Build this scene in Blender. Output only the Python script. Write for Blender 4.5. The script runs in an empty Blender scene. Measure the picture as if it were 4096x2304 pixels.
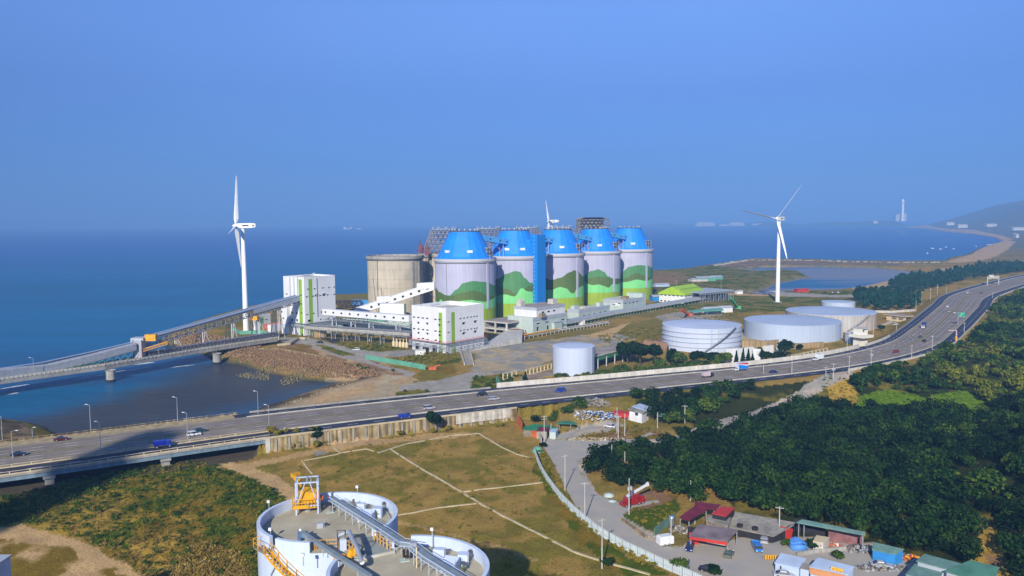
import bpy, math, random
import numpy as np
from mathutils import Vector, Matrix, noise as mnoise
random.seed(7); rng = np.random.default_rng(11)
SC = bpy.context.scene
COL = SC.collection
# ------------------------------------------------------------------ camera
F, CX, CY, CAMZ = 3164.0, 2048.0, 1152.0, 78.0
PITCH, ROLL = math.atan((1152-885)/3164), math.radians(0.40)
PITCH0, ROLL0 = math.radians(4.61), math.radians(0.45)      # first survey of the view, kept for the points measured with it
cam_d = bpy.data.cameras.new('camera'); cam = bpy.data.objects.new('camera', cam_d); COL.objects.link(cam)
SC.camera = cam
fw = Vector((0, math.cos(PITCH), -math.sin(PITCH)))
_r0 = Vector((1, 0, 0)); _u0 = Vector((0, math.sin(PITCH), math.cos(PITCH)))
rt = math.cos(ROLL)*_r0 - math.sin(ROLL)*_u0
up = math.sin(ROLL)*_r0 + math.cos(ROLL)*_u0
cam.matrix_world = Matrix(((rt.x, up.x, -fw.x, 0), (rt.y, up.y, -fw.y, 0), (rt.z, up.z, -fw.z, CAMZ), (0, 0, 0, 1)))
cam_d.sensor_width = 36.0; cam_d.lens = F/4096*36.0; cam_d.clip_start = 1.0; cam_d.clip_end = 80000.0
# ------------------------------------------------------------------ sky and sun
SUN_EL = math.radians(27.0)
TOSUN = Vector((-0.22*math.cos(SUN_EL)/1.0, -0.9755*math.cos(SUN_EL), math.sin(SUN_EL))).normalized()
world = bpy.data.worlds.new('World'); SC.world = world; world.use_nodes = True
wn = world.node_tree.nodes; wl = world.node_tree.links
bg = wn['Background']; sky = wn.new('ShaderNodeTexSky')
sky.sky_type = 'NISHITA'; sky.sun_disc = False; sky.sun_elevation = SUN_EL
sky.sun_rotation = math.atan2(TOSUN.x, TOSUN.y)
sky.air_density = 1.0; sky.dust_density = 0.3; sky.ozone_density = 3.0; sky.altitude = 0
tint = wn.new('ShaderNodeMix'); tint.data_type = 'RGBA'; tint.blend_type = 'MULTIPLY'; tint.inputs[0].default_value = 1.0
tint.inputs[7].default_value = (0.50, 0.66, 1.0, 1)
tc = wn.new('ShaderNodeTexCoord'); sx = wn.new('ShaderNodeSeparateXYZ'); wl.new(tc.outputs['Generated'], sx.inputs[0])
rp = wn.new('ShaderNodeValToRGB'); e_ = rp.color_ramp.elements; e_[0].position = 0.0; e_[0].color = (0.20, 0.29, 0.46, 1); e_[1].position = 1.0; e_[1].color = (1.05, 0.95, 0.78, 1)
for p_, c_ in ((0.07, (0.23, 0.34, 0.52)), (0.156, (0.45, 0.48, 0.60)), (0.25, (0.86, 0.80, 0.84)), (0.4, (0.95, 0.88, 0.84))):
    k_ = e_.new(p_); k_.color = (*c_, 1)
wl.new(sx.outputs[2], rp.inputs[0])
t2_ = wn.new('ShaderNodeMix'); t2_.data_type = 'RGBA'; t2_.blend_type = 'MULTIPLY'; t2_.inputs[0].default_value = 1.0
wl.new(sky.outputs[0], tint.inputs[6]); wl.new(tint.outputs[2], t2_.inputs[6]); wl.new(rp.outputs[0], t2_.inputs[7]); 
nz_ = wn.new('ShaderNodeTexNoise'); nz_.inputs['Scale'].default_value = 2.2; nz_.inputs['Detail'].default_value = 4; mz_ = wn.new('ShaderNodeMapping'); mz_.inputs['Scale'].default_value = (1, 1, 3.0); wl.new(tc.outputs['Generated'], mz_.inputs[0]); wl.new(mz_.outputs[0], nz_.inputs['Vector'])
rz_ = wn.new('ShaderNodeValToRGB'); rz_.color_ramp.elements[0].position = 0.3; rz_.color_ramp.elements[1].position = 0.7; rz_.color_ramp.elements[0].color = (0.93, 0.945, 0.965, 1); rz_.color_ramp.elements[1].color = (1.05, 1.03, 1.0, 1); wl.new(nz_.outputs['Fac'], rz_.inputs[0])
t3_ = wn.new('ShaderNodeMix'); t3_.data_type = 'RGBA'; t3_.blend_type = 'MULTIPLY'; t3_.inputs[0].default_value = 1.0
wl.new(t2_.outputs[2], t3_.inputs[6]); wl.new(rz_.outputs[0], t3_.inputs[7]); wl.new(t3_.outputs[2], bg.inputs[0]); bg.inputs[1].default_value = 0.15
sun_d = bpy.data.lights.new('sun', 'SUN'); sun_d.energy = 5.0; sun_d.angle = math.radians(0.5); sun_d.color = (1.0, 0.93, 0.80)
sun = bpy.data.objects.new('sun', sun_d); COL.objects.link(sun)
sun.rotation_euler = TOSUN.to_track_quat('Z', 'Y').to_euler(); sun.location = TOSUN*3000
SC.view_settings.view_transform = 'Standard'; SC.view_settings.look = 'None'; SC.view_settings.exposure = 0.3
SC.view_settings.gamma = 1.0; SC.view_settings.use_curve_mapping = False
SC.render.engine = 'CYCLES'
SC.cycles.max_bounces = 4; SC.cycles.diffuse_bounces = 2; SC.cycles.glossy_bounces = 2; SC.cycles.volume_bounces = 0
SC.cycles.transparent_max_bounces = 8

# ------------------------------------------------------------------ helpers
def ray(px, py):
    return fw + rt*((px-CX)/F) + up*(-(py-CY)/F)
def G(px, py, z=0.0):                      # a point of the place at height z, read off the photograph
    d = ray(px, py); t = (z-CAMZ)/d.z
    return Vector((d.x*t, d.y*t, z))
def W(x, y, z=0.0):                        # re-measure a point of the first survey
    f0 = Vector((0, math.cos(PITCH0), -math.sin(PITCH0))); u0 = Vector((0, math.sin(PITCH0), math.cos(PITCH0))); r0 = Vector((1, 0, 0))
    r1 = math.cos(ROLL0)*r0-math.sin(ROLL0)*u0; u1 = math.sin(ROLL0)*r0+math.cos(ROLL0)*u0; v = Vector((x, y, z-CAMZ)); dz = v.dot(f0)
    p = G(CX+F*v.dot(r1)/dz, CY-F*v.dot(u1)/dz, z); return (p.x, p.y)
def ZD(px, py, dist):                      # point at forward distance
    dist = 78*F/(12+78*F/dist)
    d = ray(px, py); t = dist/d.y
    return Vector((d.x*t, d.y*t, CAMZ+d.z*t))
def zat(p, py, px=None):                   # height above p (xy) where the picture row is py
    x, y = p[0], p[1]
    px = CX + F*x/y if px is None else px
    d = ray(px, py)
    return CAMZ + d.z*(y/d.y)

class MB:
    def __init__(s): s.v = []; s.f = []; s.m = []; s.cur = 0
    def quad(s, a, b, c, d):
        n = len(s.v); s.v += [tuple(a), tuple(b), tuple(c), tuple(d)]; s.f.append((n, n+1, n+2, n+3)); s.m.append(s.cur)
    def poly(s, pts):
        n = len(s.v); s.v += [tuple(p) for p in pts]; s.f.append(tuple(range(n, n+len(pts)))); s.m.append(s.cur)
    def box(s, x0, x1, y0, y1, z0, z1):
        n = len(s.v)
        s.v += [(x0,y0,z0),(x1,y0,z0),(x1,y1,z0),(x0,y1,z0),(x0,y0,z1),(x1,y0,z1),(x1,y1,z1),(x0,y1,z1)]
        for f in ((0,3,2,1),(4,5,6,7),(0,1,5,4),(1,2,6,5),(2,3,7,6),(3,0,4,7)):
            s.f.append(tuple(n+i for i in f)); s.m.append(s.cur)
    def prism(s, pts, z0, z1):             # polygon pts (xy, ccw) extruded; z0/z1 numbers or lists
        k = len(pts); n = len(s.v)
        za = z0 if hasattr(z0, '__len__') else [z0]*k; zb = z1 if hasattr(z1, '__len__') else [z1]*k
        s.v += [(p[0], p[1], za[i]) for i, p in enumerate(pts)] + [(p[0], p[1], zb[i]) for i, p in enumerate(pts)]
        s.f.append(tuple(n+k-1-i for i in range(k))); s.m.append(s.cur)
        s.f.append(tuple(n+k+i for i in range(k))); s.m.append(s.cur)
        for i in range(k):
            j = (i+1) % k; s.f.append((n+i, n+j, n+k+j, n+k+i)); s.m.append(s.cur)
    def beam(s, a, b, w, h=None, upv=(0,0,1)):    # rectangular bar from a to b
        a = Vector(a); b = Vector(b); h = w if h is None else h
        d = b-a
        if d.length < 1e-6: return
        d.normalize(); u_ = Vector(upv)
        if abs(d.dot(u_)) > 0.98: u_ = Vector((1, 0, 0))
        sx = d.cross(u_).normalized()*(w/2); sz = sx.cross(d).normalized()*(h/2)
        n = len(s.v)
        for p in (a, b):
            s.v += [tuple(p-sx-sz), tuple(p+sx-sz), tuple(p+sx+sz), tuple(p-sx+sz)]
        for f in ((3,2,1,0),(4,5,6,7),(0,1,5,4),(1,2,6,5),(2,3,7,6),(3,0,4,7)):
            s.f.append(tuple(n+i for i in f)); s.m.append(s.cur)
    def tube(s, a, b, r0, r1=None, n=10, caps=True):
        a = Vector(a); b = Vector(b); r1 = r0 if r1 is None else r1
        d = (b-a).normalized(); u_ = Vector((0,0,1)) if abs(d.z) < 0.9 else Vector((1,0,0))
        x = d.cross(u_).normalized(); y = x.cross(d).normalized(); k = len(s.v)
        for p, r in ((a, r0), (b, r1)):
            for i in range(n):
                t = 2*math.pi*i/n; s.v.append(tuple(p + x*(r*math.cos(t)) - y*(r*math.sin(t))))
        for i in range(n):
            j = (i+1) % n; s.f.append((k+i, k+j, k+n+j, k+n+i)); s.m.append(s.cur)
        if caps:
            s.f.append(tuple(k+n-1-i for i in range(n))); s.m.append(s.cur)
            s.f.append(tuple(k+n+i for i in range(n))); s.m.append(s.cur)
    def rings(s, prof, n=48, c=(0,0), a0=0.0, a1=2*math.pi, cap0=False, cap1=False):   # lathe, prof = [(r,z)]
        full = abs(a1-a0-2*math.pi) < 1e-6; m = n if full else n+1; k = len(s.v)
        for r, z in prof:
            for i in range(m):
                t = a0+(a1-a0)*i/n; s.v.append((c[0]+r*math.cos(t), c[1]+r*math.sin(t), z))
        for q in range(len(prof)-1):
            for i in range(n):
                j = (i+1) % m if full else i+1
                s.f.append((k+q*m+i, k+q*m+j, k+(q+1)*m+j, k+(q+1)*m+i)); s.m.append(s.cur)
        if cap0: s.f.append(tuple(k+m-1-i for i in range(m))); s.m.append(s.cur)
        if cap1: b = k+(len(prof)-1)*m; s.f.append(tuple(b+i for i in range(m))); s.m.append(s.cur)
    def lattice(s, a, b, w, h, bar=0.15, step=3.0):      # box truss from a to b
        a = Vector(a); b = Vector(b); d = b-a; L = d.length; d.normalize()
        sx = d.cross(Vector((0,0,1))).normalized()*(w/2); sz = Vector((0,0,h/2)); k = max(1, int(L/step))
        co = [(-sx-sz), (sx-sz), (sx+sz), (-sx+sz)]
        for c in co: s.beam(a+c, b+c, bar)
        for i in range(k+1):
            p = a+d*(L*i/k)
            for q in range(4): s.beam(p+co[q], p+co[(q+1) % 4], bar*0.7)
            if i < k:
                p2 = a+d*(L*(i+1)/k); e = i % 2
                for q in (1, 3, 0):
                    c0, c1 = co[q], co[(q+1) % 4]
                    s.beam(p+(c0 if e else c1), p2+(c1 if e else c0), bar*0.7)
    def build(s, name, mats, parent=None, smooth=False, org=None, loc=None, rot=0.0):
        me = bpy.data.meshes.new(name)
        v = s.v if org is None else [(x-org[0], y-org[1], z-org[2]) for x, y, z in s.v]
        me.from_pydata(v, [], s.f)
        if not isinstance(mats, (list, tuple)): mats = [mats]
        for m in mats: me.materials.append(m)
        if len(mats) > 1: me.polygons.foreach_set('material_index', s.m)
        if smooth: me.polygons.foreach_set('use_smooth', [True]*len(me.polygons))
        me.update()
        o = bpy.data.objects.new(name, me); COL.objects.link(o)
        if parent is not None: o.parent = parent
        if loc is not None: o.location = loc
        if rot: o.rotation_euler = (0, 0, rot)
        return o

def tag(o, label=None, cat=None, group=None, kind=None):
    if label: o['label'] = label
    if cat: o['category'] = cat
    if group: o['group'] = group
    if kind: o['kind'] = kind
    return o
def thing(name, label, cat, loc=(0,0,0), rot=0.0, group=None):
    o = bpy.data.objects.new(name, None); COL.objects.link(o); o.location = loc; o.rotation_euler = (0, 0, rot)
    o.empty_display_size = 0.5
    return tag(o, label, cat, group)
def dup(root, loc, rot=0.0, label=None, group=None, scale=None):
    r = root.copy(); COL.objects.link(r); r.location = loc; r.rotation_euler = (0, 0, rot)
    if scale is not None: r.scale = scale
    if label: r['label'] = label
    if group: r['group'] = group
    for ch in list(root.children):
        c = ch.copy(); COL.objects.link(c); c.parent = r
        for g in ch.children:
            d = g.copy(); COL.objects.link(d); d.parent = c
    return r

# ------------------------------------------------------------------ materials
M = {}
def mat(name, col, rough=0.7, var=0.15, scale=0.3, metal=0.0, spec=0.4, streak=0.0, col2=None, detail=5.0, bump=0.0, zs=1.0):
    m = bpy.data.materials.new(name); m.use_nodes = True; nt = m.node_tree; N = nt.nodes; L = nt.links
    b = N['Principled BSDF']; b.inputs['Roughness'].default_value = rough; b.inputs['Metallic'].default_value = metal
    b.inputs['Specular IOR Level'].default_value = spec
    g = N.new('ShaderNodeNewGeometry'); mp = N.new('ShaderNodeMapping'); L.new(g.outputs['Position'], mp.inputs[0])
    mp.inputs['Scale'].default_value = (1, 1, zs)
    n1 = N.new('ShaderNodeTexNoise'); n1.inputs['Scale'].default_value = scale; n1.inputs['Detail'].default_value = detail
    L.new(mp.outputs[0], n1.inputs['Vector'])
    cr = N.new('ShaderNodeValToRGB'); cr.color_ramp.elements[0].position = 0.3; cr.color_ramp.elements[1].position = 0.7
    c2 = col2 if col2 else tuple(c*(1-2*var) for c in col)
    c1 = col if col2 else tuple(min(1, c*(1+var*0.5)) for c in col)
    cr.color_ramp.elements[0].color = (*c2, 1); cr.color_ramp.elements[1].color = (*c1, 1)
    L.new(n1.outputs['Fac'], cr.inputs[0]); out = cr.outputs[0]
    if streak > 0:
        mp2 = N.new('ShaderNodeMapping'); L.new(g.outputs['Position'], mp2.inputs[0]); mp2.inputs['Scale'].default_value = (0.9, 0.9, 0.04)
        n2 = N.new('ShaderNodeTexNoise'); n2.inputs['Scale'].default_value = 1.0; n2.inputs['Detail'].default_value = 4
        L.new(mp2.outputs[0], n2.inputs['Vector'])
        r2 = N.new('ShaderNodeValToRGB'); r2.color_ramp.elements[0].position = 0.42; r2.color_ramp.elements[1].position = 0.62
        r2.color_ramp.elements[0].color = (1-streak, 1-streak*1.05, 1-streak*1.15, 1); r2.color_ramp.elements[1].color = (1, 1, 1, 1)
        L.new(n2.outputs['Fac'], r2.inputs[0])
        mx = N.new('ShaderNodeMix'); mx.data_type = 'RGBA'; mx.blend_type = 'MULTIPLY'; mx.inputs[0].default_value = 1
        L.new(out, mx.inputs[6]); L.new(r2.outputs[0], mx.inputs[7]); out = mx.outputs[2]
    L.new(out, b.inputs['Base Color'])
    if bump > 0:
        bp = N.new('ShaderNodeBump'); bp.inputs['Strength'].default_value = bump; bp.inputs['Distance'].default_value = 0.3
        L.new(n1.outputs['Fac'], bp.inputs['Height']); L.new(bp.outputs[0], b.inputs['Normal'])
    M[name] = m; return m
def leafmat(name, c1, c2, c3):
    m = bpy.data.materials.new(name); m.use_nodes = True; nt = m.node_tree; N = nt.nodes; L = nt.links
    b = N['Principled BSDF']; b.inputs['Roughness'].default_value = 0.65; b.inputs['Specular IOR Level'].default_value = 0.05
    g = N.new('ShaderNodeNewGeometry'); n1 = N.new('ShaderNodeTexNoise'); n1.inputs['Scale'].default_value = 0.16; n1.inputs['Detail'].default_value = 3
    L.new(g.outputs['Position'], n1.inputs['Vector'])
    mth = N.new('ShaderNodeMath'); mth.operation = 'MULTIPLY_ADD'; mth.inputs[1].default_value = 0.35; L.new(g.outputs['Random Per Island'], mth.inputs[0])
    m2 = N.new('ShaderNodeMath'); m2.operation = 'ADD'; m2.inputs[1].default_value = -0.17; L.new(n1.outputs['Fac'], m2.inputs[0]); L.new(m2.outputs[0], mth.inputs[2])
    cr = N.new('ShaderNodeValToRGB'); e = cr.color_ramp.elements; e[0].position = 0.28; e[1].position = 0.72
    e[0].color = (*c1, 1); e[1].color = (*c3, 1); k = e.new(0.5); k.color = (*c2, 1)
    L.new(mth.outputs[0], cr.inputs[0]); L.new(cr.outputs[0], b.inputs['Base Color'])
    M[name] = m; return m
WHITE = mat('white_paint', (0.78, 0.79, 0.80), 0.5, 0.05, 0.08, streak=0.08)
CLAD = mat('white_cladding', (0.80, 0.81, 0.83), 0.45, 0.04, 0.06, streak=0.07)
TURB = mat('turbine_white', (0.82, 0.84, 0.84), 0.35, 0.02, 0.05)
CONC = mat('concrete', (0.40, 0.385, 0.35), 0.85, 0.14, 0.25, streak=0.18)
CONCW = mat('warm_concrete', (0.60, 0.53, 0.41), 0.85, 0.09, 0.12, streak=0.14)
OLDC = mat('stained_concrete', (0.50, 0.40, 0.22), 0.9, 0.25, 0.35, streak=0.62)
PCONC = mat('pale_concrete', (0.62, 0.60, 0.54), 0.8, 0.12, 0.3, streak=0.15)
SILO = mat('silo_lavender', (0.50, 0.50, 0.66), 0.6, 0.05, 0.06, streak=0.10)
SRIM = mat('silo_rim', (0.52, 0.52, 0.55), 0.6, 0.05, 0.1)
MG1 = mat('mural_mid_green', (0.085, 0.27, 0.095), 0.6, 0.06, 0.08, streak=0.14)
MG2 = mat('mural_olive', (0.10, 0.17, 0.03), 0.6, 0.06, 0.08, streak=0.14)
MG3 = mat('mural_mint', (0.22, 0.70, 0.24), 0.6, 0.06, 0.08, streak=0.12)
MG4 = mat('mural_lime', (0.32, 0.46, 0.015), 0.6, 0.06, 0.08, streak=0.12)
BLUE = mat('blue_roof', (0.015, 0.27, 0.92), 0.5, 0.07, 0.12, streak=0.10)
BLUED = mat('blue_tower', (0.006, 0.21, 0.66), 0.5, 0.04, 0.08)
LBLUE = mat('light_blue', (0.10, 0.42, 0.85), 0.5, 0.06, 0.2)
STEEL = mat('grey_steel', (0.30, 0.31, 0.33), 0.5, 0.12, 0.5, metal=0.2)
DSTEEL = mat('dark_steel', (0.10, 0.10, 0.12), 0.6, 0.2, 0.5)
GSTEEL = mat('galvanised_steel', (0.42, 0.45, 0.50), 0.45, 0.1, 0.6, metal=0.25)
LATT = mat('scaffold_steel', (0.34, 0.32, 0.33), 0.6, 0.2, 0.4)
REDM = mat('red_steel', (0.20, 0.05, 0.06), 0.6, 0.2, 0.4)
ORNG = mat('orange_steel', (0.60, 0.13, 0.03), 0.6, 0.2, 0.4)
YELL = mat('yellow_paint', (0.80, 0.40, 0.02), 0.5, 0.12, 0.8)
GRNS = mat('green_stripe', (0.26, 0.46, 0.025), 0.5, 0.05, 0.1)
LIME = mat('lime_roof', (0.38, 0.58, 0.02), 0.5, 0.06, 0.1)
TEAL = mat('teal_paint', (0.14, 0.42, 0.30), 0.6, 0.12, 0.2, streak=0.15)
PGRN = mat('pale_green_wall', (0.50, 0.60, 0.56), 0.6, 0.06, 0.2, streak=0.1)
GREYT = mat('grey_trim', (0.42, 0.46, 0.52), 0.6, 0.06, 0.2)
ROOFB = mat('brown_roof', (0.36, 0.31, 0.27), 0.85, 0.15, 0.15)
TANK = mat('tank_paint', (0.55, 0.62, 0.78), 0.5, 0.05, 0.05, streak=0.05)
TANKR = mat('tank_weathered', (0.46, 0.55, 0.70), 0.55, 0.06, 0.05, streak=0.06)
RUST = mat('rust_tank', (0.50, 0.54, 0.58), 0.7, 0.2, 0.035, col2=(0.50, 0.38, 0.27), streak=0.2)
TAN = mat('tan_wall', (0.50, 0.36, 0.18), 0.85, 0.18, 0.15, streak=0.35)
CREAM = mat('cream_wall', (0.68, 0.55, 0.33), 0.7, 0.08, 0.2)
MAROON = mat('maroon_roof', (0.19, 0.015, 0.03), 0.6, 0.15, 0.4)
REDR = mat('red_roof', (0.55, 0.04, 0.03), 0.6, 0.12, 0.4)
REDW = mat('red_wall', (0.42, 0.02, 0.015), 0.6, 0.15, 0.4)
OLDR = mat('weathered_sheet', (0.36, 0.34, 0.29), 0.85, 0.2, 0.3, streak=0.2)
PURR = mat('rusted_grey_sheet', (0.24, 0.19, 0.20), 0.8, 0.2, 0.3)
GRNR = mat('sea_green_sheet', (0.16, 0.30, 0.26), 0.7, 0.15, 0.3, streak=0.15)
BLUR = mat('blue_sheet', (0.03, 0.25, 0.62), 0.6, 0.12, 0.3)
PBLU = mat('pale_blue_sheet', (0.45, 0.55, 0.72), 0.6, 0.08, 0.3)
GLASS = mat('dark_glass', (0.03, 0.035, 0.045), 0.2, 0.1, 1.0, spec=0.6)
DARK = mat('dark_opening', (0.025, 0.025, 0.03), 0.9, 0.2, 1.0)
RUBB = mat('rubber', (0.02, 0.02, 0.02), 0.8, 0.1, 2.0)
WOOD = mat('weathered_wood', (0.26, 0.21, 0.16), 0.85, 0.2, 1.0)
POLE = mat('pole_concrete', (0.50, 0.50, 0.47), 0.8, 0.1, 0.6)
ROCK = mat('tetrapod_concrete', (0.34,0.215,0.11), 0.95, 0.3, 0.7, spec=0.0)
ROCKL = mat('pale_reef_rock', (0.24,0.215,0.12), 0.95, 0.3, 0.5, spec=0.0)
ASPH = mat('asphalt', (0.30, 0.245, 0.195), 0.8, 0.16, 0.09, detail=8)
ASPHD = mat('dark_asphalt', (0.040, 0.042, 0.062), 0.7, 0.2, 0.12, detail=8)
LINE = mat('road_paint', (0.66, 0.64, 0.60), 0.7, 0.15, 0.8)
LINEY = mat('yellow_road_paint', (0.50, 0.40, 0.18), 0.7, 0.2, 0.6)
GRAVR = mat('grey_lane', (0.24, 0.235, 0.225), 0.9, 0.14, 0.12, detail=9)
DIRTP = mat('sand_path', (0.40, 0.29, 0.16), 0.95, 0.18, 0.3, detail=9)
KERBM = mat('kerb_concrete', (0.58, 0.49, 0.31), 0.9, 0.15, 0.5)
FENCE = mat('corrugated_fence', (0.50, 0.58, 0.62), 0.5, 0.06, 0.3)
FWHITE = mat('silo_white', (0.60, 0.70, 0.88), 0.5, 0.05, 0.1, streak=0.07)
FDECK = mat('silo_deck', (0.50, 0.45, 0.33), 0.9, 0.14, 0.35, detail=9)
BARK = mat('bark', (0.10, 0.075, 0.05), 0.9, 0.2, 1.0)
FOAM = mat('sea_foam', (0.75, 0.78, 0.80), 0.9, 0.1, 0.5)
SAND = mat('pale_sand', (0.45, 0.37, 0.24), 0.95, 0.15, 0.02)
leafmat('leaf_dark', (0.002, 0.010, 0.003), (0.006, 0.024, 0.005), (0.018, 0.045, 0.008))  # near-black leaves: shade over the wood is put into this colour
leafmat('leaf_mid', (0.012, 0.040, 0.006), (0.040, 0.085, 0.010), (0.11, 0.15, 0.018))
leafmat('leaf_pine', (0.008, 0.035, 0.022), (0.014, 0.06, 0.034), (0.03, 0.09, 0.045))
leafmat('leaf_bush', (0.06, 0.10, 0.006), (0.17, 0.16, 0.012), (0.34, 0.22, 0.03))
leafmat('leaf_straw', (0.16, 0.11, 0.02), (0.26, 0.18, 0.04), (0.36, 0.26, 0.07))
def carpaint(name, col): return mat(name, col, 0.25, 0.03, 0.5, metal=0.1, spec=0.6)
# ------------------------------------------------------------------ terrain
def pip(X, Y, P):
    P = np.asarray(P, float); ins = np.zeros(X.shape, bool); j = len(P)-1
    for i in range(len(P)):
        xi, yi, xj, yj = P[i,0], P[i,1], P[j,0], P[j,1]
        if yi != yj:
            c = ((yi > Y) != (yj > Y)) & (X < (xj-xi)*(Y-yi)/(yj-yi)+xi); ins ^= c
        j = i
    return ins
def segdist(X, Y, P, closed=True):
    P = np.asarray(P, float); d = np.full(X.shape, 1e18); n = len(P)
    for i in range(n if closed else n-1):
        ax, ay = P[i]; bx, by = P[(i+1) % n]; vx, vy = bx-ax, by-ay; L = vx*vx+vy*vy+1e-9
        t = np.clip(((X-ax)*vx+(Y-ay)*vy)/L, 0, 1); d = np.minimum(d, (X-ax-t*vx)**2+(Y-ay-t*vy)**2)
    return np.sqrt(d)
def vnoise(X, Y, s, seed=0):               # cheap smooth value noise
    x = X/s+seed*17.13; y = Y/s+seed*5.71; xi = np.floor(x); yi = np.floor(y); fx = x-xi; fy = y-yi
    def h(a, b):
        v = np.sin(a*127.1+b*311.7+seed*74.7)*43758.5453; return v-np.floor(v)
    fx = fx*fx*(3-2*fx); fy = fy*fy*(3-2*fy)
    return (h(xi,yi)*(1-fx)+h(xi+1,yi)*fx)*(1-fy)+(h(xi,yi+1)*(1-fx)+h(xi+1,yi+1)*fx)*fy
def fbm(X, Y, s, seed=0, o=4):
    r = 0; a = 0.5; t = 0
    for i in range(o): r = r+a*vnoise(X, Y, s/2**i, seed+i); t += a; a *= 0.5
    return r/t
def sstep(a, b, x):
    t = np.clip((x-a)/(b-a), 0, 1); return t*t*(3-2*t)
def GP(pts, z=0.0): return [tuple(G(x, y, z)[:2]) for x, y in pts]

# highway centre line (world metres) and half widths
HC = [(-520,75),(-400,130),(-250,203),(-163,247),(-92.5,288),(-8.6,328),(64,358),(159,401),(229,456),(286,531),(378,665),(461,784),(645,985),(820,1150),(1050,1330),(1400,1560)]
HW = [21,21,21,21,20,19,17.5,17,18,19,21,22,22,22,22,22]
HC = [W(x, y, 5.0) for x, y in HC]
def catmull(P, n=14):
    out = []; P = [Vector(p) for p in P]
    for i in range(len(P)-1):
        p0 = P[max(i-1,0)]; p1 = P[i]; p2 = P[i+1]; p3 = P[min(i+2,len(P)-1)]
        for k in range(n):
            t = k/n
            out.append(0.5*((2*p1)+(p2-p0)*t+(2*p0-5*p1+4*p2-p3)*t*t+(3*p1-p0-3*p2+p3)*t**3))
    out.append(P[-1]); return out
_c = catmull([(a[0], a[1], w) for a, w in zip(HC, HW)], 16)
CL = [Vector((p.x, p.y)) for p in _c]; CWD = [p.z for p in _c]
CT = []
for i in range(len(CL)):
    d = (CL[min(i+1, len(CL)-1)]-CL[max(i-1, 0)]); d.normalize(); CT.append(d)
CLS = [0.0]
for i in range(1, len(CL)): CLS.append(CLS[-1]+(CL[i]-CL[i-1]).length)
def road_at(s, off):                       # point at chainage s, offset in half widths (+ = sea side)
    s = max(0, min(CLS[-1]-0.01, s)); i = 0
    i = int(np.searchsorted(CLS, s))-1; i = max(0, min(len(CL)-2, i)); t = (s-CLS[i])/(CLS[i+1]-CLS[i])
    p = CL[i].lerp(CL[i+1], t); d = CT[i].lerp(CT[i+1], t).normalized(); w = CWD[i]*(1-t)+CWD[i+1]*t
    n = Vector((-d.y, d.x)); q = p+n*(off*w); return q, d, w
def chain_of(x, y):
    b = min(range(len(CL)), key=lambda i: (CL[i].x-x)**2+(CL[i].y-y)**2)
    d = Vector((x, y))-CL[b]; s = CLS[b]+d.dot(CT[b]); n = Vector((-CT[b].y, CT[b].x)); return s, d.dot(n)/CWD[b]
AB = W(-88, 276, 5); S_AB = chain_of(*AB)[0]               # abutment: viaduct before it, embankment after it
ROADZ = 5.0

coast_px = [(-3500,2400),(-1500,1950),(-500,1720),(0,1692),(80,1705),(130,1738),(170,1810),(450,1765),(700,1725),(850,1685),(1000,1645),(1087,1612),(1210,1576),
 (1280,1559),(1349,1541),(1419,1531),(1455,1520),(1349,1506),(1262,1499),(1210,1492),(1105,1472),(1000,1444),(899,1425),(860,1405),(800,1385),(700,1368),(690,1350),
 (800,1290),(960,1240),(1130,1206),(1340,1186),(1500,1180),(1800,1150),(2200,1120),(2611,1087),(2738,1079),(2871,1058),(2995,1038),(3128,1039),(3280,1041.6),(3400,1046),
 (3617,1048),(3780,1046),(3819,1030),(3881,1020),(3928,993),(4018,964),(3984,949),(3897,935),(3788,926),(3710,914),(3611,908)]
COAST = GP(coast_px, -3.0)+[(9000, 16000), (60000, 40000), (60000, -3000), (-3000, -3000), (-3000, 300)]
COAST = COAST[:0]+COAST
lag_px = [(2945,1073),(3052,1061),(3280,1059),(3500,1063),(3640,1075),(3710,1088),(3642,1110),(3524,1122),(3431,1142),(3336,1155),(3128,1160),(3044,1172),(2983,1160),(3040,1150),(3112,1121),(3234,1098),(3204,1081),(3128,1074),(3033,1081)]
LAG = GP(lag_px, 0)
RIDGE = [(150,60),(118,130),(112,180),(115,225),(128,256),(148,275),(197,328),(245,372),(330,470),(430,620),(560,760),(760,960)]
RIDGE = [W(x, y, 5) for x, y in RIDGE]

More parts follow.
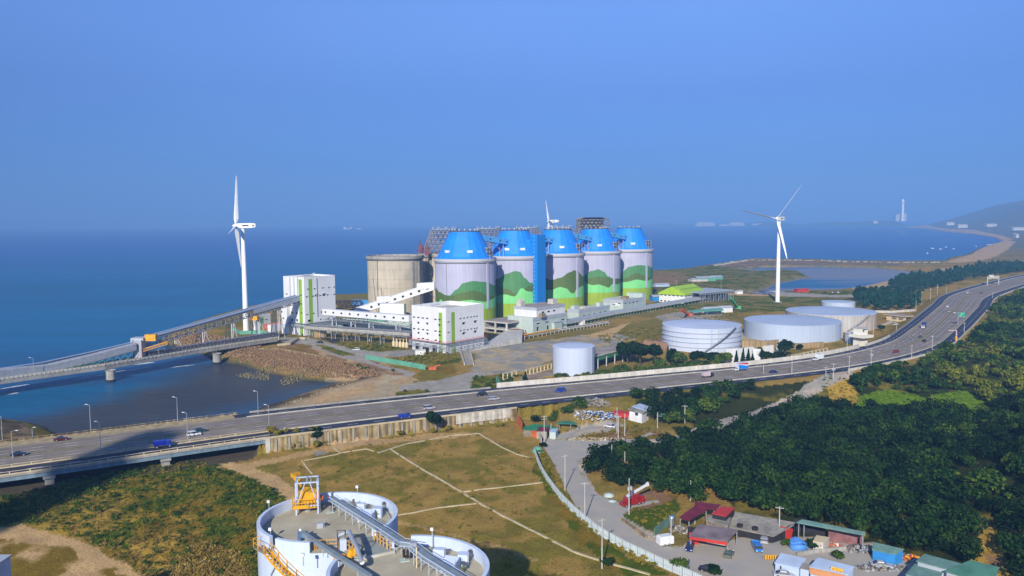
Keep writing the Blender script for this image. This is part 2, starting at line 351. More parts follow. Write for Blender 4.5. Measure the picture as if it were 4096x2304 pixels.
YS = [14.0]
while YS[-1] < 26000: YS.append(YS[-1]*1.0063+0.02)
YS = np.array(YS); AS = np.concatenate([np.linspace(-1.5,-0.75,26)[:-1], np.linspace(-0.75,0.75,800), np.linspace(0.75,1.5,26)[1:]])
TY, TA = np.meshgrid(YS, AS, indexing='ij'); TX = TY*TA
CLA = np.array([(p.x, p.y) for p in CL])
def terrain_h(X, Y):
    sd = segdist(X, Y, COAST); ins = pip(X, Y, COAST); sd = np.where(ins, sd, -sd)
    near = sstep(900, 500, Y)
    wob = (fbm(X, Y, 12, 3)-0.5)*(4+Y*0.004)
    s2 = sd+wob
    z = -7.5+7.5*sstep(-22, 8, s2)
    # gentle beach between the highway and the little bay
    bx = np.exp(-((X+92)/58)**2-((Y-340)/37)**2)*near
    z = z - bx*3.2*sstep(60, 0, sd)*sstep(-60, -20, sd)
    # lagoon
    ld = segdist(X, Y, LAG); li = pip(X, Y, LAG); ld = np.where(li, ld, -ld)
    z = np.where(ins, z*(1-sstep(-10, 4, ld)) + (-4.6)*sstep(-10, 4, ld), z)
    # highway bank
    hd = segdist(X, Y, CLA, False)
    w = np.interp(X, [p.x for p in CL], CWD)
    # side of the road (land side negative)
    k = np.interp(X, CLA[:,0], CLA[:,1]); below = Y < k
    onb = sstep(AB[0]-2, AB[0]+2, X)
    fall_n = np.where(X < 18, 0.6, 30.0+0*X)
    fall_s = 14.0
    zz = 4.75
    bank = np.where(below, 1-sstep(0, 1, (hd-w+0.8)/fall_n), 1-sstep(0, 1, (hd-w)/fall_s))*onb
    z = z*(1-bank)+zz*bank
    # ravine under the viaduct
    rv = np.exp(-(np.maximum(0, np.abs(hd)-6)/16)**2)*(1-onb)*sstep(-400, -60, -X*0-0+X*0+0-0) if False else 0
    # wooded rise on the right
    rd = segdist(X, Y, RIDGE, False); rx = np.interp(Y, [p[1] for p in RIDGE], [p[0] for p in RIDGE]); right = X > rx
    rise = np.where(right, sstep(0, 70, rd)*20+sstep(60, 900, rd)*25, 0)
    farm = sstep(700, 1500, Y)
    rise = rise*(1-farm)*below
    z = z+np.where(hd > w+4, rise*sstep(w+4, w+40, hd), 0)*(~li)
    # far coastal hills
    hx = X-0.62*Y
    hill = sstep(-0.10, 0.10, (X/np.maximum(Y,1))-0.60)
    fh = sstep(3700, 5500, Y)*np.interp(X/np.maximum(Y, 1), [.40,.455,.485,.50,.535,.575,.65,.8,1.2], [0,25,50,142,172,194,228,270,310])*(0.85+0.3*fbm(X, Y, 1200, 9))
    z = z+np.where(ins, fh*sstep(0, 900, sd), 0)
    # rough small relief on open ground
    z = z+(fbm(X, Y, 5, 5)-0.5)*0.5*np.where(ins & (hd > w+3), 1, 0)*sstep(1500, 300, Y)*(sd > 5)
    return z, sd, ins, hd, w, below, li, ld, rd, right
TZ, SD, INS, HD, WW, BEL, LI, LD, RD, RGT = terrain_h(TX, TY)
LANE = GP([(2161,1769),(2205,1836),(2238,1903),(2272,1970),(2310,2037),(2358,2095),(2434,2142),(2520,2181),(2616,2229),(2750,2277),(2808,2304),(2950,2380),(3800,2480),(3780,2300),(3640,2225),(3420,2205),(3200,2185),(3120,2150),(2960,2150),(2860,2180),(2700,2195),(2616,2171),(2559,2147),(2501,2085),
 (2492,2056),(2540,2030),(2640,2010),(2630,2000),(2520,2015),(2463,2008),(2396,1980),(2348,1932),(2319,1893),(2308,1846),(2358,1822),(2415,1798),(2501,1779),(2616,1735),(2600,1730),(2540,1755),(2367,1767),(2262,1759),(2310,1726),(2415,1707),(2367,1702),(2272,1735),(2195,1745)], 0)
_ld = segdist(TX, TY, LANE); _li = pip(TX, TY, LANE); TZ = np.where(_li | (_ld < 3), -0.08+TZ*0.15*sstep(0, 3, np.where(_li, 0, _ld)), TZ)

# ground cover painted per region
C = {k: np.array(v) for k, v in dict(
 site=(0.215,0.170,0.040), dry=(0.35,0.225,0.055), green=(0.085,0.115,0.008), scrub=(0.23,0.15,0.02), dirt=(0.56,0.36,0.16), sand=(0.50,0.335,0.17),
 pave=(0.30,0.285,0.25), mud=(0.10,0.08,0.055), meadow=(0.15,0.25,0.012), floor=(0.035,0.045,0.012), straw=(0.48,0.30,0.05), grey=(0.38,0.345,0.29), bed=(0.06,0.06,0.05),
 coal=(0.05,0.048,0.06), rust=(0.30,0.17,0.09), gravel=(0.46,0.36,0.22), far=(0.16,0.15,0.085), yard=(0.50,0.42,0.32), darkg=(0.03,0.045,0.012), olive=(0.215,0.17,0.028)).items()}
n1 = fbm(TX, TY, 9, 21); n2 = fbm(TX, TY, 40, 22); n3 = fbm(TX, TY, 3.0, 23)
def mixc(a, b, t): return a*(1-t[..., None])+b*t[..., None]
COLR = mixc(C['site'], C['dry'], sstep(0.40, 0.62, n2)); COLR = mixc(COLR, C['olive'], sstep(0.5, 0.7, n1))
JX = (fbm(TX, TY, 6, 31)-0.5); JY = (fbm(TX, TY, 6, 41)-0.5)
def paint(px, c, jit=5.0, mottle=None, z=0.0, world=False, amt=1.0):
    global COLR
    P = px if world else GP(px, z)
    xs = [p[0] for p in P]; ys = [p[1] for p in P]
    ins = pip(TX+JX*jit, TY+JY*jit, P)
    cc = C[c] if mottle is None else mixc(C[c], C[mottle], sstep(0.42, 0.58, n1))
    COLR = np.where(ins[..., None], COLR*(1-amt)+cc*amt, COLR)
# general areas
far_t = sstep(1200, 2400, TY); COLR = mixc(COLR, C['far'], far_t)
# the field in front of the highway
paint([(-900,1900),(1077,1790),(1700,1700),(2150,1640),(2190,1790),(2350,2060),(2500,2180),(2800,2330),(2800,2900),(-900,2900)], 'dry', 4, 'olive')
paint([(1300,1790),(1800,1720),(2060,1800),(1900,1950),(1600,1880)], 'olive', 14, 'dry')
paint([(1000,1960),(1500,1900),(1650,2000),(1000,2100)], 'olive', 20, 'dry')
paint([(-500,2080),(120,2100),(330,1990),(560,1850),(820,1850),(1010,1890),(1180,1960),(1260,2100),(1260,2900),(700,2400),(330,2150),(60,2100)], 'green', 10, 'scrub')
paint([(80,2075),(360,1960),(520,1960),(620,2060),(380,2140),(200,2130)], 'straw', 12, 'olive', amt=0.8)
paint([(560,2080),(760,2060),(860,2200),(820,2304),(680,2304),(500,2200)], 'scrub', 14, 'straw')
paint([(-900,2160),(0,2110),(60,2085),(330,2170),(520,2260),(620,2330),(620,3200),(-900,3200)], 'dirt', 3)
paint([(-900,2200),(0,2160),(250,2200),(560,2320),(500,3200),(-900,3200)], 'scrub', 8, 'dirt')
paint([(900,1845),(1000,1860),(1100,1905),(1260,2000),(1230,2060),(1130,1985),(960,1890),(850,1862)], 'dirt', 2)
paint([(840,1870),(1080,1835),(1330,1780),(1700,1735),(1900,1730),(1900,1745),(1560,1770),(1300,1810),(1100,1850),(950,1880)], 'dirt', 3, amt=0.75)
paint([(1300,1770),(1500,1752),(1560,1762),(1350,1790)], 'sand', 2)
paint([(1254,1808),(1290,1804),(1310,1812),(1262,1824)], 'pave', 0.5)
paint([(1590,2083),(1750,2120),(2000,2188),(2150,2240),(2150,2250),(2000,2198),(1750,2130),(1590,2095)], 'dirt', 1.5, amt=0.55)
# green strip by the fence
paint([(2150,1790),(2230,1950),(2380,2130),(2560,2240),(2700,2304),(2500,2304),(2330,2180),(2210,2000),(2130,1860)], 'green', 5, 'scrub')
# left shore
paint([(-900,1600),(0,1690),(135,1745),(60,1775),(-900,1950)], 'mud', 2, 'scrub')
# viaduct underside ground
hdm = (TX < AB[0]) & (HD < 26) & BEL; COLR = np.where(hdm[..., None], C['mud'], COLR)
# beach
paint([(1000,1620),(1200,1575),(1340,1540),(1460,1518),(1600,1520),(1780,1560),(1900,1545),(2000,1558),(1500,1600),(1060,1650),(980,1660)], 'sand', 4, 'gravel')
paint([(1260,1500),(1460,1460),(1640,1500),(1680,1520),(1540,1560),(1440,1525)], 'sand', 4, 'gravel')
paint([(1600,1540),(1750,1520),(1880,1490),(1950,1440),(1870,1480),(1990,1430),(2060,1440),(1900,1560),(1760,1580),(1600,1575)], 'grey', 5)
paint([(1580,1565),(1680,1555),(1740,1570),(1700,1592),(1590,1590)], 'olive', 4, 'green')
paint([(1660,1500),(1700,1470),(1800,1450),(1830,1490),(1740,1520)], 'olive', 5, 'scrub')
paint([(1180,1400),(1320,1380),(1480,1420),(1560,1460),(1640,1500),(1560,1500),(1450,1470),(1350,1450),(1250,1430)], 'sand', 3, 'rust')
paint([(1100,1390),(1180,1365),(1260,1400),(1300,1440),(1200,1430)], 'rust', 3, 'scrub')
# site roads and hard standings
paint([(1120,1350),(1230,1350),(1330,1375),(1420,1395),(1520,1408),(1640,1400),(1700,1380),(1690,1400),(1560,1425),(1470,1440),(1520,1460),(1660,1490),(1650,1505),(1450,1450),(1340,1425),(1240,1380),(1130,1368)], 'grey', 1.5)
paint([(1260,1378),(1300,1380),(1390,1410),(1430,1420),(1370,1425),(1310,1405)], 'olive', 1.5, 'green')
paint([(1275,1350),(1500,1362),(1480,1370),(1330,1372)], 'coal', 1.5)
paint([(1330,1366),(1480,1362),(1640,1390),(1520,1405),(1400,1395)], 'olive', 2, 'green')
paint([(1560,1405),(1680,1395),(1660,1420),(1560,1430)], 'pave', 2)
paint([(1640,1420),(1780,1400),(1850,1440),(1840,1450),(1720,1460),(1560,1440)], 'olive', 3, 'green')
paint([(1850,1400),(1960,1370),(2020,1345),(2090,1330),(2095,1365),(1960,1400),(1885,1415),(1890,1460),(1858,1460)], 'grey', 1)
paint([(1900,1400),(1960,1385),(2080,1372),(2200,1360),(2330,1340),(2480,1335),(2560,1352),(2480,1375),(2360,1400),(2210,1440),(2100,1490),(1950,1500),(1890,1480),(1900,1430)], 'gravel', 3, 'pave')
paint([(1930,1420),(2080,1400),(2120,1420),(2000,1450),(1920,1440)], 'grey', 4, 'gravel')
paint([(1960,1505),(2120,1485),(2210,1480),(2210,1510),(2100,1530),(2060,1545)], 'olive', 3, 'straw')
paint([(1890,1510),(2040,1490),(2060,1540),(1960,1560),(1880,1560)], 'olive', 3, 'green')
paint([(2080,1500),(2215,1478),(2215,1500),(2080,1530)], 'rust', 2, 'pave')
paint([(2380,1495),(2560,1470),(2900,1440),(2920,1462),(2600,1495),(2000,1552),(2000,1540)], 'olive', 3, 'straw')
paint([(2420,1320),(2640,1270),(2700,1280),(2660,1320),(2640,1370),(2520,1350)], 'olive', 4, 'site')
paint([(2460,1310),(2480,1300),(2520,1290),(2440,1350),(2330,1345)], 'dirt', 1.5)
paint([(2620,1265),(2700,1248),(2840,1240),(2900,1260),(2800,1275),(2660,1290)], 'pave', 3, 'gravel')
paint([(2560,1370),(2650,1350),(2650,1390),(2600,1400)], 'rust', 2)
paint([(2960,1330),(3000,1320),(3100,1370),(3160,1400),(2970,1420)], 'gravel', 2)
# far plain behind the silos and round the right-hand turbine
paint([(2600,1085),(2900,1055),(3050,1062),(2940,1075),(3200,1080),(3230,1100),(3110,1122),(3000,1160),(3200,1165),(3700,1160),(3400,1240),(2900,1250),(2640,1230),(2600,1180)], 'site', 14, 'green')
paint([(2600,1085),(2700,1085),(2760,1110),(2700,1140),(2600,1140)], 'rust', 10, 'site')
paint([(2860,1062),(3000,1040),(3280,1043),(3620,1050),(3620,1062),(3280,1058),(3050,1060),(2940,1072)], 'rust', 5, 'far')
paint([(2860,1172),(3160,1180),(3160,1186),(2860,1180)], 'sand', 3)
paint([(2960,1163),(3000,1155),(3160,1170),(3330,1180),(3420,1178),(3420,1190),(3160,1186)], 'grey', 4)
paint([(3400,1150),(3500,1125),(3700,1090),(3800,1070),(4000,1060),(4096,1060),(4096,1075),(3960,1085),(3800,1105),(3620,1130),(3560,1180),(3480,1190)], 'sand', 8, 'gravel')
paint([(3780,1048),(3880,1019),(3925,991),(4012,962),(4062,966),(4030,1000),(3990,1024),(3930,1042),(3830,1052)], 'sand', 14)
paint([(3600,903),(3700,906),(3790,917),(3900,925),(3990,938),(4050,955),(4040,966),(3900,948),(3780,934)], 'sand', 50)
# wood on the right
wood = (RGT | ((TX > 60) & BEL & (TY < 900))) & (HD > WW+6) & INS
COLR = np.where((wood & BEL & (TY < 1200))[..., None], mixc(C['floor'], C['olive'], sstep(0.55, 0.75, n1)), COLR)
paint([(3400,1590),(3560,1560),(3700,1590),(3840,1560),(3940,1600),(3930,1690),(3740,1720),(3600,1710),(3400,1665)], 'meadow', 5, 'meadow')
paint([(3480,1615),(3620,1630),(3680,1660),(3540,1655)], 'straw', 3)
paint([(3300,1555),(3400,1540),(3440,1600),(3400,1640),(3310,1600)], 'straw', 4)
# lane, yards and huts ground
paint([(2200,1750),(2280,1720),(2340,1700),(2420,1690),(2500,1700),(2460,1720),(2380,1740),(2420,1760),(2560,1765),(2700,1745),(2860,1680),(3000,1650),(3180,1590),(3290,1540),(3360,1500),(3400,1490),
  (3450,1490),(3400,1540),(3260,1590),(3100,1660),(2880,1720),(2700,1775),(2500,1790),(2420,1800),(2330,1830),(2345,1900),(2400,1990),(2480,2030),(2530,2060),(2640,2150),(2700,2190),(2800,2180),(3000,2180),(3100,2170),(3250,2150),(3300,2210),(3600,2210),(3700,2304),(3700,2700),(3000,2700),(2800,2340),(2560,2200),(2400,2110),(2300,1990),(2240,1850)], 'grey', 2, 'yard')
paint([(2760,2170),(3000,2160),(3250,2150),(3500,2170),(3700,2250),(3700,2700),(2900,2700),(2700,2250)], 'yard', 3, 'grey')
paint([(2270,1752),(2420,1728),(2560,1712),(2700,1735),(2560,1762),(2400,1758)], 'rust', 3, 'scrub')
paint([(2490,2060),(2600,2010),(2700,2000),(2720,2040),(2660,2110),(2600,2120)], 'green', 3)
paint([(2480,1980),(2640,1960),(2720,1990),(2560,2040)], 'scrub', 3, 'rust')
shore = sstep(16, 2, SD)*sstep(700, 560, TY)*INS*(TX > -220); COLR = mixc(COLR, mixc(C['mud'], C['sand'], sstep(0.45, 0.62, n1)*0.5), shore)
BARE = GP([(3900,1850),(3960,1830),(4010,1900),(4070,2000),(4050,2090),(3980,2050),(3920,1960)], 17)
paint(BARE, 'straw', 6, 'rust', world=True)
# mud of the lagoon and sea bed
COLR = mixc(COLR, C['grey']*0.6, sstep(-6, 2, LD))
bed = sstep(-2.5, -4.5, TZ)*(~LI); COLR = mixc(COLR, C['bed'], bed)
COLR *= (0.72+0.56*n3)[..., None]

def grid_mesh(name, X, Y, Z, colr, m):
    a, b = X.shape; me = bpy.data.meshes.new(name)
    v = np.stack([X, Y, Z], -1).reshape(-1, 3).astype(np.float32)
    idx = np.arange(a*b).reshape(a, b); q = np.stack([idx[:-1,:-1], idx[:-1,1:], idx[1:,1:], idx[1:,:-1]], -1).reshape(-1, 4)
    me.vertices.add(len(v)); me.vertices.foreach_set('co', v.ravel()); me.loops.add(q.size); me.loops.foreach_set('vertex_index', q.ravel().astype(np.int32))
    me.polygons.add(len(q)); me.polygons.foreach_set('loop_start', np.arange(0, q.size, 4, dtype=np.int32)); me.polygons.foreach_set('loop_total', np.full(len(q), 4, dtype=np.int32))
    me.update(calc_edges=True); me.polygons.foreach_set('use_smooth', [True]*len(q))
    if colr is not None:
        at = me.color_attributes.new('cover', 'FLOAT_COLOR', 'POINT')
        c = np.concatenate([colr.reshape(-1, 3), np.ones((a*b, 1))], 1).astype(np.float32); at.data.foreach_set('color', c.ravel())
    me.materials.append(m); o = bpy.data.objects.new(name, me); COL.objects.link(o); return o
def covermat(name, rough=0.95, water=False):
    m = bpy.data.materials.new(name); m.use_nodes = True; N = m.node_tree.nodes; L = m.node_tree.links; b = N['Principled BSDF']
    at = N.new('ShaderNodeAttribute'); at.attribute_name = 'cover'
    g = N.new('ShaderNodeNewGeometry'); cd = N.new('ShaderNodeTexNoise'); cd.inputs['Scale'].default_value = 1.6; cd.inputs['Detail'].default_value = 8; cd.inputs['Roughness'].default_value = 0.7
    L.new(g.outputs['Position'], cd.inputs['Vector'])
    mr = N.new('ShaderNodeMapRange'); mr.inputs[1].default_value = 0.3; mr.inputs[2].default_value = 0.7; mr.inputs[3].default_value = 0.55; mr.inputs[4].default_value = 1.45
    L.new(cd.outputs['Fac'], mr.inputs[0])
    mx = N.new('ShaderNodeMix'); mx.data_type = 'RGBA'; mx.blend_type = 'MULTIPLY'; mx.inputs[0].default_value = 1
    L.new(at.outputs['Color'], mx.inputs[6]); L.new(mr.outputs[0], mx.inputs[7]); L.new(mx.outputs[2], b.inputs['Base Color'])
    b.inputs['Roughness'].default_value = rough; b.inputs['Specular IOR Level'].default_value = 0.0 if not water else 0.15
    bp = N.new('ShaderNodeBump'); bp.inputs['Strength'].default_value = 0.7; bp.inputs['Distance'].default_value = 0.4; L.new(cd.outputs['Fac'], bp.inputs['Height']); L.new(bp.outputs[0], b.inputs['Normal'])
    return m
_b = MB(); _b.poly([(x, y, 0.04) for x, y in LANE]); tag(_b.build('lane', mat('worn_lane', (0.36,0.345,0.315), 0.9, 0.16, 0.16, col2=(0.46,0.40,0.32), detail=9)), kind='structure')
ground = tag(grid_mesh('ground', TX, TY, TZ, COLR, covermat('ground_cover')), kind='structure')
_gz = TZ
def gz(x, y):                              # ground height at a point
    j = np.searchsorted(YS, y)-1; j = int(np.clip(j, 0, len(YS)-2)); a = x/max(y, 1); i = int(np.clip(np.searchsorted(AS, a)-1, 0, len(AS)-2))
    return float(_gz[j, i])
# ------------------------------------------------------------------ sea
ys2 = [180.0]
while ys2[-1] < 62000: ys2.append(ys2[-1]*1.012)
ys2 = np.array(ys2); as2 = np.linspace(-1.5, 1.5, 500); SY, SA = np.meshgrid(ys2, as2, indexing='ij'); SX = SY*SA
sdc = segdist(SX, SY, COAST); bay = GP([(0,1760),(300,1640),(620,1560),(860,1470),(1000,1450),(1250,1500),(1460,1520),(1250,1570),(1000,1640),(700,1700),(200,1775)], -5)
bd = segdist(SX, SY, bay); bi = pip(SX, SY, bay); bd = np.where(bi, bd, -bd)
deep = np.array((0.008, 0.085, 0.30)); teal = np.array((0.004, 0.12, 0.25)); browny = np.array((0.052, 0.044, 0.030)); slate = np.array((0.02, 0.075, 0.17))
wc = mixc(teal, deep, sstep(700, 2600, SY)); wc = mixc(wc, slate, sstep(560, 430, SY)*sstep(0.35, 0.6, fbm(SX*0.25, SY, 30, 61))*0.8)
wc = mixc(wc, browny, sstep(-22, 16, bd+(fbm(SX*0.4, SY, 24, 62)-0.5)*34)*0.92)
ld2 = segdist(SX, SY, LAG); li2 = pip(SX, SY, LAG); wc = mixc(wc, np.array((0.20, 0.19, 0.20)), np.where(li2 | (ld2 < 40), 1.0, 0.0)*sstep(0.3, 0.6, fbm(SX*0.3, SY, 60, 63)))
wc = wc*(0.80+0.4*fbm(SX*0.18+SY*0.05, SY, 26, 71))[..., None]*(0.86+0.28*fbm(SX*0.1, SY, 160, 72))[..., None]
wm = covermat('sea_water', 0.3)
_b = wm.node_tree.nodes['Principled BSDF']; _b.inputs['IOR'].default_value = 1.13; _b.inputs['Specular IOR Level'].default_value = 0.5
for n_ in wm.node_tree.nodes:
    if n_.type == 'TEX_NOISE': n_.inputs['Scale'].default_value = 0.22; n_.inputs['Detail'].default_value = 10
    if n_.type == 'BUMP': n_.inputs['Strength'].default_value = 0.5; n_.inputs['Distance'].default_value = 0.8
    if n_.type == 'MAP_RANGE': n_.inputs[3].default_value = 0.8; n_.inputs[4].default_value = 1.2
mp_ = wm.node_tree.nodes.new('ShaderNodeMapping'); mp_.inputs['Scale'].default_value = (0.35, 1.0, 1.0); mp_.inputs['Rotation'].default_value = (0, 0, -0.25)
for n_ in wm.node_tree.nodes:
    if n_.type == 'TEX_NOISE':
        g_ = n_.inputs['Vector'].links[0].from_socket; wm.node_tree.links.new(g_, mp_.inputs[0]); wm.node_tree.links.new(mp_.outputs[0], n_.inputs['Vector'])
tag(grid_mesh('sea', SX, SY, np.full(SX.shape, -4.3)*1.0, wc, wm), kind='structure')
# lines of breaking surf
for i, (pts, w_) in enumerate([([(500,1462),(560,1456),(620,1449)],1.6),([(455,1488),(540,1478),(618,1464)],1.0),([(0,1556),(60,1548),(118,1539)],1.8),([(0,1580),(40,1576),(75,1572)],1.0),([(290,1522),(330,1513),(360,1508)],1.2),([(640,1475),(710,1467),(780,1459)],0.7),([(380,1506),(400,1502),(415,1500)],1.0)]):
    b = MB(); P = [G(x, y, -4.26) for x, y in pts]; up_ = []; dn = []
    for k in range(25):
        t = k/24*(len(P)-1); j = min(int(t), len(P)-2); p = P[j].lerp(P[j+1], t-j); ww = 1.9*w_*math.sin(math.pi*k/24)**0.6*(0.6+0.8*random.random())
        up_.append(p+Vector((0, ww, 0.05))); dn.append(p-Vector((0, ww*0.5, 0)))
    for k in range(24): b.quad(dn[k], dn[k+1], up_[k+1], up_[k])
    tag(b.build('surf', FOAM), kind='structure')
# ------------------------------------------------------------------ highway
S_END = CLS[-1]-5
def strip(name, s0, s1, o0, o1, z, m, step=6.0, label=None):
    b = MB(); n = max(1, int((s1-s0)/step)); prev = None
    for i in range(n+1):
        s = s0+(s1-s0)*i/n; a, _, w = road_at(s, o0); c, _, _ = road_at(s, o1)
        cur = (Vector((a.x, a.y, z)), Vector((c.x, c.y, z)))
        if prev: b.quad(prev[0], cur[0], cur[1], prev[1])
        prev = cur
    return tag(b.build(name, m), kind='structure')
def solid(b, s0, s1, o0, o1, z0, z1, step=6.0):
    n = max(1, int((s1-s0)/step)); prev = None
    for i in range(n+1):
        s = s0+(s1-s0)*i/n; a, _, w = road_at(s, o0); c, _, _ = road_at(s, o1)
        cur = [Vector((a.x, a.y, z0)), Vector((c.x, c.y, z0)), Vector((c.x, c.y, z1)), Vector((a.x, a.y, z1))]
        if prev:
            for q in range(4): b.quad(prev[q], cur[q], cur[(q+1) % 4], prev[(q+1) % 4])
        else: b.quad(*cur)
        prev = cur
    b.quad(*prev[::-1])
# offsets in half widths: sea parapet +1, service road .98...68, carriageway .66...04, median, -.04..-.56, barrier, service -.60..-.97, parapet -1
strip('carriageway', 5, S_END, -0.575, 0.665, ROADZ, ASPH)
strip('service_road', S_AB-6, S_END, 0.70, 0.985, ROADZ-0.02, ASPHD)
strip('shoulder', 5, S_AB-6, 0.665, 0.985, ROADZ+0.004, mat('dusty_shoulder', (0.46,0.36,0.20), 0.95, 0.2, 0.4))
strip('service_road', 5, S_END, -0.985, -0.61, ROADZ-0.02, ASPHD)
strip('median', 5, S_END, 0.03, 0.075, ROADZ+0.006, mat('median_grass', (0.20,0.19,0.07), 0.95, 0.3, 0.5))
for o_ in (0.15, 0.315, 0.49, -0.06, -0.215, -0.40):
    for q_ in (-0.028, 0.028): strip('tyre_wear', 6, S_END, o_+q_-0.012, o_+q_+0.012, ROADZ+0.005, mat('tyre_wear', (0.235,0.195,0.16), 0.75, 0.2, 0.12) if 'tyre_wear' not in M else M['tyre_wear'])
mk = MB()
def dashes(o, L=4.0, gap=6.0, wd=0.16, s0=10, s1=None):
    s = s0; s1 = s1 or S_END
    while s < s1:
        a, d, w = road_at(s, o); c, d2, _ = road_at(s+L, o); n = Vector((-d.y, d.x))*wd
        mk.quad((*(a-n), ROADZ+.012), (*(c-n), ROADZ+.012), (*(c+n), ROADZ+.012), (*(a+n), ROADZ+.012)); s += L+gap
for o in (0.23, 0.40, -0.13, -0.30): dashes(o)
for o in (0.83,): dashes(o, s0=S_AB)
dashes(-0.80)
tag(mk.build('lane_markings', LINE), kind='structure')
my = MB()
for o in (0.62, 0.10, 0.0, -0.50):
    n = int(S_END/5); prev = None
    for i in range(n+1):
        s = 6+(S_END-6)*i/n; a, d, w = road_at(s, o); q = Vector((-d.y, d.x))*0.14
        cur = (Vector((*(a-q), ROADZ+.012)), Vector((*(a+q), ROADZ+.012)))
        if prev: my.quad(prev[0], cur[0], cur[1], prev[1])
        prev = cur
tag(my.build('edge_markings', LINEY), kind='structure')
for s_ in (S_AB+2, S_AB+45, S_AB+95):      # expansion joints / kerbed gaps across the deck
    pass
# decks of the elevated part
t = thing('highway_viaduct', 'elevated highway decks on stout concrete piers at the left, seen from the field side', 'viaduct', (0,0,0))
b = MB(); solid(b, 5, S_AB, -0.60, 1.0, 3.4, ROADZ-0.05); b.build('main_deck', CONC, t)
b = MB(); solid(b, 5, S_AB, -1.0, -0.63, 4.3, ROADZ-0.06); b.build('service_deck', CONC, t)
b = MB(); solid(b, 5, S_AB-0.5, -0.985, -0.95, 3.0, 4.3); solid(b, 5, S_AB-0.5, -0.70, -0.66, 3.0, 4.3); b.build('girder', mat('blue_grey_girder', (0.20,0.30,0.38), 0.7, 0.15, 0.3, streak=0.2), t)
for px, py in ((658,1855),(198,1935),(-320,2020)):
    s_, _ = chain_of(*G(px, py, 0)[:2])
    for o0, o1 in ((-0.97, -0.66), (-0.5, -0.2), (0.2, 0.5), (0.75, 0.95)):
        b = MB(); b_s = 1.2
        solid(b, s_-b_s, s_+b_s, o0+0.03, o1-0.03, -3, 2.0); solid(b, s_-1.6, s_+1.6, o0, o1, 1.9, 3.0 if o0 < -0.6 else 3.4); b.build('pier', CONC, t)
def rail_wall(name, o, s0, s1, label, top=0.9, post=5.0, m=KERBM, inner=0.014, cat='parapet', base=None):
    t = thing(name, label, cat, (0,0,0)); zb = ROADZ-0.05 if base is None else base
    b = MB(); h = 0.55; solid(b, s0, s1, o, o+inner, zb, ROADZ+top*0.35, 4); b.build('kerb_wall', m, t)
    b = MB(); solid(b, s0, s1, o+inner*0.2, o+inner*0.8, ROADZ+top-0.15, ROADZ+top, 4); b.build('top_rail', m, t)
    s = s0+1; me = None
    while s < s1-1:
        q, d, w = road_at(s, o+inner*0.5)
        if me is None:
            b = MB(); b.box(-0.15, 0.15, -0.1, 0.1, 0, top*0.65-0.1); p = b.build('post', m, t); me = p.data
        else: p = bpy.data.objects.new('post', me); COL.objects.link(p); p.parent = t
        p.location = (q.x, q.y, ROADZ+top*0.35); p.rotation_euler = (0, 0, math.atan2(d.y, d.x)); s += post
    return t
rail_wall('parapet', -1.0, 5, S_AB, 'concrete post and rail parapet along the near edge of the viaduct', 1.0)
rail_wall('parapet', -0.61, 5, S_AB, 'concrete parapet between the viaduct main deck and its service deck', 1.0)
rail_wall('parapet', 0.975, 5, S_AB-4, 'weathered concrete parapet on the seaward edge of the viaduct', 0.9, m=OLDC)
b = MB(); solid(b, S_AB, S_END, -0.60, -0.59, ROADZ-0.1, ROADZ+0.35); tag(b.build('traffic_barrier', PCONC), 'low pale divider between the highway and its landward service lane', 'barrier')
b = MB(); solid(b, S_AB-2, S_END, 0.68, 0.69, ROADZ-0.1, ROADZ+0.3); tag(b.build('traffic_barrier', PCONC), 'low pale divider between the highway and its seaward service lane', 'barrier')
s_tri = chain_of(*G(2001, 1557.6, 5)[:2])[0]; s_e = chain_of(*G(3447, 1393, 5)[:2])[0]
b = MB(); solid(b, s_tri, s_e, 0.99, 1.015, 3.5, ROADZ+2.1); tag(b.build('noise_wall', mat('white_barrier', (0.74,0.70,0.62), 0.7, 0.1, 0.3, streak=0.15)), 'long cream white wall along the seaward edge of the highway beside the trees', 'wall')
b = MB(); solid(b, s_e+9, s_e+60, 0.99, 1.015, 3.5, ROADZ+1.3); tag(b.build('noise_wall', M['white_barrier']), 'shorter white wall beside the seaward lane where the highway begins its bend', 'wall')
b = MB(); solid(b, s_e+60, S_END, 0.985, 1.0, 3.8, ROADZ+0.8); tag(b.build('guard_rail', GSTEEL), 'grey guard rail on the outer left edge of the highway bend', 'guard rail')
b = MB(); solid(b, chain_of(*G(3400,1483,5)[:2])[0], S_END, -1.0, -0.985, 3.8, ROADZ+0.9); tag(b.build('guard_rail', PCONC), 'pale guard rail on the wooded side of the highway bend', 'guard rail')
b = MB(); solid(b, S_AB, s_tri-3, 0.985, 1.0, 3.0, ROADZ+0.7); tag(b.build('sea_wall', CONC), 'low grey wall between the sandy beach and the highway', 'wall')
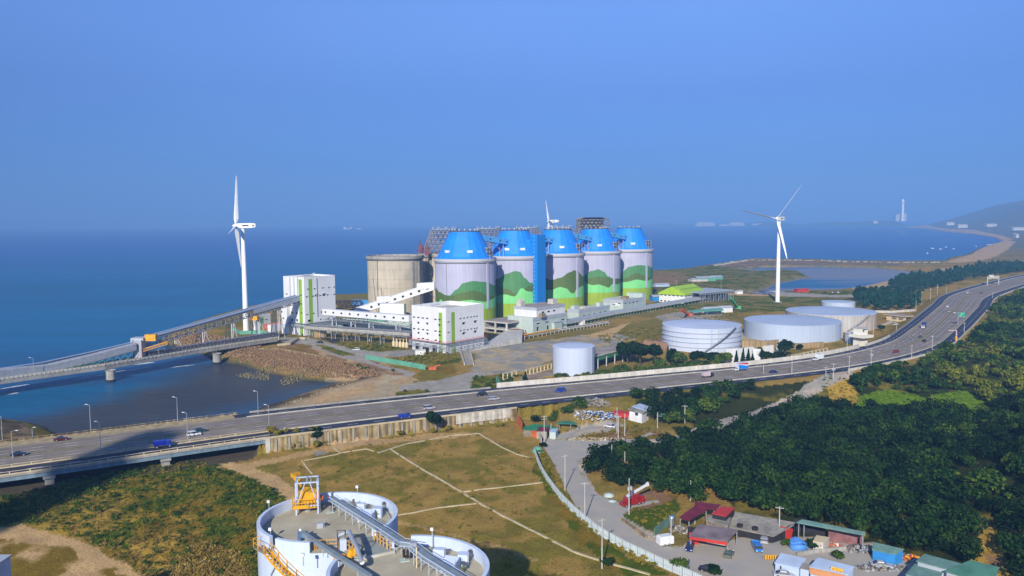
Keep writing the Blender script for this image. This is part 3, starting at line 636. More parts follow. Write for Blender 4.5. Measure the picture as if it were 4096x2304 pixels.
# retaining wall facing the field
t = thing('retaining_wall', 'water stained concrete retaining wall under the highway behind the field', 'wall')
s_r = chain_of(*G(2115, 1655, 5)[:2])[0]
b = MB(); solid(b, S_AB, s_r, -1.02, -0.99, -1.2, ROADZ-0.15); b.build('wall_face', OLDC, t)
s = S_AB+2; b_me = None
while s < s_r-2:
    q, d, w = road_at(s, -1.028)
    if b_me is None: b = MB(); b.box(-0.3, 0.3, -0.2, 0.2, -1.0, ROADZ-0.6); p = b.build('buttress', CONC, t); b_me = p.data
    else: p = bpy.data.objects.new('buttress', b_me); COL.objects.link(p); p.parent = t
    p.location = (q.x, q.y, 0); p.rotation_euler = (0, 0, math.atan2(d.y, d.x)); s += 4.6
b = MB(); solid(b, S_AB, s_r, -1.03, -0.985, ROADZ-0.15, ROADZ+0.3); b.build('coping', KERBM, t)
b = MB(); solid(b, S_AB-1.5, S_AB, -1.03, -0.6, -2, ROADZ-0.1); solid(b, S_AB-1.5, S_AB, -0.6, 1.0, -2, 3.35); b.build('abutment', PCONC, t)
b = MB(); solid(b, s_r-26, s_r-3, -1.045, -1.032, 1.5, ROADZ+0.2); tag(b.build('panel_wall', mat('white_panels',(0.66,0.62,0.54),0.8,0.15,0.4,streak=0.3)), 'whitewashed panels at the far end of the retaining wall', 'wall')

# ------------------------------------------------------------------ street lamps and utility poles
def lamp(base, top, lab, zb, two=False, group=None, arm=1.8, name='street_lamp'):
    p = G(base[0], base[1], zb); zt = zat(p, top[1], top[0])
    t = thing(name, lab, 'street lamp', (p.x, p.y, zb), 0, group); h = zt-zb
    b = MB(); b.tube((0,0,-0.5), (0,0,h), 0.14, 0.07, 8); b.build('pole', GSTEEL, t)
    b = MB(); b.tube((0,0,h-0.1), (arm if arm>0 else arm, 0.0, h+0.25), 0.05, 0.05, 6); b.build('arm', GSTEEL, t)
    b = MB(); x = arm; b.prism([(x-0.1,-0.16),(x+0.75,-0.12),(x+0.75,0.12),(x-0.1,0.16)], h+0.18, h+0.34); b.build('lamp_head', WHITE, t)
    return t
lamps = [((10,1763),(6,1665),'tall grey street lamp on the far parapet, at the left edge of the photo',4.9,-1.5),
 ((51,1836),(43,1725),'grey street lamp beside the dark saloon car at far left of the viaduct',4.9,1.5),
 ((130,1745),(129,1712),'short lamp post in front of the brown mud spit',4.9,0.5),
 ((363,1719),(356,1620),'seaward lamp standing between the maroon car and the dark mudflat',4.9,-1.5),
 ((403,1800),(395,1688),'lamp on the viaduct divider in the shaded stretch of road',4.9,-1.5),
 ((711,1688),(708,1590),'seaward lamp behind the white car on the viaduct',4.9,-1.5),
 ((751,1758),(747,1652),'lamp on the divider directly in front of the white car',4.9,-1.5),
 ((1033,1659),(1030,1566),'seaward lamp at the end of the viaduct by the beach',4.9,-1.5),
 ((1077,1722),(1072,1621),'lamp on the divider over the viaduct abutment',4.9,-1.5)]
for bs, tp, lb, z, a in lamps: lamp(bs, tp, lb, z, arm=a, group='lamps along the viaduct')
lamp((136,1498),(128,1432),'slim lamp on the jetty bridge near the left edge',4.0,arm=-2,group='lamps on the jetty bridge')
lamp((636,1424),(631,1366),'slim lamp on the jetty bridge beside the yellow platform',4.0,arm=-2,group='lamps on the jetty bridge')
def upole(base, top, lab, zb, cross=1, group=None, trans=False):
    p = G(base[0], base[1], zb); zt = zat(p, top[1], top[0]); h = max(5.0, zt-zb)
    t = thing('utility_pole', lab, 'utility pole', (p.x, p.y, zb), random.uniform(-0.6, 0.6), group)
    b = MB(); b.tube((0,0,-1), (0,0,h), 0.19, 0.11, 8); b.build('pole', POLE, t)
    for k in range(cross):
        b = MB(); z = h-0.5-k*0.9; b.beam((-1.0,0.14,z), (1.0,0.14,z), 0.12)
        for x in (-0.9,-0.35,0.35,0.9): b.tube((x,0.14,z+0.06),(x,0.14,z+0.3),0.05,0.04,6)
        b.build('crossarm', POLE, t)
    if trans:
        b = MB()
        for a in (-0.45, 0.45): b.tube((a, -0.3, h-3.2), (a, -0.3, h-2.2), 0.3, 0.3, 10)
        b.build('transformer', GREYT, t)
    return t
poles = [((2177,1772),(2176,1662),'concrete pole with cross arms in front of the red roofed shack',0,2),
 ((2204,1748),(2203,1700),'short pole beside the pale tin hut next to the red roofed shack',0,0),
 ((2473,1762),(2475,1661),'pole with cross arm at the left front of the white two-storey house',0,1),
 ((2468,1731),(2468,1629),'tallest bare pole behind the left corner of the white house',0,0),
 ((2499,1745),(2495,1654),'pole standing before the red awning of the white house',0,0),
 ((2630,1713),(2628,1648),'thin pole right of the white house at the brush edge',0,0),
 ((2739,1692),(2740,1620),'lone pole with cross arm in the dark trees right of the white house',0,1),
 ((2447,1845),(2447,1779),'short pole in the dark scrub below the rubble heap',0,0),
 ((2499,1868),(2492,1812),'leaning thin pole in the dark wood',0,0),
 ((2260,1960),(2261,1819),'pole with cross arm beside the corrugated fence, on the lane edge',0,1),
 ((2339,2082),(2330,1928),'pole with cross arm at the bend of the lane by the fence',0,1),
 ((2408,2275),(2404,2074),'tall pole inside the field by the corrugated fence, nearest of all',0,1),
 ((2516,2057),(2518,1913),'pole carrying transformers in front of the red crane truck',0,0),
 ((2684,2163),(2683,2066),'pole beside the silver water tank and white trailer',0,0),
 ((2762,2003),(2762,1922),'pale lamp pole behind the maroon roofs',0,0),
 ((3116,2151),(3111,2025),'tall wooden pole before the red wall of the long shed',0,1),
 ((3332,1552),(3332,1453),'near pole with transformer where the lane meets the highway',0,1),
 ((3302,1547),(3305,1467),'left pole of the pair where the lane meets the highway',0,1),
 ((3396,1503),(3396,1423),'pole with cross arm at the lane mouth on the highway edge',4,1),
 ((3484,1470),(3485,1398),'double arm pole at the highway edge above the straw bank',4,1),
 ((3130,1549),(3130,1512),'short pole with cross arm in the bushes left of the lane',0,1),
 ((3167,1503),(3167,1440),'thin pole at the highway edge left of the lane',4,0),
 ((3054,1501),(3054,1458),'thin pole at the highway edge in front of the white trucks',4,0),
 ((3388,1396),(3388,1349),'thin pole by the small white watch house',0,0),
 ((3646,1437),(3643,1380),'angled lamp pole at the start of the highway bend',4,1),
 ((3728,1411),(3729,1342),'pole with cross arm near the pink mast on the bend',4,1),
 ((3856,1345),(3857,1290),'lamp pole on the dark service lane at the bend',4,1),
 ((3970,1197),(3969,1169),'far lamp pole on the right side of the upper bend',4,1),
 ((3686,1221),(3685,1166),'pole beyond the cream house at the pine wood edge',0,1),
 ((3663,1255),(3663,1200),'thin pole beside the cream house',0,0),
 ((3721,1207),(3720,1152),'pole with two arms in front of the pines',0,2),
 ((3749,1179),(3749,1138),'pole with transformer in front of the pines',0,1),
 ((3786,1176),(3786,1138),'thin pole furthest along the pine wood',0,0),
 ((3493,1341),(3491,1255),'tall pale pole against the rust stained tank',0,0),
 ((3585,1345),(3583,1293),'lamp pole by the parked van below the cream house',0,1),
 ((2705,1148),(2705,1121),'distant pole behind the lime roofed warehouse',0,1),
 ((2884,1158),(2884,1124),'distant pole right of the lime roofed warehouse',0,0)]
for bs, tp, lb, z, cr in poles: upole(bs, tp, lb, z, cr, trans=('transformer' in lb or 'double' in lb))

# ------------------------------------------------------------------ vehicles
def profile_body(b, prof, w, tum=0.12, zt=1.0):
    # prof: list of (x,z) ccw side outline; upper points pull in
    zs = [p[1] for p in prof]; zm = max(zs); n = len(prof)
    def yy(z): return w/2-(tum*max(0, (z-zt))/(max(0.01, zm-zt)))
    L = [(x, -yy(z), z) for x, z in prof]; R = [(x, yy(z), z) for x, z in prof]
    b.poly(L); b.poly(R[::-1])
    for i in range(n):
        j = (i+1) % n; b.quad(L[j], L[i], R[i], R[j])
WHEEL = {}
def wheels(t, xs, w, r=0.33):
    for x in xs:
        for s in (-1, 1):
            key = (round(r, 2),)
            if key not in WHEEL:
                bb = MB(); bb.tube((0,-0.11,0),(0,0.11,0), r, r, 14); me_o = bb.build('wheel', RUBB, t); WHEEL[key] = me_o.data
                bb = MB(); bb.tube((0,-0.125,0),(0,0.125,0), r*0.55, r*0.55, 10); rim = bb.build('rim', GSTEEL, me_o); WHEEL[(key, 'r')] = rim.data
                me_o.location = (x, s*(w/2-0.11), r)
            else:
                o = bpy.data.objects.new('wheel', WHEEL[key]); COL.objects.link(o); o.parent = t; o.location = (x, s*(w/2-0.11), r)
                q = bpy.data.objects.new('rim', WHEEL[(key, 'r')]); COL.objects.link(q); q.parent = o
HEADL = mat('headlamp', (0.8,0.8,0.75), 0.2, 0.02, 1); TAILL = mat('tail_lamp', (0.35,0.01,0.01), 0.3, 0.02, 1)
def lights(t, xf, xr, w, z):
    for s in (-1, 1):
        b = MB(); b.box(xf-0.05, xf+0.03, s*(w/2-0.28)-0.16, s*(w/2-0.28)+0.16, z, z+0.16); b.build('headlight', HEADL, t)
        b = MB(); b.box(xr-0.03, xr+0.05, s*(w/2-0.22)-0.12, s*(w/2-0.22)+0.12, z+0.05, z+0.25); b.build('tail_light', TAILL, t)
def car(kind, paint, lab, loc, rot, group='cars on the highway', cat='car', name='car'):
    t = thing(name, lab, cat, loc, rot, group)
    if kind == 'sedan':
        w = 1.78; b = MB(); profile_body(b, [(-2.25,0.3),(2.25,0.3),(2.3,0.62),(1.35,0.86),(-1.5,0.9),(-2.28,0.82)], w, 0.05, 0.6); b.build('body', paint, t)
        b = MB(); profile_body(b, [(-1.75,0.88),(1.1,0.86),(0.45,1.36),(-0.9,1.38)], w-0.12, 0.2, 0.86); g = b.build('windows', GLASS, t)
        b = MB(); profile_body(b, [(-0.92,1.36),(0.48,1.34),(0.38,1.43),(-0.8,1.45)], w-0.46, 0.05, 1.36); b.build('roof', paint, t)
        wheels(t, (-1.4, 1.4), w); lights(t, 2.28, -2.28, w, 0.55)
    elif kind in ('suv', 'van', 'hatch', 'wagon'):
        w = 1.85; top = {'suv':1.72,'van':1.85,'hatch':1.45,'wagon':1.5}[kind]; L0 = {'suv':-2.25,'van':-2.35,'hatch':-1.9,'wagon':-2.3}[kind]; L1 = {'suv':2.25,'van':2.2,'hatch':1.9,'wagon':2.2}[kind]
        b = MB(); profile_body(b, [(L0,0.35),(L1,0.35),(L1+0.05,0.75),(L1-0.75,1.0),(L0,1.02)], w, 0.05, 0.8); b.build('body', paint, t)
        b = MB(); profile_body(b, [(L0+0.03,1.0),(L1-0.75,0.98),(L1-1.5,top-0.1),(L0+0.25,top-0.08)], w-0.1, 0.15, 1.0); b.build('windows', GLASS, t)
        b = MB(); profile_body(b, [(L0+0.2,top-0.1),(L1-1.45,top-0.12),(L1-1.65,top),(L0+0.35,top)], w-0.3, 0.05, top-0.1); b.build('roof', paint, t)
        for s in (-1, 1):
            b = MB(); x = L0+1.2; b.beam((x, s*(w/2-0.06), 1.0), (x+0.1, s*(w/2-0.17), top-0.08), 0.1); b.build('door_pillar', paint, t)
        wheels(t, (L0+0.85, L1-0.85), w, 0.36); lights(t, L1+0.03, L0, w, 0.7)
    elif kind == 'pickup':
        w = 1.8; b = MB(); profile_body(b, [(-2.6,0.45),(2.2,0.45),(2.3,0.8),(2.1,1.05),(0.5,1.1),(-2.6,1.1)], w, 0.02, 0.8); b.build('body', paint, t)
        b = MB(); profile_body(b, [(0.35,1.08),(2.1,1.03),(1.75,1.7),(0.55,1.75)], w-0.1, 0.12, 1.05); b.build('windows', GLASS, t)
        b = MB(); b.box(0.5,1.75,-0.75,0.75,1.72,1.82); b.build('roof', paint, t)
        b = MB(); b.box(-2.6,0.3,-0.9,-0.84,1.1,1.35); b.box(-2.6,0.3,0.84,0.9,1.1,1.35); b.box(-2.62,-2.56,-0.9,0.9,1.1,1.35); b.build('cargo_side', paint, t)
        wheels(t, (-1.6, 1.4), w, 0.36); lights(t, 2.3, -2.6, w, 0.6)
    return t
def truck(cabp, boxm, lab, loc, rot, L=4.4, H=2.6, group='trucks on the highway', stripes=None, name='box_truck'):
    t = thing(name, lab, 'truck', loc, rot, group); w = 2.1
    b = MB(); profile_body(b, [(1.2,0.5),(3.0,0.5),(3.05,1.25),(2.75,2.15),(1.25,2.2)], w, 0.12, 1.2); b.build('cab', cabp, t)
    b = MB(); b.quad((3.07,-0.85,1.28),(3.07,0.85,1.28),(2.80,0.8,2.05),(2.80,-0.8,2.05)); b.box(1.9,2.7,-w/2-0.01,w/2+0.01,1.3,1.9); b.build('cab_windows', GLASS, t)
    b = MB(); b.box(1.1-L,1.1,-w/2,w/2,0.95,0.95+H); bx = b.build('cargo_box', boxm, t)
    if stripes:
        for k, (m, z0, z1, z2, z3) in enumerate(stripes):
            b = MB()
            for s in (-1, 1):
                y = s*(w/2+0.012+0.004*k); b.quad((1.1-L,y,z0),(1.1,y,z1),(1.1,y,z3),(1.1-L,y,z2))
            c = b.build('side_panel', m, bx)
    b = MB(); b.box(1.1-L,2.9,-0.8,0.8,0.55,0.95); b.build('chassis', DSTEEL, t)
    wheels(t, (1.1-L+0.9, 2.2), w, 0.42); lights(t, 3.05, 1.1-L, w, 0.7); return t
def on_road(px, py, rev=False, z=ROADZ):
    p = G(px, py, z); s, o = chain_of(p.x, p.y); q, d, w = road_at(s, o); a = math.atan2(d.y, d.x)
    return (p.x, p.y, z+0.01), a+(math.pi if rev else 0)
PW = carpaint('paint_white', (0.75,0.76,0.78)); PS = carpaint('paint_silver', (0.45,0.47,0.52)); PD = carpaint('paint_dark', (0.02,0.022,0.03)); PB = carpaint('paint_blue', (0.015,0.05,0.40))
PN = carpaint('paint_navy', (0.012,0.03,0.16)); PM = carpaint('paint_maroon', (0.10,0.01,0.02)); PT = carpaint('paint_teal', (0.01,0.06,0.07)); PGR = carpaint('paint_green', (0.12,0.17,0.13)); PBE = carpaint('paint_beige', (0.5,0.42,0.3)); PR = carpaint('paint_red', (0.35,0.02,0.02)); PLB = carpaint('paint_light_blue', (0.03,0.22,0.6))
for k, pt, lb, x, y, rv in [('sedan',PD,'black saloon car on the viaduct at the far left edge',75,1823,False),('sedan',PM,'maroon saloon car on the viaduct near lane',245,1762,False),
 ('suv',PW,'white estate car level with the dark teal saloon on the viaduct',775,1743,False),('sedan',PT,'dark teal saloon overtaking the white estate car',800,1727,False),
 ('van',PS,'silver passenger van on the highway right of the blue pickup',1716,1637,False),('suv',PD,'black off-roader on the seaward carriageway mid photo',1925,1583,True),
 ('wagon',PS,'silver wagon just ahead of the black off-roader on the near carriageway',1975,1600,False),('van',PB,'deep blue minivan beside the small blue-white tank',2240,1568,True),
 ('sedan',PN,'dark blue saloon right of the lorry with the red and blue box',3095,1492,False),('sedan',PN,'navy saloon leaving the seaward lane by the end of the long wall',3450,1398,True),
 ('suv',PR,'dark red off-roader approaching the bend',3585,1411,False),('sedan',PT,'teal saloon on the bend beside the white lorry',3680,1351,True),('sedan',PD,'black saloon nearest the pink mast on the bend',3697,1367,False),
 ('van',PBE,'beige van on the upper bend',3797,1248,False),('sedan',PW,'white saloon beside the green direction sign',3819,1253,False),('hatch',PW,'small white car left of the beige van',3790,1229,True),
 ('van',PW,'white van farthest along the bend but one',3871,1173,True),('hatch',PR,'tiny red car at the top of the bend',3925,1175,False)]:
    l, a = on_road(x, y, rv); car(k, pt, lb, l, a)
l, a = on_road(648, 1789); truck(PB, carpaint('paint_royal', (0.01,0.02,0.35)), 'royal blue covered truck on the viaduct service lane', l, a, 3.6, 1.4)
l, a = on_road(1620, 1671); car('pickup', PB, 'bright blue pickup on the service lane above the retaining wall', l, a, 'trucks on the highway', 'pickup', 'pickup_truck')
l, a = on_road(2829, 1510); truck(PD, mat('pink_box', (0.55,0.45,0.47), 0.6, 0.1, 0.5), 'small truck with a faded pink cargo box', l, a, 3.6, 1.9)
l, a = on_road(2957, 1483, True); truck(PW, mat('truck_box_white', (0.6,0.62,0.7), 0.5, 0.03, 0.5), 'lorry with a red, white and blue cargo box', l, a, 5.6, 2.9,
   stripes=[(carpaint('panel_blue', (0.01,0.22,0.75)), 1.0, 1.0, 2.2, 3.2), (carpaint('panel_red', (0.6,0.04,0.07)), 2.9, 3.5, 3.8, 3.8)])
l, a = on_road(3272, 1442, True); truck(PW, mat('truck_box_pale', (0.68,0.75,0.74), 0.5, 0.03, 0.5), 'all white box truck on the seaward lane by the concrete lattice fence', l, a, 4.2, 2.4)
l, a = on_road(3694, 1312, True); truck(PW, PN, 'lorry with white cab and dark blue body on the bend', l, a, 6.0, 2.8)
# motor scooters with riders
def scooter(lab, loc, rot, shirt):
    t = thing('motor_scooter', lab, 'scooter', loc, rot, 'scooters on the service lane')
    b = MB(); profile_body(b, [(-0.75,0.35),(0.1,0.3),(0.5,0.35),(0.62,0.95),(0.5,0.95),(0.25,0.5),(-0.1,0.5),(-0.25,0.8),(-0.85,0.82)], 0.34, 0.04, 0.6); b.build('body', PD, t)
    for x in (-0.62, 0.66):
        b = MB(); b.tube((x,-0.06,0.25),(x,0.06,0.25),0.25,0.25,12); b.build('wheel', RUBB, t)
    b = MB(); b.beam((0.55,-0.32,1.05),(0.55,0.32,1.05),0.05); b.build('handlebar', DSTEEL, t)
    return t
def rider(lab, loc, rot, shirt, helm):
    # one continuous skinned body, seated with arms forward
    V = [(0,0,0.88),(0.02,0,1.12),(0.08,0,1.36),(0.10,0,1.48),(0.13,0,1.62),  # pelvis..head
         (0.08,0.19,1.34),(0.22,0.25,1.14),(0.48,0.27,1.08),(0.08,-0.19,1.34),(0.22,-0.25,1.14),(0.48,-0.27,1.08),
         (0.08,0.11,0.86),(0.45,0.15,0.82),(0.38,0.14,0.42),(0.5,0.14,0.36),(0.08,-0.11,0.86),(0.45,-0.15,0.82),(0.38,-0.14,0.42),(0.5,-0.14,0.36)]
    E_ = [(0,1),(1,2),(2,3),(3,4),(2,5),(5,6),(6,7),(2,8),(8,9),(9,10),(0,11),(11,12),(12,13),(13,14),(0,15),(15,16),(16,17),(17,18)]
    R_ = [.15,.15,.14,.06,.11,.075,.05,.035,.075,.05,.035,.10,.085,.055,.045,.10,.085,.055,.045]
    me = bpy.data.meshes.new('person'); me.from_pydata(V, E_, []); me.materials.append(shirt); o = bpy.data.objects.new('person', me); COL.objects.link(o)
    sk = o.modifiers.new('skin', 'SKIN')
    for i, r in enumerate(R_): me.skin_vertices[0].data[i].radius = (r, r)
    me.skin_vertices[0].data[0].use_root = True
    sb = o.modifiers.new('sub', 'SUBSURF'); sb.levels = 1; sb.render_levels = 1
    o.location = loc; o.rotation_euler = (0,0,rot); tag(o, lab, 'person')
    b = MB(); b.rings([(0.02,1.83),(0.10,1.80),(0.15,1.70),(0.15,1.60),(0.12,1.56)][::-1], 12, (0.13,0)); b.build('helmet', helm, o, True)

for x, y, ls, lp, sh, hm in [(1139,1731,'scooter on the service lane just past the viaduct abutment','person in a grey top and white helmet riding over the abutment', carpaint('cloth_grey',(0.25,0.25,0.27)), PW),
                     (2328,1595,'scooter on the dark service lane below the blue minivan','person in a pale shirt and dark helmet riding below the blue minivan', carpaint('cloth_pale',(0.5,0.55,0.55)), PD)]:
    l, a = on_road(x, y); scooter(ls, l, a, sh); rider(lp, l, a, sh, hm)
# ------------------------------------------------------------------ wind turbines
def turbine(base, zhub, L, ang, th, lab, n=14):
    # ang = heading of rotor axis (unit vector points to the nose, towards the wind), th = blade angles
    t = thing('wind_turbine', lab, 'wind turbine', base, 0, 'white wind turbines on the coast'); h = zhub-base[2]
    b = MB(); b.rings([(2.1,-2),(2.05,0),(1.25,h-1.6)], 28, cap1=True); b.build('tower', TURB, t, True)
    b = MB(); b.rings([(4.2,-1),(4.2,0.25),(3.9,0.3)], 24, cap1=True); b.build('foundation', CONC, t)
    ax = Vector((math.cos(ang), math.sin(ang), 0)); sd = Vector((-ax.y, ax.x, 0)); Z = Vector((0,0,1)); c = Vector((0,0,h))
    b = MB(); A = []; 
    prof = [(4.2,1.3,-1.3,1.4),(3.2,1.75,-1.6,1.7),(-5.5,1.9,-1.6,1.75),(-8.8,1.6,-1.1,1.6),(-9.3,1.2,-0.6,1.1)]
    for x, zt, zb, w in prof: A.append([c+ax*x-sd*w+Z*zb, c+ax*x+sd*w+Z*zb, c+ax*x+sd*w*0.92+Z*zt, c+ax*x-sd*w*0.92+Z*zt])
    for p, q in zip(A, A[1:]):
        for k in range(4): b.quad(p[k], p[(k+1)%4], q[(k+1)%4], q[k])
    b.quad(*A[0][::-1]); b.quad(*A[-1]); nac = b.build('nacelle', TURB, t)
    b = MB()
    for s in (-1, 1):
        o = c+sd*(s*1.78); b.beam(o+ax*0.0+Z*0.2, o-ax*4.2+Z*0.2, 0.12, 0.75); b.beam(o-ax*6.9+Z*0.1, o-ax*7.9+Z*0.1, 0.12, 0.9)
    b.build('side_vent', DARK, nac)
    b = MB(); b.tube(c-ax*8.6+Z*1.4, c-ax*8.6+Z*3.0, 0.08, 0.05, 6); b.build('wind_vane', STEEL, nac)
    b = MB(); b.tube(c+ax*4.1, c+ax*5.6, 1.5, 1.4, 20); b.tube(c+ax*5.6, c+ax*7.0, 1.4, 0.35, 20); b.build('hub', TURB, t, False)
    hc = c+ax*4.9
    for a in th:
        d = sd*(math.cos(a))+Z*math.sin(a); ch = ax.cross(d).normalized()
        b = MB(); P = []
        for r, w, tk, tw in ((0.8,1.1,1.1,1.2),(2.2,1.2,1.0,1.2),(5.5,3.2,0.75,1.15),(8,3.3,0.6,1.1),(16,2.6,0.38,1.0),(26,1.9,0.22,0.95),(34,1.3,0.14,0.9),(L-1,0.65,0.08,0.85),(L,0.12,0.04,0.85)):
            if r > L: continue
            cd = ch*math.cos(tw)+ax*math.sin(tw)*-1; nd = d.cross(cd).normalized(); o = hc+d*r; bl = 0.3*w
            P.append([o-cd*(w*0.35), o+nd*(tk/2)-cd*(w*.1), o+nd*(tk*.4)+cd*(w*.2), o+cd*(w*0.65), o-nd*(tk*.4)+cd*(w*.2), o-nd*(tk/2)-cd*(w*.1)])
        for p, q in zip(P, P[1:]):
            for k in range(6): b.quad(p[k], p[(k+1)%6], q[(k+1)%6], q[k])
        b.poly(P[-1]); b.build('blade', TURB, t, True)
    return t
R_ = math.radians
bt = G(3110, 1208, 0); turbine((bt.x, bt.y, 0), zat(bt, 875, 3105), 39, R_(180+46), [R_(53), R_(166.5), R_(286)], 'wind turbine standing free on the grass plain at the right')
turbine((G(985,1325,0).x, G(985,1325,0).y, 0), zat(G(985,1325,0), 903, 985), 39.5, R_(180+12), [R_(112), R_(232), R_(352)], 'wind turbine rising out of the sea backdrop behind the inclined conveyor')
p3 = ZD(2208, 885, 1150); turbine((p3.x, p3.y, 0), p3.z, 40, R_(180+6), [R_(131), R_(11), R_(251)], 'wind turbine whose upper part shows above the blue silo roofs')

# ------------------------------------------------------------------ painted coal silos
def curve(P):
    P = sorted(P)
    def f(u):
        if u <= P[0][0]: return P[0][1]
        if u >= P[-1][0]: return P[-1][1]
        for (a, za), (c, zc) in zip(P, P[1:]):
            if a <= u <= c:
                t = (u-a)/(c-a); t = t*t*(3-2*t); return za+(zc-za)*t
    return f
SP = [W(*q) for q in [(-37.8,640),(2.4,687),(42.6,735),(82.8,782),(123,830)]]; SK = 0.967
SR = 24.5
mur = [ # mid green top, olive top, mint top, lime top  as (u across the visible face -1..1, z)
 ([(-1,29),(-.86,25),(-.62,22.8),(-.52,22.7),(-.3,27.5),(-.06,32.8),(.23,34.2),(.67,33),(1,29)], [(-1,29),(-.86,25),(-.62,22.8),(-.52,22.5),(-.02,25.6),(.26,26.5),(.48,25),(.74,21.5),(1,21)], [(-1,17.5),(-.9,16.4),(-.8,19.2),(-.73,17.8),(-.54,16.6),(-.02,19),(.18,19.4),(.38,18.3),(.68,17.2),(.98,19.5)], 11.6),
 ([(-1,26),(-.7,31.5),(-.55,32.5),(-.29,36.7),(.03,39),(.18,38.3),(.35,33),(.54,28.7),(1,26)], [(-1,26),(-.7,30),(-.4,24),(-.25,24),(0,20),(.2,22),(.5,26),(1,24)], [(-1,17.5),(-.67,17.8),(-.32,19.2),(-.02,17.5),(.24,24.6),(.45,21.5),(.6,21),(.8,24),(1,19)], 11.4),
 ([(-1,33),(-.7,30),(-.43,29),(-.23,27.6),(.08,29.6),(.46,34.6),(.62,36.2),(.75,34.5),(.95,30),(1,29)], [(-1,33),(-.7,30),(-.43,28.9),(-.23,27.5),(.08,29.5),(.46,34.5),(.62,36.1),(.75,34.4),(.95,29.9),(1,28.9)], [(-1,22),(-.7,17.5),(-.4,18.7),(-.2,19),(.08,21.4),(.3,20.2),(.52,15.4),(.6,15.2),(.71,19.3),(.95,21.2),(1,20)], 11.2),
 ([(-1,24),(-.52,27.5),(-.15,32.7),(.12,34.4),(.32,32),(.5,27.2),(.73,24.6),(1,24.5)], [(-1,22),(-.5,23),(-.2,26),(.12,27.2),(.4,26.5),(.6,25),(.8,24.5),(1,24.4)], [(-1,22),(-.51,23.9),(-.32,20.2),(-.1,19),(.12,19.8),(.3,18.4),(.51,16.4),(.68,19.8),(.88,19),(1,20)], 11.7),
 ([(-1,22),(-.4,24.2),(-.2,30),(0,33.8),(.38,35.4),(.76,34.6),(1,31.5)], [(-1,19),(-.4,20),(-.1,22.2),(.12,25.8),(.32,27.6),(.63,25),(1,21.5)], [(-1,16),(-.42,17.6),(-.12,18.3),(.32,20.6),(.76,18.8),(1,20.5)], 11.7)]
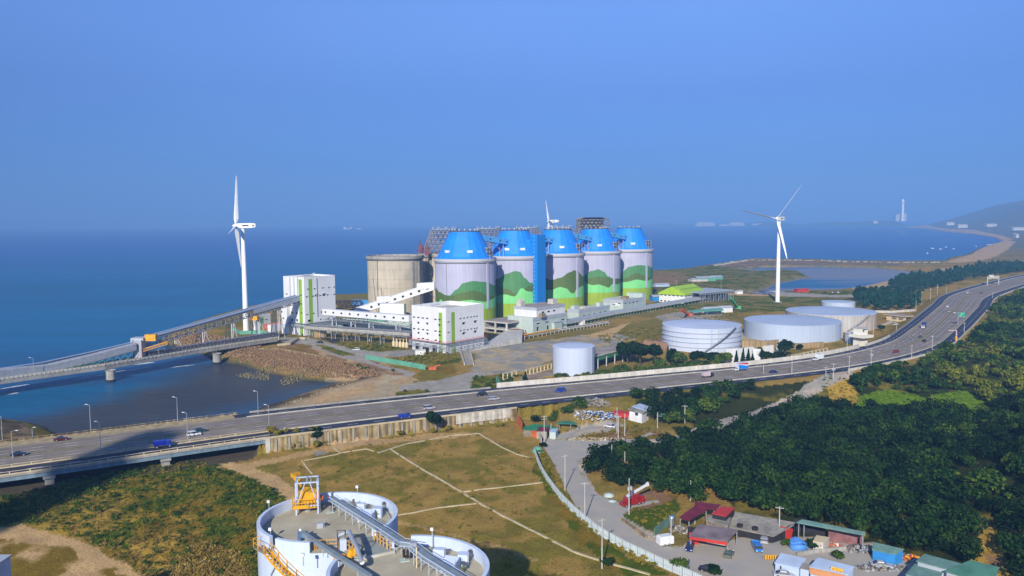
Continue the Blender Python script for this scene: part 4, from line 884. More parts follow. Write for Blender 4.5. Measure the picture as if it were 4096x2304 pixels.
def silo(i, c, lab):
    t = thing('coal_silo', lab, 'silo', (c[0], c[1], 0), 0, 'row of five painted silos with blue roofs'); t.scale = (SK, SK, SK)
    view = math.atan2(c[1], c[0]); n = 144     # direction to face the viewer side
    f1, f2, f3, z4 = curve(mur[i][0]), curve(mur[i][1]), curve(mur[i][2]), mur[i][3]
    b = MB(); rows = []
    for k in range(n+1):
        a = 2*math.pi*k/n; ca, sa = math.cos(a), math.sin(a)
        u = ca*math.sin(view)-sa*math.cos(view)  # signed position across the picture, -1..1
        back = (ca*math.cos(view)+sa*math.sin(view)) > 0
        if back: zz = [z4, z4+6, z4+9, z4+14+3*math.sin(3*a)]
        else:
            g3 = f3(u); g2 = max(g3+0.1, f2(u)); g1 = max(g2+0.05, f1(u)); zz = [z4, g3, g2, g1]
        rows.append([(SR*ca, SR*sa, z) for z in [-1.0]+zz+[48.2]])
    for k in range(n):
        for q in range(5):
            b.cur = q; b.quad(rows[k][q], rows[k+1][q], rows[k+1][q+1], rows[k][q+1])
    b.build('wall', [MG4, MG3, MG2, MG1, SILO], t, False)
    b = MB(); b.rings([(SR+0.02,48.2),(SR+0.9,48.2),(SR+0.9,48.7),(SR+0.35,48.75),(SR+0.35,49.1),(SR+1.1,49.2),(SR+1.1,51.3),(SR+0.6,51.3),(SR+0.6,50.6),(0.5,50.6)], 96, cap1=True); b.build('rim', SRIM, t)
    b = MB(); b.rings([(SR+0.93,48.15),(SR+0.93,48.35)], 96); b.rings([(SR+0.4,48.95),(SR+0.4,49.1)], 96); b.build('seam_line', DSTEEL, t)
    for da in (-0.98+math.pi/2*0, 0.0):        # buttress pilasters
        pass
    for u, w in ((-0.6, 0.25), (0.72, 2.2)):
        aa = view+math.pi+math.asin(u); b = MB(); r = SR+(0.12 if w < 1 else 0.55); w2 = w/2
        d = Vector((math.cos(aa), math.sin(aa))); s_ = Vector((-d.y, d.x))
        P = [d*(SR-0.5)-s_*w2, d*r-s_*w2, d*r+s_*w2, d*(SR-0.5)+s_*w2]
        b.prism([(p.x, p.y) for p in P], z4 if w > 1 else -0.9, 48.2); b.build('pilaster' if w > 1 else 'joint', SILO if w > 1 else DSTEEL, t)
    # faceted blue roof
    b = MB(); m = 20; prof = [(24.0,50.9),(22.2,53.2),(18.6,60.5),(12.4,72.6)]; a0 = view+math.pi
    b.rings(prof, m, (0,0), a0+math.pi/m, a0+math.pi/m+2*math.pi); b.build('roof', BLUE, t)
    b = MB(); b.rings([(12.4,72.6),(12.7,72.6),(12.7,73.0),(12.0,73.05)], m, (0,0), a0+math.pi/m, a0+math.pi/m+2*math.pi, cap1=True); b.build('roof_cap', DSTEEL, t)
    for k in ((-0.32, 0.34) if i == 1 else (-0.76, 0.19, 1.9)):
        aa = a0+k; d = Vector((math.cos(aa), math.sin(aa), 0)); s_ = Vector((-d.y, d.x, 0)); b = MB()
        r = 20.2; b.prism([tuple((d*(r-1.6)-s_*2.2)[:2]), tuple((d*(r+0.65)-s_*2.2)[:2]), tuple((d*(r+0.65)+s_*2.2)[:2]), tuple((d*(r-1.6)+s_*2.2)[:2])], 56.2, 58.1); b.build('skylight', WHITE, t)
    vm = None
    for k in range(7):
        a = a0-1.3+k*0.43; rr = 10.5
        if vm is None:
            b = MB(); b.tube((0,0,0),(0,0,1.2),0.35,0.35,8); b.rings([(1.0,1.2),(0.9,1.6),(0.3,1.95)], 10, cap0=True, cap1=True); o = b.build('roof_vent', GSTEEL, t); vm = o.data
        else: o = bpy.data.objects.new('roof_vent', vm); COL.objects.link(o); o.parent = t
        o.location = (rr*math.cos(a), rr*math.sin(a), 73)
    # access platform hanging on the roof's right shoulder
    aa = a0+1.18; aa = a0+1.12; d = Vector((math.cos(aa), math.sin(aa), 0)); s_ = Vector((-d.y, d.x, 0)); b = MB(); o = d*20.5
    for z in (53.5, 56.5, 59.5):
        b.prism([tuple((o-d*4-s_*3)[:2]), tuple((o+d*3-s_*3)[:2]), tuple((o+d*3+s_*3)[:2]), tuple((o-d*4+s_*3)[:2])], z, z+0.25)
    for q in (-3, 0, 3):
        for w in (-3, 3): b.beam(o+d*q*0.95+s_*w+Vector((0,0,51)), o+d*q*0.95+s_*w+Vector((0,0,60.6)), 0.28)
    b.beam(o+d*3-s_*3+Vector((0,0,51)), o+d*3+s_*3+Vector((0,0,56)), 0.25); b.beam(o+d*3+s_*3+Vector((0,0,56)), o+d*3-s_*3+Vector((0,0,60)), 0.25)
    b.build('access_platform', GSTEEL, t)
    b = MB(); b.prism([tuple((o-d*2.5-s_*2.6)[:2]), tuple((o+d*1.4-s_*2.6)[:2]), tuple((o+d*1.4+s_*2.6)[:2]), tuple((o-d*2.5+s_*2.6)[:2])], 53.8, 59.3); b.build('machinery', DSTEEL, t)
    return t
sl = ['nearest silo of the painted row, at its left end, beside the white gallery','second painted silo, half hidden by the blue lift tower','third painted silo, just right of the blue lift tower','fourth painted silo from the left','farthest painted silo, at the right end of the row']
for i, c in enumerate(SP): silo(i, c, sl[i])
def prism_gallery(t, a, b_, w, h, m, name='gallery', roofm=None, gable=0.0):
    a = Vector(a); b_ = Vector(b_); d = (b_-a); dh = Vector((d.x, d.y, 0)).normalized(); s = Vector((-dh.y, dh.x, 0))*(w/2); Z = Vector((0,0,1))
    b = MB(); n = []
    for p in (a, b_): n.append([p-s, p+s, p+s+Z*h, p+Z*(h+gable), p-s+Z*h] if gable else [p-s, p+s, p+s+Z*h, p-s+Z*h])
    k = len(n[0])
    for q in range(k): b.quad(n[0][q], n[0][(q+1)%k], n[1][(q+1)%k], n[1][q])
    b.poly(n[0][::-1]); b.poly(n[1]); return b.build(name, m, t)
for i in range(4):
    c0 = Vector((*SP[i], 0)); c1 = Vector((*SP[i+1], 0)); d = (c1-c0).normalized(); lab = ['between the first and second silo roofs','between the second and third silo roofs, behind the lift tower','between the third and fourth silo roofs','between the fourth and fifth silo roofs'][i]
    t = thing('conveyor_bridge', 'light blue enclosed conveyor '+lab, 'conveyor', (0,0,0), 0, 'light blue conveyors between silo roofs')
    sdv = Vector((d.y, -d.x, 0))*5.5
    g = prism_gallery(t, c0+d*13+sdv+Vector((0,0,63)), c1-d*13+sdv+Vector((0,0,58.5)), 4, 4.4, LBLUE)
    for f in (0.25, 0.6, 0.85):
        p = (c0+d*13).lerp(c1-d*13, f)+sdv*(1+2.06/5.5); b = MB(); b.beam(p+d*-0.7+Vector((0,0,65.2-4.5*f)), p+d*0.7+Vector((0,0,65.1-4.5*f)), 0.15, 1.2); b.build('window', GLASS, g)
    b = MB(); m0 = c0.lerp(c1, 0.62)+sdv
    for q in (-2, 2): b.beam(m0+sdv.normalized()*q+Vector((0,0,49)), m0+sdv.normalized()*q+Vector((0,0,59)), 0.4)
    b.beam(m0-sdv.normalized()*2+Vector((0,0,51)), m0+sdv.normalized()*2+Vector((0,0,58)), 0.3); b.beam(c0.lerp(c1,0.45)+sdv+Vector((0,0,62)), m0+Vector((0,0,53)), 0.3)
    b.build('trestle', GSTEEL, t)
# blue lift tower
t = thing('lift_tower', 'tall plain blue lift tower between the second and third silos', 'tower', (0,0,0)); fr = ZD(2149, 943, 664)
ft = G(2149, 1265, 0); ft = Vector((fr.x, fr.y, 0)); e1 = Vector((math.cos(R_(48)), math.sin(R_(48)), 0)); e2 = Vector((-e1.y, e1.x, 0))
z1 = fr.z; b = MB(); w1, w2 = 10.5, 8.2; P = [ft, ft+e1*w1, ft+e1*w1+e2*w2, ft+e2*w2]; b.prism([tuple(p[:2]) for p in P], -1, z1); b.build('tower_body', BLUED, t)
b = MB(); P = [ft-e1*.15-e2*.15, ft+e1*(w1+.15)-e2*.15, ft+e1*(w1+.15)+e2*(w2+.15), ft-e1*.15+e2*(w2+.15)]; b.prism([tuple(p[:2]) for p in P], z1+0.01, z1+0.7); b.build('roof_coping', BLUE, t)
for k in range(19):
    b = MB(); p = ft+e2*(w2*0.42)-e1*0.04; z = 8+k*3.2; b.beam(p-e2*0.35+Vector((0,0,z)), p+e2*0.35+Vector((0,0,z)), 0.1, 0.4); b.build('window', WHITE, t)
b = MB(); q = ft+e2*w2; b.prism([tuple((q+e1*1)[:2]), tuple((q+e1*6)[:2]), tuple((q+e1*6+e2*5)[:2]), tuple((q+e1*1+e2*5)[:2])], [49,49,54,54], [63,63,62,62]); b.build('roof_link', BLUE, t)
b = MB(); q = ft+e1*(w1+0.05)
for k in range(14): z = 44-k*2.6; b.beam(q+e2*2+Vector((0,0,z)), q+e2*5+Vector((0,0,z)), 0.25, 0.2)
for s_ in (0, 3): b.beam(q+e2*(2+s_)+e1*0.1+Vector((0,0,4)), q+e2*(2+s_)+e1*0.1+Vector((0,0,47)), 0.2)
b.lattice(q+e2*3+Vector((0,0,46)), q+e2*3+e1*5+Vector((0,0,52)), 2.5, 2.5, 0.25, 2.5)
b.build('rear_ladder', GSTEEL, t)

# ------------------------------------------------------------------ bare concrete silos behind
def lattice_cone(b, c, r0, z0, r1, z1, n=20, rows=5, bar=0.3):
    R = []
    for q in range(rows+1):
        f = q/rows; r = r0+(r1-r0)*f; z = z0+(z1-z0)*f
        R.append([Vector((c[0]+r*math.cos(2*math.pi*(k+0.5*(q%2))/n), c[1]+r*math.sin(2*math.pi*(k+0.5*(q%2))/n), z)) for k in range(n)])
    for q in range(rows+1):
        for k in range(n):
            b.beam(R[q][k], R[q][(k+1)%n], bar)
            if q < rows:
                b.beam(R[q][k], R[q+1][k], bar*0.8); b.beam(R[q][k], R[q+1][(k-1)%n] if q%2==0 else R[q+1][(k+1)%n], bar*0.8)
    return R
CS = [W(*q) for q in [(-104,705),(-64,753),(-24,800),(16,848),(56,895),(96,943)]]
cl = ['open topped bare concrete silo, left of all the silos','bare concrete silo with lattice roof frame, just behind the open one','bare silo frame showing over the gap of the first two blue roofs','bare silo frame showing left of the lift tower','bare silo frame showing behind the third blue roof','bare silo with a half sheeted round frame over the fourth blue roof']
for i, c in enumerate(CS):
    t = thing('concrete_silo', cl[i], 'silo', (c[0], c[1], 0), 0, 'bare concrete silos of the back row'); t.scale = (SK, SK, SK); view = math.atan2(c[1], c[0])
    b = MB(); b.rings([(SR,-1),(SR,47.6)], 96); b.build('wall', CONCW, t, False)
    b = MB(); b.rings([(SR,47.6),(SR+0.8,47.65),(SR+0.8,48.0),(SR+0.2,48.05),(SR+0.2,48.5),(SR+1.3,48.7),(SR+1.3,51.2),(SR+0.3,51.2),(SR+0.3,49.6),(0.5,49.4)], 96, cap1=True); b.build('rim', CONC, t)
    b = MB(); b.rings([(SR+0.83,47.6),(SR+0.83,47.9)], 96); b.build('seam_line', DSTEEL, t)
    for zz in (11.5, 23.5, 31, 39.5): b = MB(); b.rings([(SR+0.02,zz),(SR+0.05,zz+0.09),(SR+0.02,zz+0.18)], 96); b.build('pour_joint', OLDC, t)
    for u in (-0.62, 0.62, 0.85):
        aa = view+math.pi+math.asin(u); d = Vector((math.cos(aa), math.sin(aa))); s_ = Vector((-d.y, d.x)); b = MB(); w2 = 1.1 if u > 0 else 0.2
        P = [d*(SR-.5)-s_*w2, d*(SR+.4)-s_*w2, d*(SR+.4)+s_*w2, d*(SR-.5)+s_*w2]; b.prism([(p.x,p.y) for p in P], -1, 47.6); b.build('pilaster', CONC if u > 0 else DSTEEL, t)
    if i == 0:
        for k in (0.3, 0.9, 1.6, 2.4):
            b = MB(); b.tube((20*math.cos(view+math.pi+k-1), 20*math.sin(view+math.pi+k-1), 49.5), (20*math.cos(view+math.pi+k-1), 20*math.sin(view+math.pi+k-1), 52.4), 0.25, 0.25, 6); b.build('rod', DSTEEL, t)
    elif i < 5:
        b = MB(); lattice_cone(b, (0,0), 21.5, 51, 12.5, 73.5, 22, 6, 0.33); lattice_cone(b, (0,0), 19, 51, 11, 72, 16, 4, 0.28)
        for k in range(8): a = k*math.pi/8; b.beam((12*math.cos(a),12*math.sin(a),73.4),(-12*math.cos(a),-12*math.sin(a),73.4),0.3)
        b.build('roof_frame', LATT, t)
        b = MB(); b.rings([(12.9,73.5),(12.9,74.0)], 24, cap1=True, cap0=True); b.build('frame_ring', GREYT, t)
        for k in range(9):
            b = MB(); a = k*0.7; x, y = 11*math.cos(a), 11*math.sin(a); b.tube((x,y,73.9),(x,y,75.2),0.3,0.3,6); b.rings([(0.95,75.2),(0.8,75.7),(0.2,75.9)], 8, (x,y), cap0=True, cap1=True); b.build('roof_vent', GSTEEL, t)
    else:
        b = MB(); lattice_cone(b, (0,0), 20.5, 51, 19.5, 82, 26, 9, 0.38); b.build('roof_frame', LATT, t)
        b = MB(); b.rings([(17,70),(17,82.5)], 26, a0=view-0.9, a1=view+2.2); b.rings([(20,82.5),(14,84.5)], 26, cap1=True, a0=view-2.2, a1=view+2.4); b.build('sheeting', ROOFB, t)
# red mast cranes between the bare silos
for k, (px, pyt, dd, r_) in enumerate([(1708, 985, 722, 1), (1682, 975, 745, 0.8)]):
    p = ZD(px, pyt, dd); t = thing('mast_crane', ['red topped mast against the second bare silo','red topped mast left of the roof frame on the second bare silo'][k], 'crane', (p.x, p.y, 0), 0, 'construction masts')
    b = MB(); b.lattice((0,0,-1), (0,0.01,p.z-8), 2.2, 0.01, 0.3, 3) if False else None
    for x in (-1, 1):
        for y in (-1, 1): b.beam((x,y,0),(x,y,p.z-6),0.3)
    z = 0
    while z < p.z-9: b.beam((-1,-1,z),(1,-1,z+3),0.2); b.beam((1,-1,z),(-1,-1,z+3),0.2); b.beam((-1,-1,z),(-1,1,z+3),0.2); z += 3
    b.build('mast', WOOD, t)
    b = MB(); b.box(-1.8,1.8,-1.8,1.8,p.z-8,p.z-1); b.tube((0,0,p.z-1),(0,0,p.z+4),0.4,0.1,8); b.beam((-4,0,p.z-6),(4,0,p.z-6),0.4); b.build('crane_head', REDM, t)
    for q in range(4):
        b = MB(); b.beam((-3.5,0,14+q*9),(3.5,0,14+q*9),0.35); b.build('tie_bar', STEEL, t)
for k, (x0, y0, x1, y1) in enumerate([(1507,1203,1492,1113),(1537,1203,1523,1152)]):
    a = ZD(x0, y0, 675); c = ZD(x1, y1, 675); t = thing('crane_boom', ['taller leaning crane jib before the open concrete silo','shorter leaning crane jib before the open concrete silo'][k], 'crane', (a.x, a.y, 0), 0, 'leaning crane jibs')
    b = MB(); b.lattice((0,0,a.z-10), (c.x-a.x, 0.5, c.z), 0.7, 0.7, 0.14, 1.4); b.build('jib', WOOD, t); b = MB(); b.box(-1.5,1.5,-3,3,0.6,3); b.box(-1.8,1.8,-2.5,2.5,0,0.7); b.build('crawler_body', YELL, t)
# ------------------------------------------------------------------ box buildings placed by a front corner
class Bld:
    def __init__(s, name, lab, cat, front, rpx, lpx, toppy, ang=52.0, z0=0.0, m=None, fdist=None, group=None, par=True, parh=0.9, roofm=None, wname='wall'):
        p = G(front[0], front[1], z0) if fdist is None else Vector((*ZD(front[0], front[1], fdist)[:2], z0))
        s.o = p; a = R_(ang); s.e1 = Vector((math.cos(a), math.sin(a), 0)); s.e2 = Vector((-s.e1.y, s.e1.x, 0))
        def solve(e, px):
            k = (px-CX)/F; return (k*p.y-p.x)/(e.x-k*e.y)
        s.w = solve(s.e1, rpx); s.d = solve(s.e2, lpx); s.h = zat(p, toppy, front[0])-z0; s.z0 = z0
        s.t = thing(name, lab, cat, tuple(p), a, group); m = m or CLAD
        b = MB(); b.box(0, s.w, 0, s.d, -1, s.h); b.build(wname, m, s.t)
        if par:
            b = MB(); th = 0.35
            for x0,x1,y0,y1 in ((0,s.w,0,th),(0,s.w,s.d-th,s.d),(0,th,th,s.d-th),(s.w-th,s.w,th,s.d-th)): b.box(x0-0.02 if x0==0 else x0, x1+0.02 if x1==s.w else x1, y0-0.02 if y0==0 else y0, y1+0.02 if y1==s.d else y1, s.h, s.h+parh)
            b.build('parapet', m, s.t)
            b = MB(); b.box(th, s.w-th, th, s.d-th, s.h, s.h+0.08); b.build('roof', roofm or PCONC, s.t)
    def loc(s, px, py, face):                 # picture point on a face -> (u, z)
        d = ray(px, py); n = s.e2 if face == 'R' else s.e1; c = Vector((0,0,CAMZ)); q = (Vector((s.o.x, s.o.y, 0))-c)
        n3 = Vector((n.x, n.y, 0)); t = q.dot(n3)/d.dot(n3); p = c+d*t; r = p-s.o
        return (r.dot(s.e1) if face == 'R' else r.dot(s.e2)), r.z
    def rect(s, face, u0, u1, z0, z1, m, name, out=0.05, parent=None):
        b = MB()
        if face == 'R': b.box(u0, u1, -out, 0.05, z0, z1)
        else: b.box(-out, 0.05, u0, u1, z0, z1)
        return b.build(name, m, parent or s.t)
    def win(s, face, px, py, w=1.5, h=1.1, m=None, hood=True, name='window'):
        u, z = s.loc(px, py, face); L = s.w if face == 'R' else s.d
        u = min(max(u, w/2+0.1), L-w/2-0.1)
        o = s.rect(face, u-w/2, u+w/2, z-h/2, z+h/2, m or GLASS, name, 0.06)
        if hood: s.rect(face, u-w/2-0.15, u+w/2+0.15, z+h/2+0.02, z+h/2+0.16, GREYT, 'hood', 0.55, o)
        return o
    def wins(s, face, pts, w=1.5, h=1.1, **k):
        for x, y in pts: s.win(face, x, y, w, h, **k)
    def stripe(s, face, x0, x1, m, z0=-0.5, z1=None, py=1200):
        a, _ = s.loc(x0, py, face); b_, _ = s.loc(x1, py, face); a, b_ = min(a, b_), max(a, b_)
        s.rect(face, a, b_, z0, s.h-0.4 if z1 is None else z1, m, 'green_stripe', 0.035)
def cr(c, sc, ox, oy): return [(ox+x/sc, oy+y/sc) for x, y in c]
def K6(c): return cr(c, 4.14, 900, 1080)
def K7(c): return cr(c, 4.14, 1400, 1100)
def K8(c): return cr(c, 4.14, 1850, 1100)
def K9(c): return cr(c, 4.14, 2400, 1000)
def vent_fan(B, x, y, z, s=1.0):
    b = MB(); b.tube((x,y,z),(x,y,z+0.9*s),0.5*s,0.5*s,10); b.rings([(0.9*s,z+0.9*s),(0.8*s,z+1.3*s),(0.2*s,z+1.5*s)], 12, (x,y), cap0=True, cap1=True); b.build('roof_vent', GREYT, B.t)
# junction tower one
B1 = Bld('transfer_tower', 'tall white transfer tower with two green stripes, where the inclined conveyor ends', 'building', (1222,1343), 1338, 1131, 1116, parh=1.2)
B1.stripe('L', 1196, 1209, GRNS); B1.stripe('R', 1235.5, 1250.5, GRNS)
B1.wins('R', K6([(1370,318),(1478,312),(1618,298),(1717,290),(1805,283),(1350,445),(1455,435),(1570,425),(1695,412),(1805,403),(1357,738),(1465,720),(1582,818),(1707,803)]), 0.9, 0.9)
B1.wins('R', K6([(1637,408),(1515,420),(1395,840),(1615,695)]), 2.3, 1.6)
B1.wins('L', K6([(1260,418),(1262,562),(1268,712),(1022,397)]), 2.2, 0.7, hood=False); B1.wins('L', K6([(1110,710),(1190,715),(1112,825),(1195,832)]), 1.8, 1.5)
def pipe_on(B, face, px, py0, py1, r=0.22):
    u, z0 = B.loc(px, py0, face); _, z1 = B.loc(px, py1, face); b = MB(); o = -0.45
    A = (u, o, z0) if face == 'R' else (o, u, z0); C_ = (u, o, z1) if face == 'R' else (o, u, z1)
    b.tube(A, C_, r, r, 8); b.tube((A[0]+(0.5 if face!='R' else 0), A[1]+(0.5 if face=='R' else 0), z0), A, r, r, 8); b.build('wall_pipe', GREYT, B.t)
for x in (1078, 1145, 1205): pipe_on(B1, 'L', 900+x/4.14, 1108, 1182)
pipe_on(B1, 'R', 900+1505/4.14, 1112, 1265)
b = MB()
for k in range(4): b.tube((6+k*1.2, 8, B1.h), (6+k*1.2, 8, B1.h+1.8), 0.3, 0.3, 8)
b.tube((5,8,B1.h+1.8),(12,8,B1.h+1.8),0.35,0.35,8); b.tube((12,8,B1.h+1.8),(14,6,B1.h+3.2),0.35,0.45,8); b.build('roof_ducts', GREYT, B1.t)
def walkway(B, z0, z1, out=1.8, m=STEEL, railm=None, fl=True):
    b = MB(); b.box(-out, B.w+out, -out, -0.06, z0, z0+0.2); b.box(-out, -0.06, -0.06, B.d, z0, z0+0.2); b.build('walkway', m, B.t)
    b = MB()
    for z in (z0+0.6, z0+1.15): b.beam((-out,-out,z),(B.w+out,-out,z),0.09); b.beam((-out,-out,z),(-out,B.d,z),0.09)
    n = int(B.w/2)
    for k in range(n+1): x = -out+(B.w+2*out)*k/n; b.beam((x,-out,z0+0.2),(x,-out,z0+1.15),0.09)
    n = int(B.d/2)
    for k in range(n+1): y = -out+(B.d+out)*k/n; b.beam((-out,y,z0+0.2),(-out,y,z0+1.15),0.09)
    b.build('railing', railm or m, B.t)
    if fl:
        b = MB()
        for k in range(3): b.tube((-out-0.1,-out-0.1-0.35*k,z0-0.6-0.5*k),(B.w+out,-out-0.1-0.35*k,z0-0.6-0.5*k),0.18,0.18,6); b.tube((-out-0.1-0.35*k,-out-0.1,z0-0.6-0.5*k),(-out-0.1-0.35*k,B.d,z0-0.6-0.5*k),0.18,0.18,6)
        b.build('pipe_bundle', GREYT, B.t)
        n = 6; b = MB()
        for k in range(n+1): b.beam((-out+(B.w+2*out)*k/n,-out,-1),(-out+(B.w+2*out)*k/n,-out,z0),0.28); b.beam((-out,-out+(B.d+out)*k/n,-1),(-out,-out+(B.d+out)*k/n,z0),0.28)
        b.build('support_legs', m, B.t)
walkway(B1, 8.2, 9.4, 2.2)
B1.wins('L', K6([(1200,1060),(1283,1075)]), 1.6, 1.6, hood=False)
B1.rect('R', B1.w*0.3, B1.w*0.42, 0, 6, mat('green_door', (0.06,0.30,0.09), 0.6, 0.05, 0.5), 'door')
b = Bld('annex_building', 'low white annex under the head of the inclined conveyor, left of the tall tower', 'building', (1150,1330), 1192, 1119, 1222, fdist=566)
b.wins('L', K6([(968,800),(935,690)]), 1.2, 1.2); b.wins('R', K6([(1110,825)]), 1.2, 1.2)
b = Bld('pump_house', 'small white block with a green stripe behind the inclined conveyor', 'building', (1022,1321), 1075, 1004, 1268, ang=60); b.stripe('R', 1036, 1051, GRNS); b.wins('R', K6([(535,835),(620,820),(680,820)]), 0.9, 0.9)
b = Bld('equipment_shed', 'low white shed with red pipework near the left turbine', 'building', (1085,1330), 1135, 1062, 1305, ang=60)
t = thing('red_pipework', 'tangle of red pipes beside the low white shed', 'pipework', tuple(G(1052,1326,0)))
bb = MB()
for k in range(6): bb.tube((k*1.3,0,0),(k*1.3,0,5-k*0.4),0.35,0.35,8); bb.tube((k*1.3,0,5-k*0.4),(k*1.3+3,1,5-k*0.4),0.35,0.35,8)
bb.tube((0,0,5),(14,2,6),0.4,0.4,8); bb.tube((2,0,1),(12,2,1.2),0.4,0.4,8); bb.build('pipes', ORNG, t)
t = thing('site_hoarding', 'pale green hoarding by the sea behind the jetty bridge', 'fence', (0,0,0)); bb = MB()
for (x0,y0),(x1,y1) in zip([(925,1318),(960,1338),(1050,1334)], [(960,1338),(1050,1334),(1075,1340)]):
    a, c = G(x0,y0,0), G(x1,y1,0); bb.beam(a+Vector((0,0,1.2)), c+Vector((0,0,1.2)), 0.15, 2.6)
bb.build('hoarding_panels', TEAL, t)
# junction tower two
B2 = Bld('crusher_building', 'white box building with green corner stripes above a red handrail', 'building', (1786,1416), 1933, 1644, 1250, ang=50, parh=2.6)
B2.stripe('L', 1754, 1767.5, GRNS); B2.stripe('R', 1804, 1818, GRNS)
B2.wins('L', K7([(1060,697),(1133,703),(1206,711),(1279,718),(1415,735),(1482,740),(1063,888),(1136,894),(1210,903),(1284,912),(1417,928),(1485,935),(1137,1052),(1210,1050),(1284,1068),(1422,1078),(1487,1100)]), 1.9, 0.75, hood=False)
B2.wins('L', K7([(1133,790),(1280,803),(1482,828),(1136,957),(1284,970),(1485,995),(1490,1215)]), 1.5, 1.2)
B2.wins('R', K7([(1823,722),(1885,713),(1942,703),(2000,695),(2052,688),(2097,683),(1825,922),(1885,912),(1945,905),(2003,893),(2060,887),(2098,880),(1624,778),(1625,953)]), 0.8, 0.8)
B2.wins('R', K7([(1877,800),(2070,770),(1880,965),(2070,935)]), 1.9, 1.4)
B2.rect('L', B2.d*0.78, B2.d*0.9, 0, 4.2, DARK, 'loading_door', 0.06); B2.rect('L', B2.d*0.28, B2.d*0.4, 0, 4.5, DARK, 'loading_door', 0.06)
for k in range(6): B2.rect('R', B2.w*(0.36+k*0.11), B2.w*(0.36+k*0.11)+0.8, 2.0, 2.8, GLASS, 'window', 0.06)
b = MB(); b.box(-0.01,B2.w*0.99,-2.4,-0.1,6.2,6.45); b.box(-2.4,-0.1,-2.4,B2.d,6.2,6.45); b.build('canopy', STEEL, B2.t)
b = MB()
for z in (6.9, 7.6): b.beam((-2.5,-2.5,z),(B2.w*1.02,-2.5,z),0.14); b.beam((-2.5,-2.5,z),(-2.5,B2.d,z),0.14)
for k in range(15): b.beam((-2.5+B2.w*k/14,-2.5,6.4),(-2.5+B2.w*k/14,-2.5,7.6),0.1); b.beam((-2.5,-2.5+B2.d*k/14,6.4),(-2.5,-2.5+B2.d*k/14,7.6),0.1)
b.build('red_handrail', mat('red_rail', (0.62,0.06,0.05), 0.5, 0.05, 1), B2.t)
b = MB()
for k in range(4): b.tube((-2.7-0.3*k,-2.7,5.6-0.7*k),(-2.7-0.3*k,B2.d,5.6-0.7*k),0.16,0.16,6); b.tube((-2.7,-2.7-0.3*k,5.6-0.7*k),(B2.w,-2.7-0.3*k,5.6-0.7*k),0.16,0.16,6)
for k in range(7): b.beam((-2.4,-2.4+B2.d*k/6.3,0),(-2.4,-2.4+B2.d*k/6.3,6.2),0.2); b.beam((-2.4+B2.w*k/6.1,-2.4,0),(-2.4+B2.w*k/6.1,-2.4,6.2),0.2)
b.build('pipe_bundle', GREYT, B2.t)
b = MB(); b.tube((6,B2.d*0.6,B2.h),(6,B2.d*0.6,B2.h+3),0.7,0.7,10); b.tube((6,B2.d*0.6,B2.h+3),(10,B2.d*0.5,B2.h+3.6),0.6,0.6,10); b.tube((12,B2.d*0.4,B2.h),(12,B2.d*0.4,B2.h+1.6),1.2,1.2,14); b.tube((2,B2.d*0.8,B2.h),(2,B2.d*0.8,B2.h+3.4),0.3,0.3,8); b.build('roof_ducts', GREYT, B2.t)
t = thing('white_cabin', 'white site cabin with a black tarpaulin stack beside it, below the red handrail', 'cabin', tuple(G(1662,1420,0)), R_(12)); b = MB(); b.box(0,6,0,4,-0.5,2.6); b.build('cabin_wall', WHITE, t); b = MB(); b.box(-0.2,6.2,-0.2,4.2,2.6,2.8); b.build('roof', PCONC, t)
t = thing('tarpaulin_stack', 'black covered stack between the white cabin and the loading door', 'stack', tuple(G(1700,1408,0)), R_(35)); b = MB(); b.prism([(0,0),(7,0),(7,3),(0,3)], -0.5, [2.4,2.0,2.2,2.6]); b.build('tarpaulin', RUBB, t)
# white galleries
t = thing('white_gallery', 'long white enclosed gallery running level between the two white towers', 'conveyor', (0,0,0)); a = ZD(1299,1258,563); c = ZD(1645,1287,507)
g = prism_gallery(t, a, c, 4.2, 4.0, CLAD, 'gallery_shell'); dv = (c-a).normalized(); sv = Vector((dv.y,-dv.x,0)).normalized()
for k in range(10):
    p = a.lerp(c, 0.04+k*0.1)+sv*2.13+Vector((0,0,2.1)); b = MB(); b.beam(p-dv*0.9, p+dv*0.9, 0.08, 1.2); b.build('window', GLASS, g)
b = MB(); b.lattice(a+Vector((0,0,-1.8)), c+Vector((0,0,-1.8)), 3.6, 3.0, 0.22, 4.5); b.build('truss', STEEL, t)
for f in (0.12, 0.35, 0.56, 0.86):
    p = a.lerp(c, f); b = MB(); 
    for s_ in (-1.8, 1.8): b.beam(p+sv*s_+Vector((0,0,-p.z-1)), p+sv*s_+Vector((0,0,-3)), 0.75)
    for z in (3, 8): b.beam(p+sv*1.8+Vector((0,0,z-p.z)), p-sv*1.8+Vector((0,0,z+4-p.z)), 0.25); b.beam(p-sv*1.8+Vector((0,0,z-p.z)), p+sv*1.8+Vector((0,0,z+4-p.z)), 0.25)
    b.build('trestle', GREYT, t)
t = thing('inclined_gallery', 'white enclosed gallery climbing to the side of the nearest painted silo', 'conveyor', (0,0,0)); a = ZD(1425,1262,655); c = ZD(1742,1158,630); 
g = prism_gallery(t, a, c, 5.5, 5.6, CLAD, 'gallery_shell', gable=1.0); dv = (c-a).normalized(); sv = Vector((dv.y,-dv.x,0)).normalized()
for k in range(8):
    p = a.lerp(c, 0.22+k*0.1)+sv*2.78+Vector((0,0,2.7)); b = MB(); b.beam(p-dv*1.1, p+dv*1.1, 0.08, 1.6); b.build('window', GLASS, g)
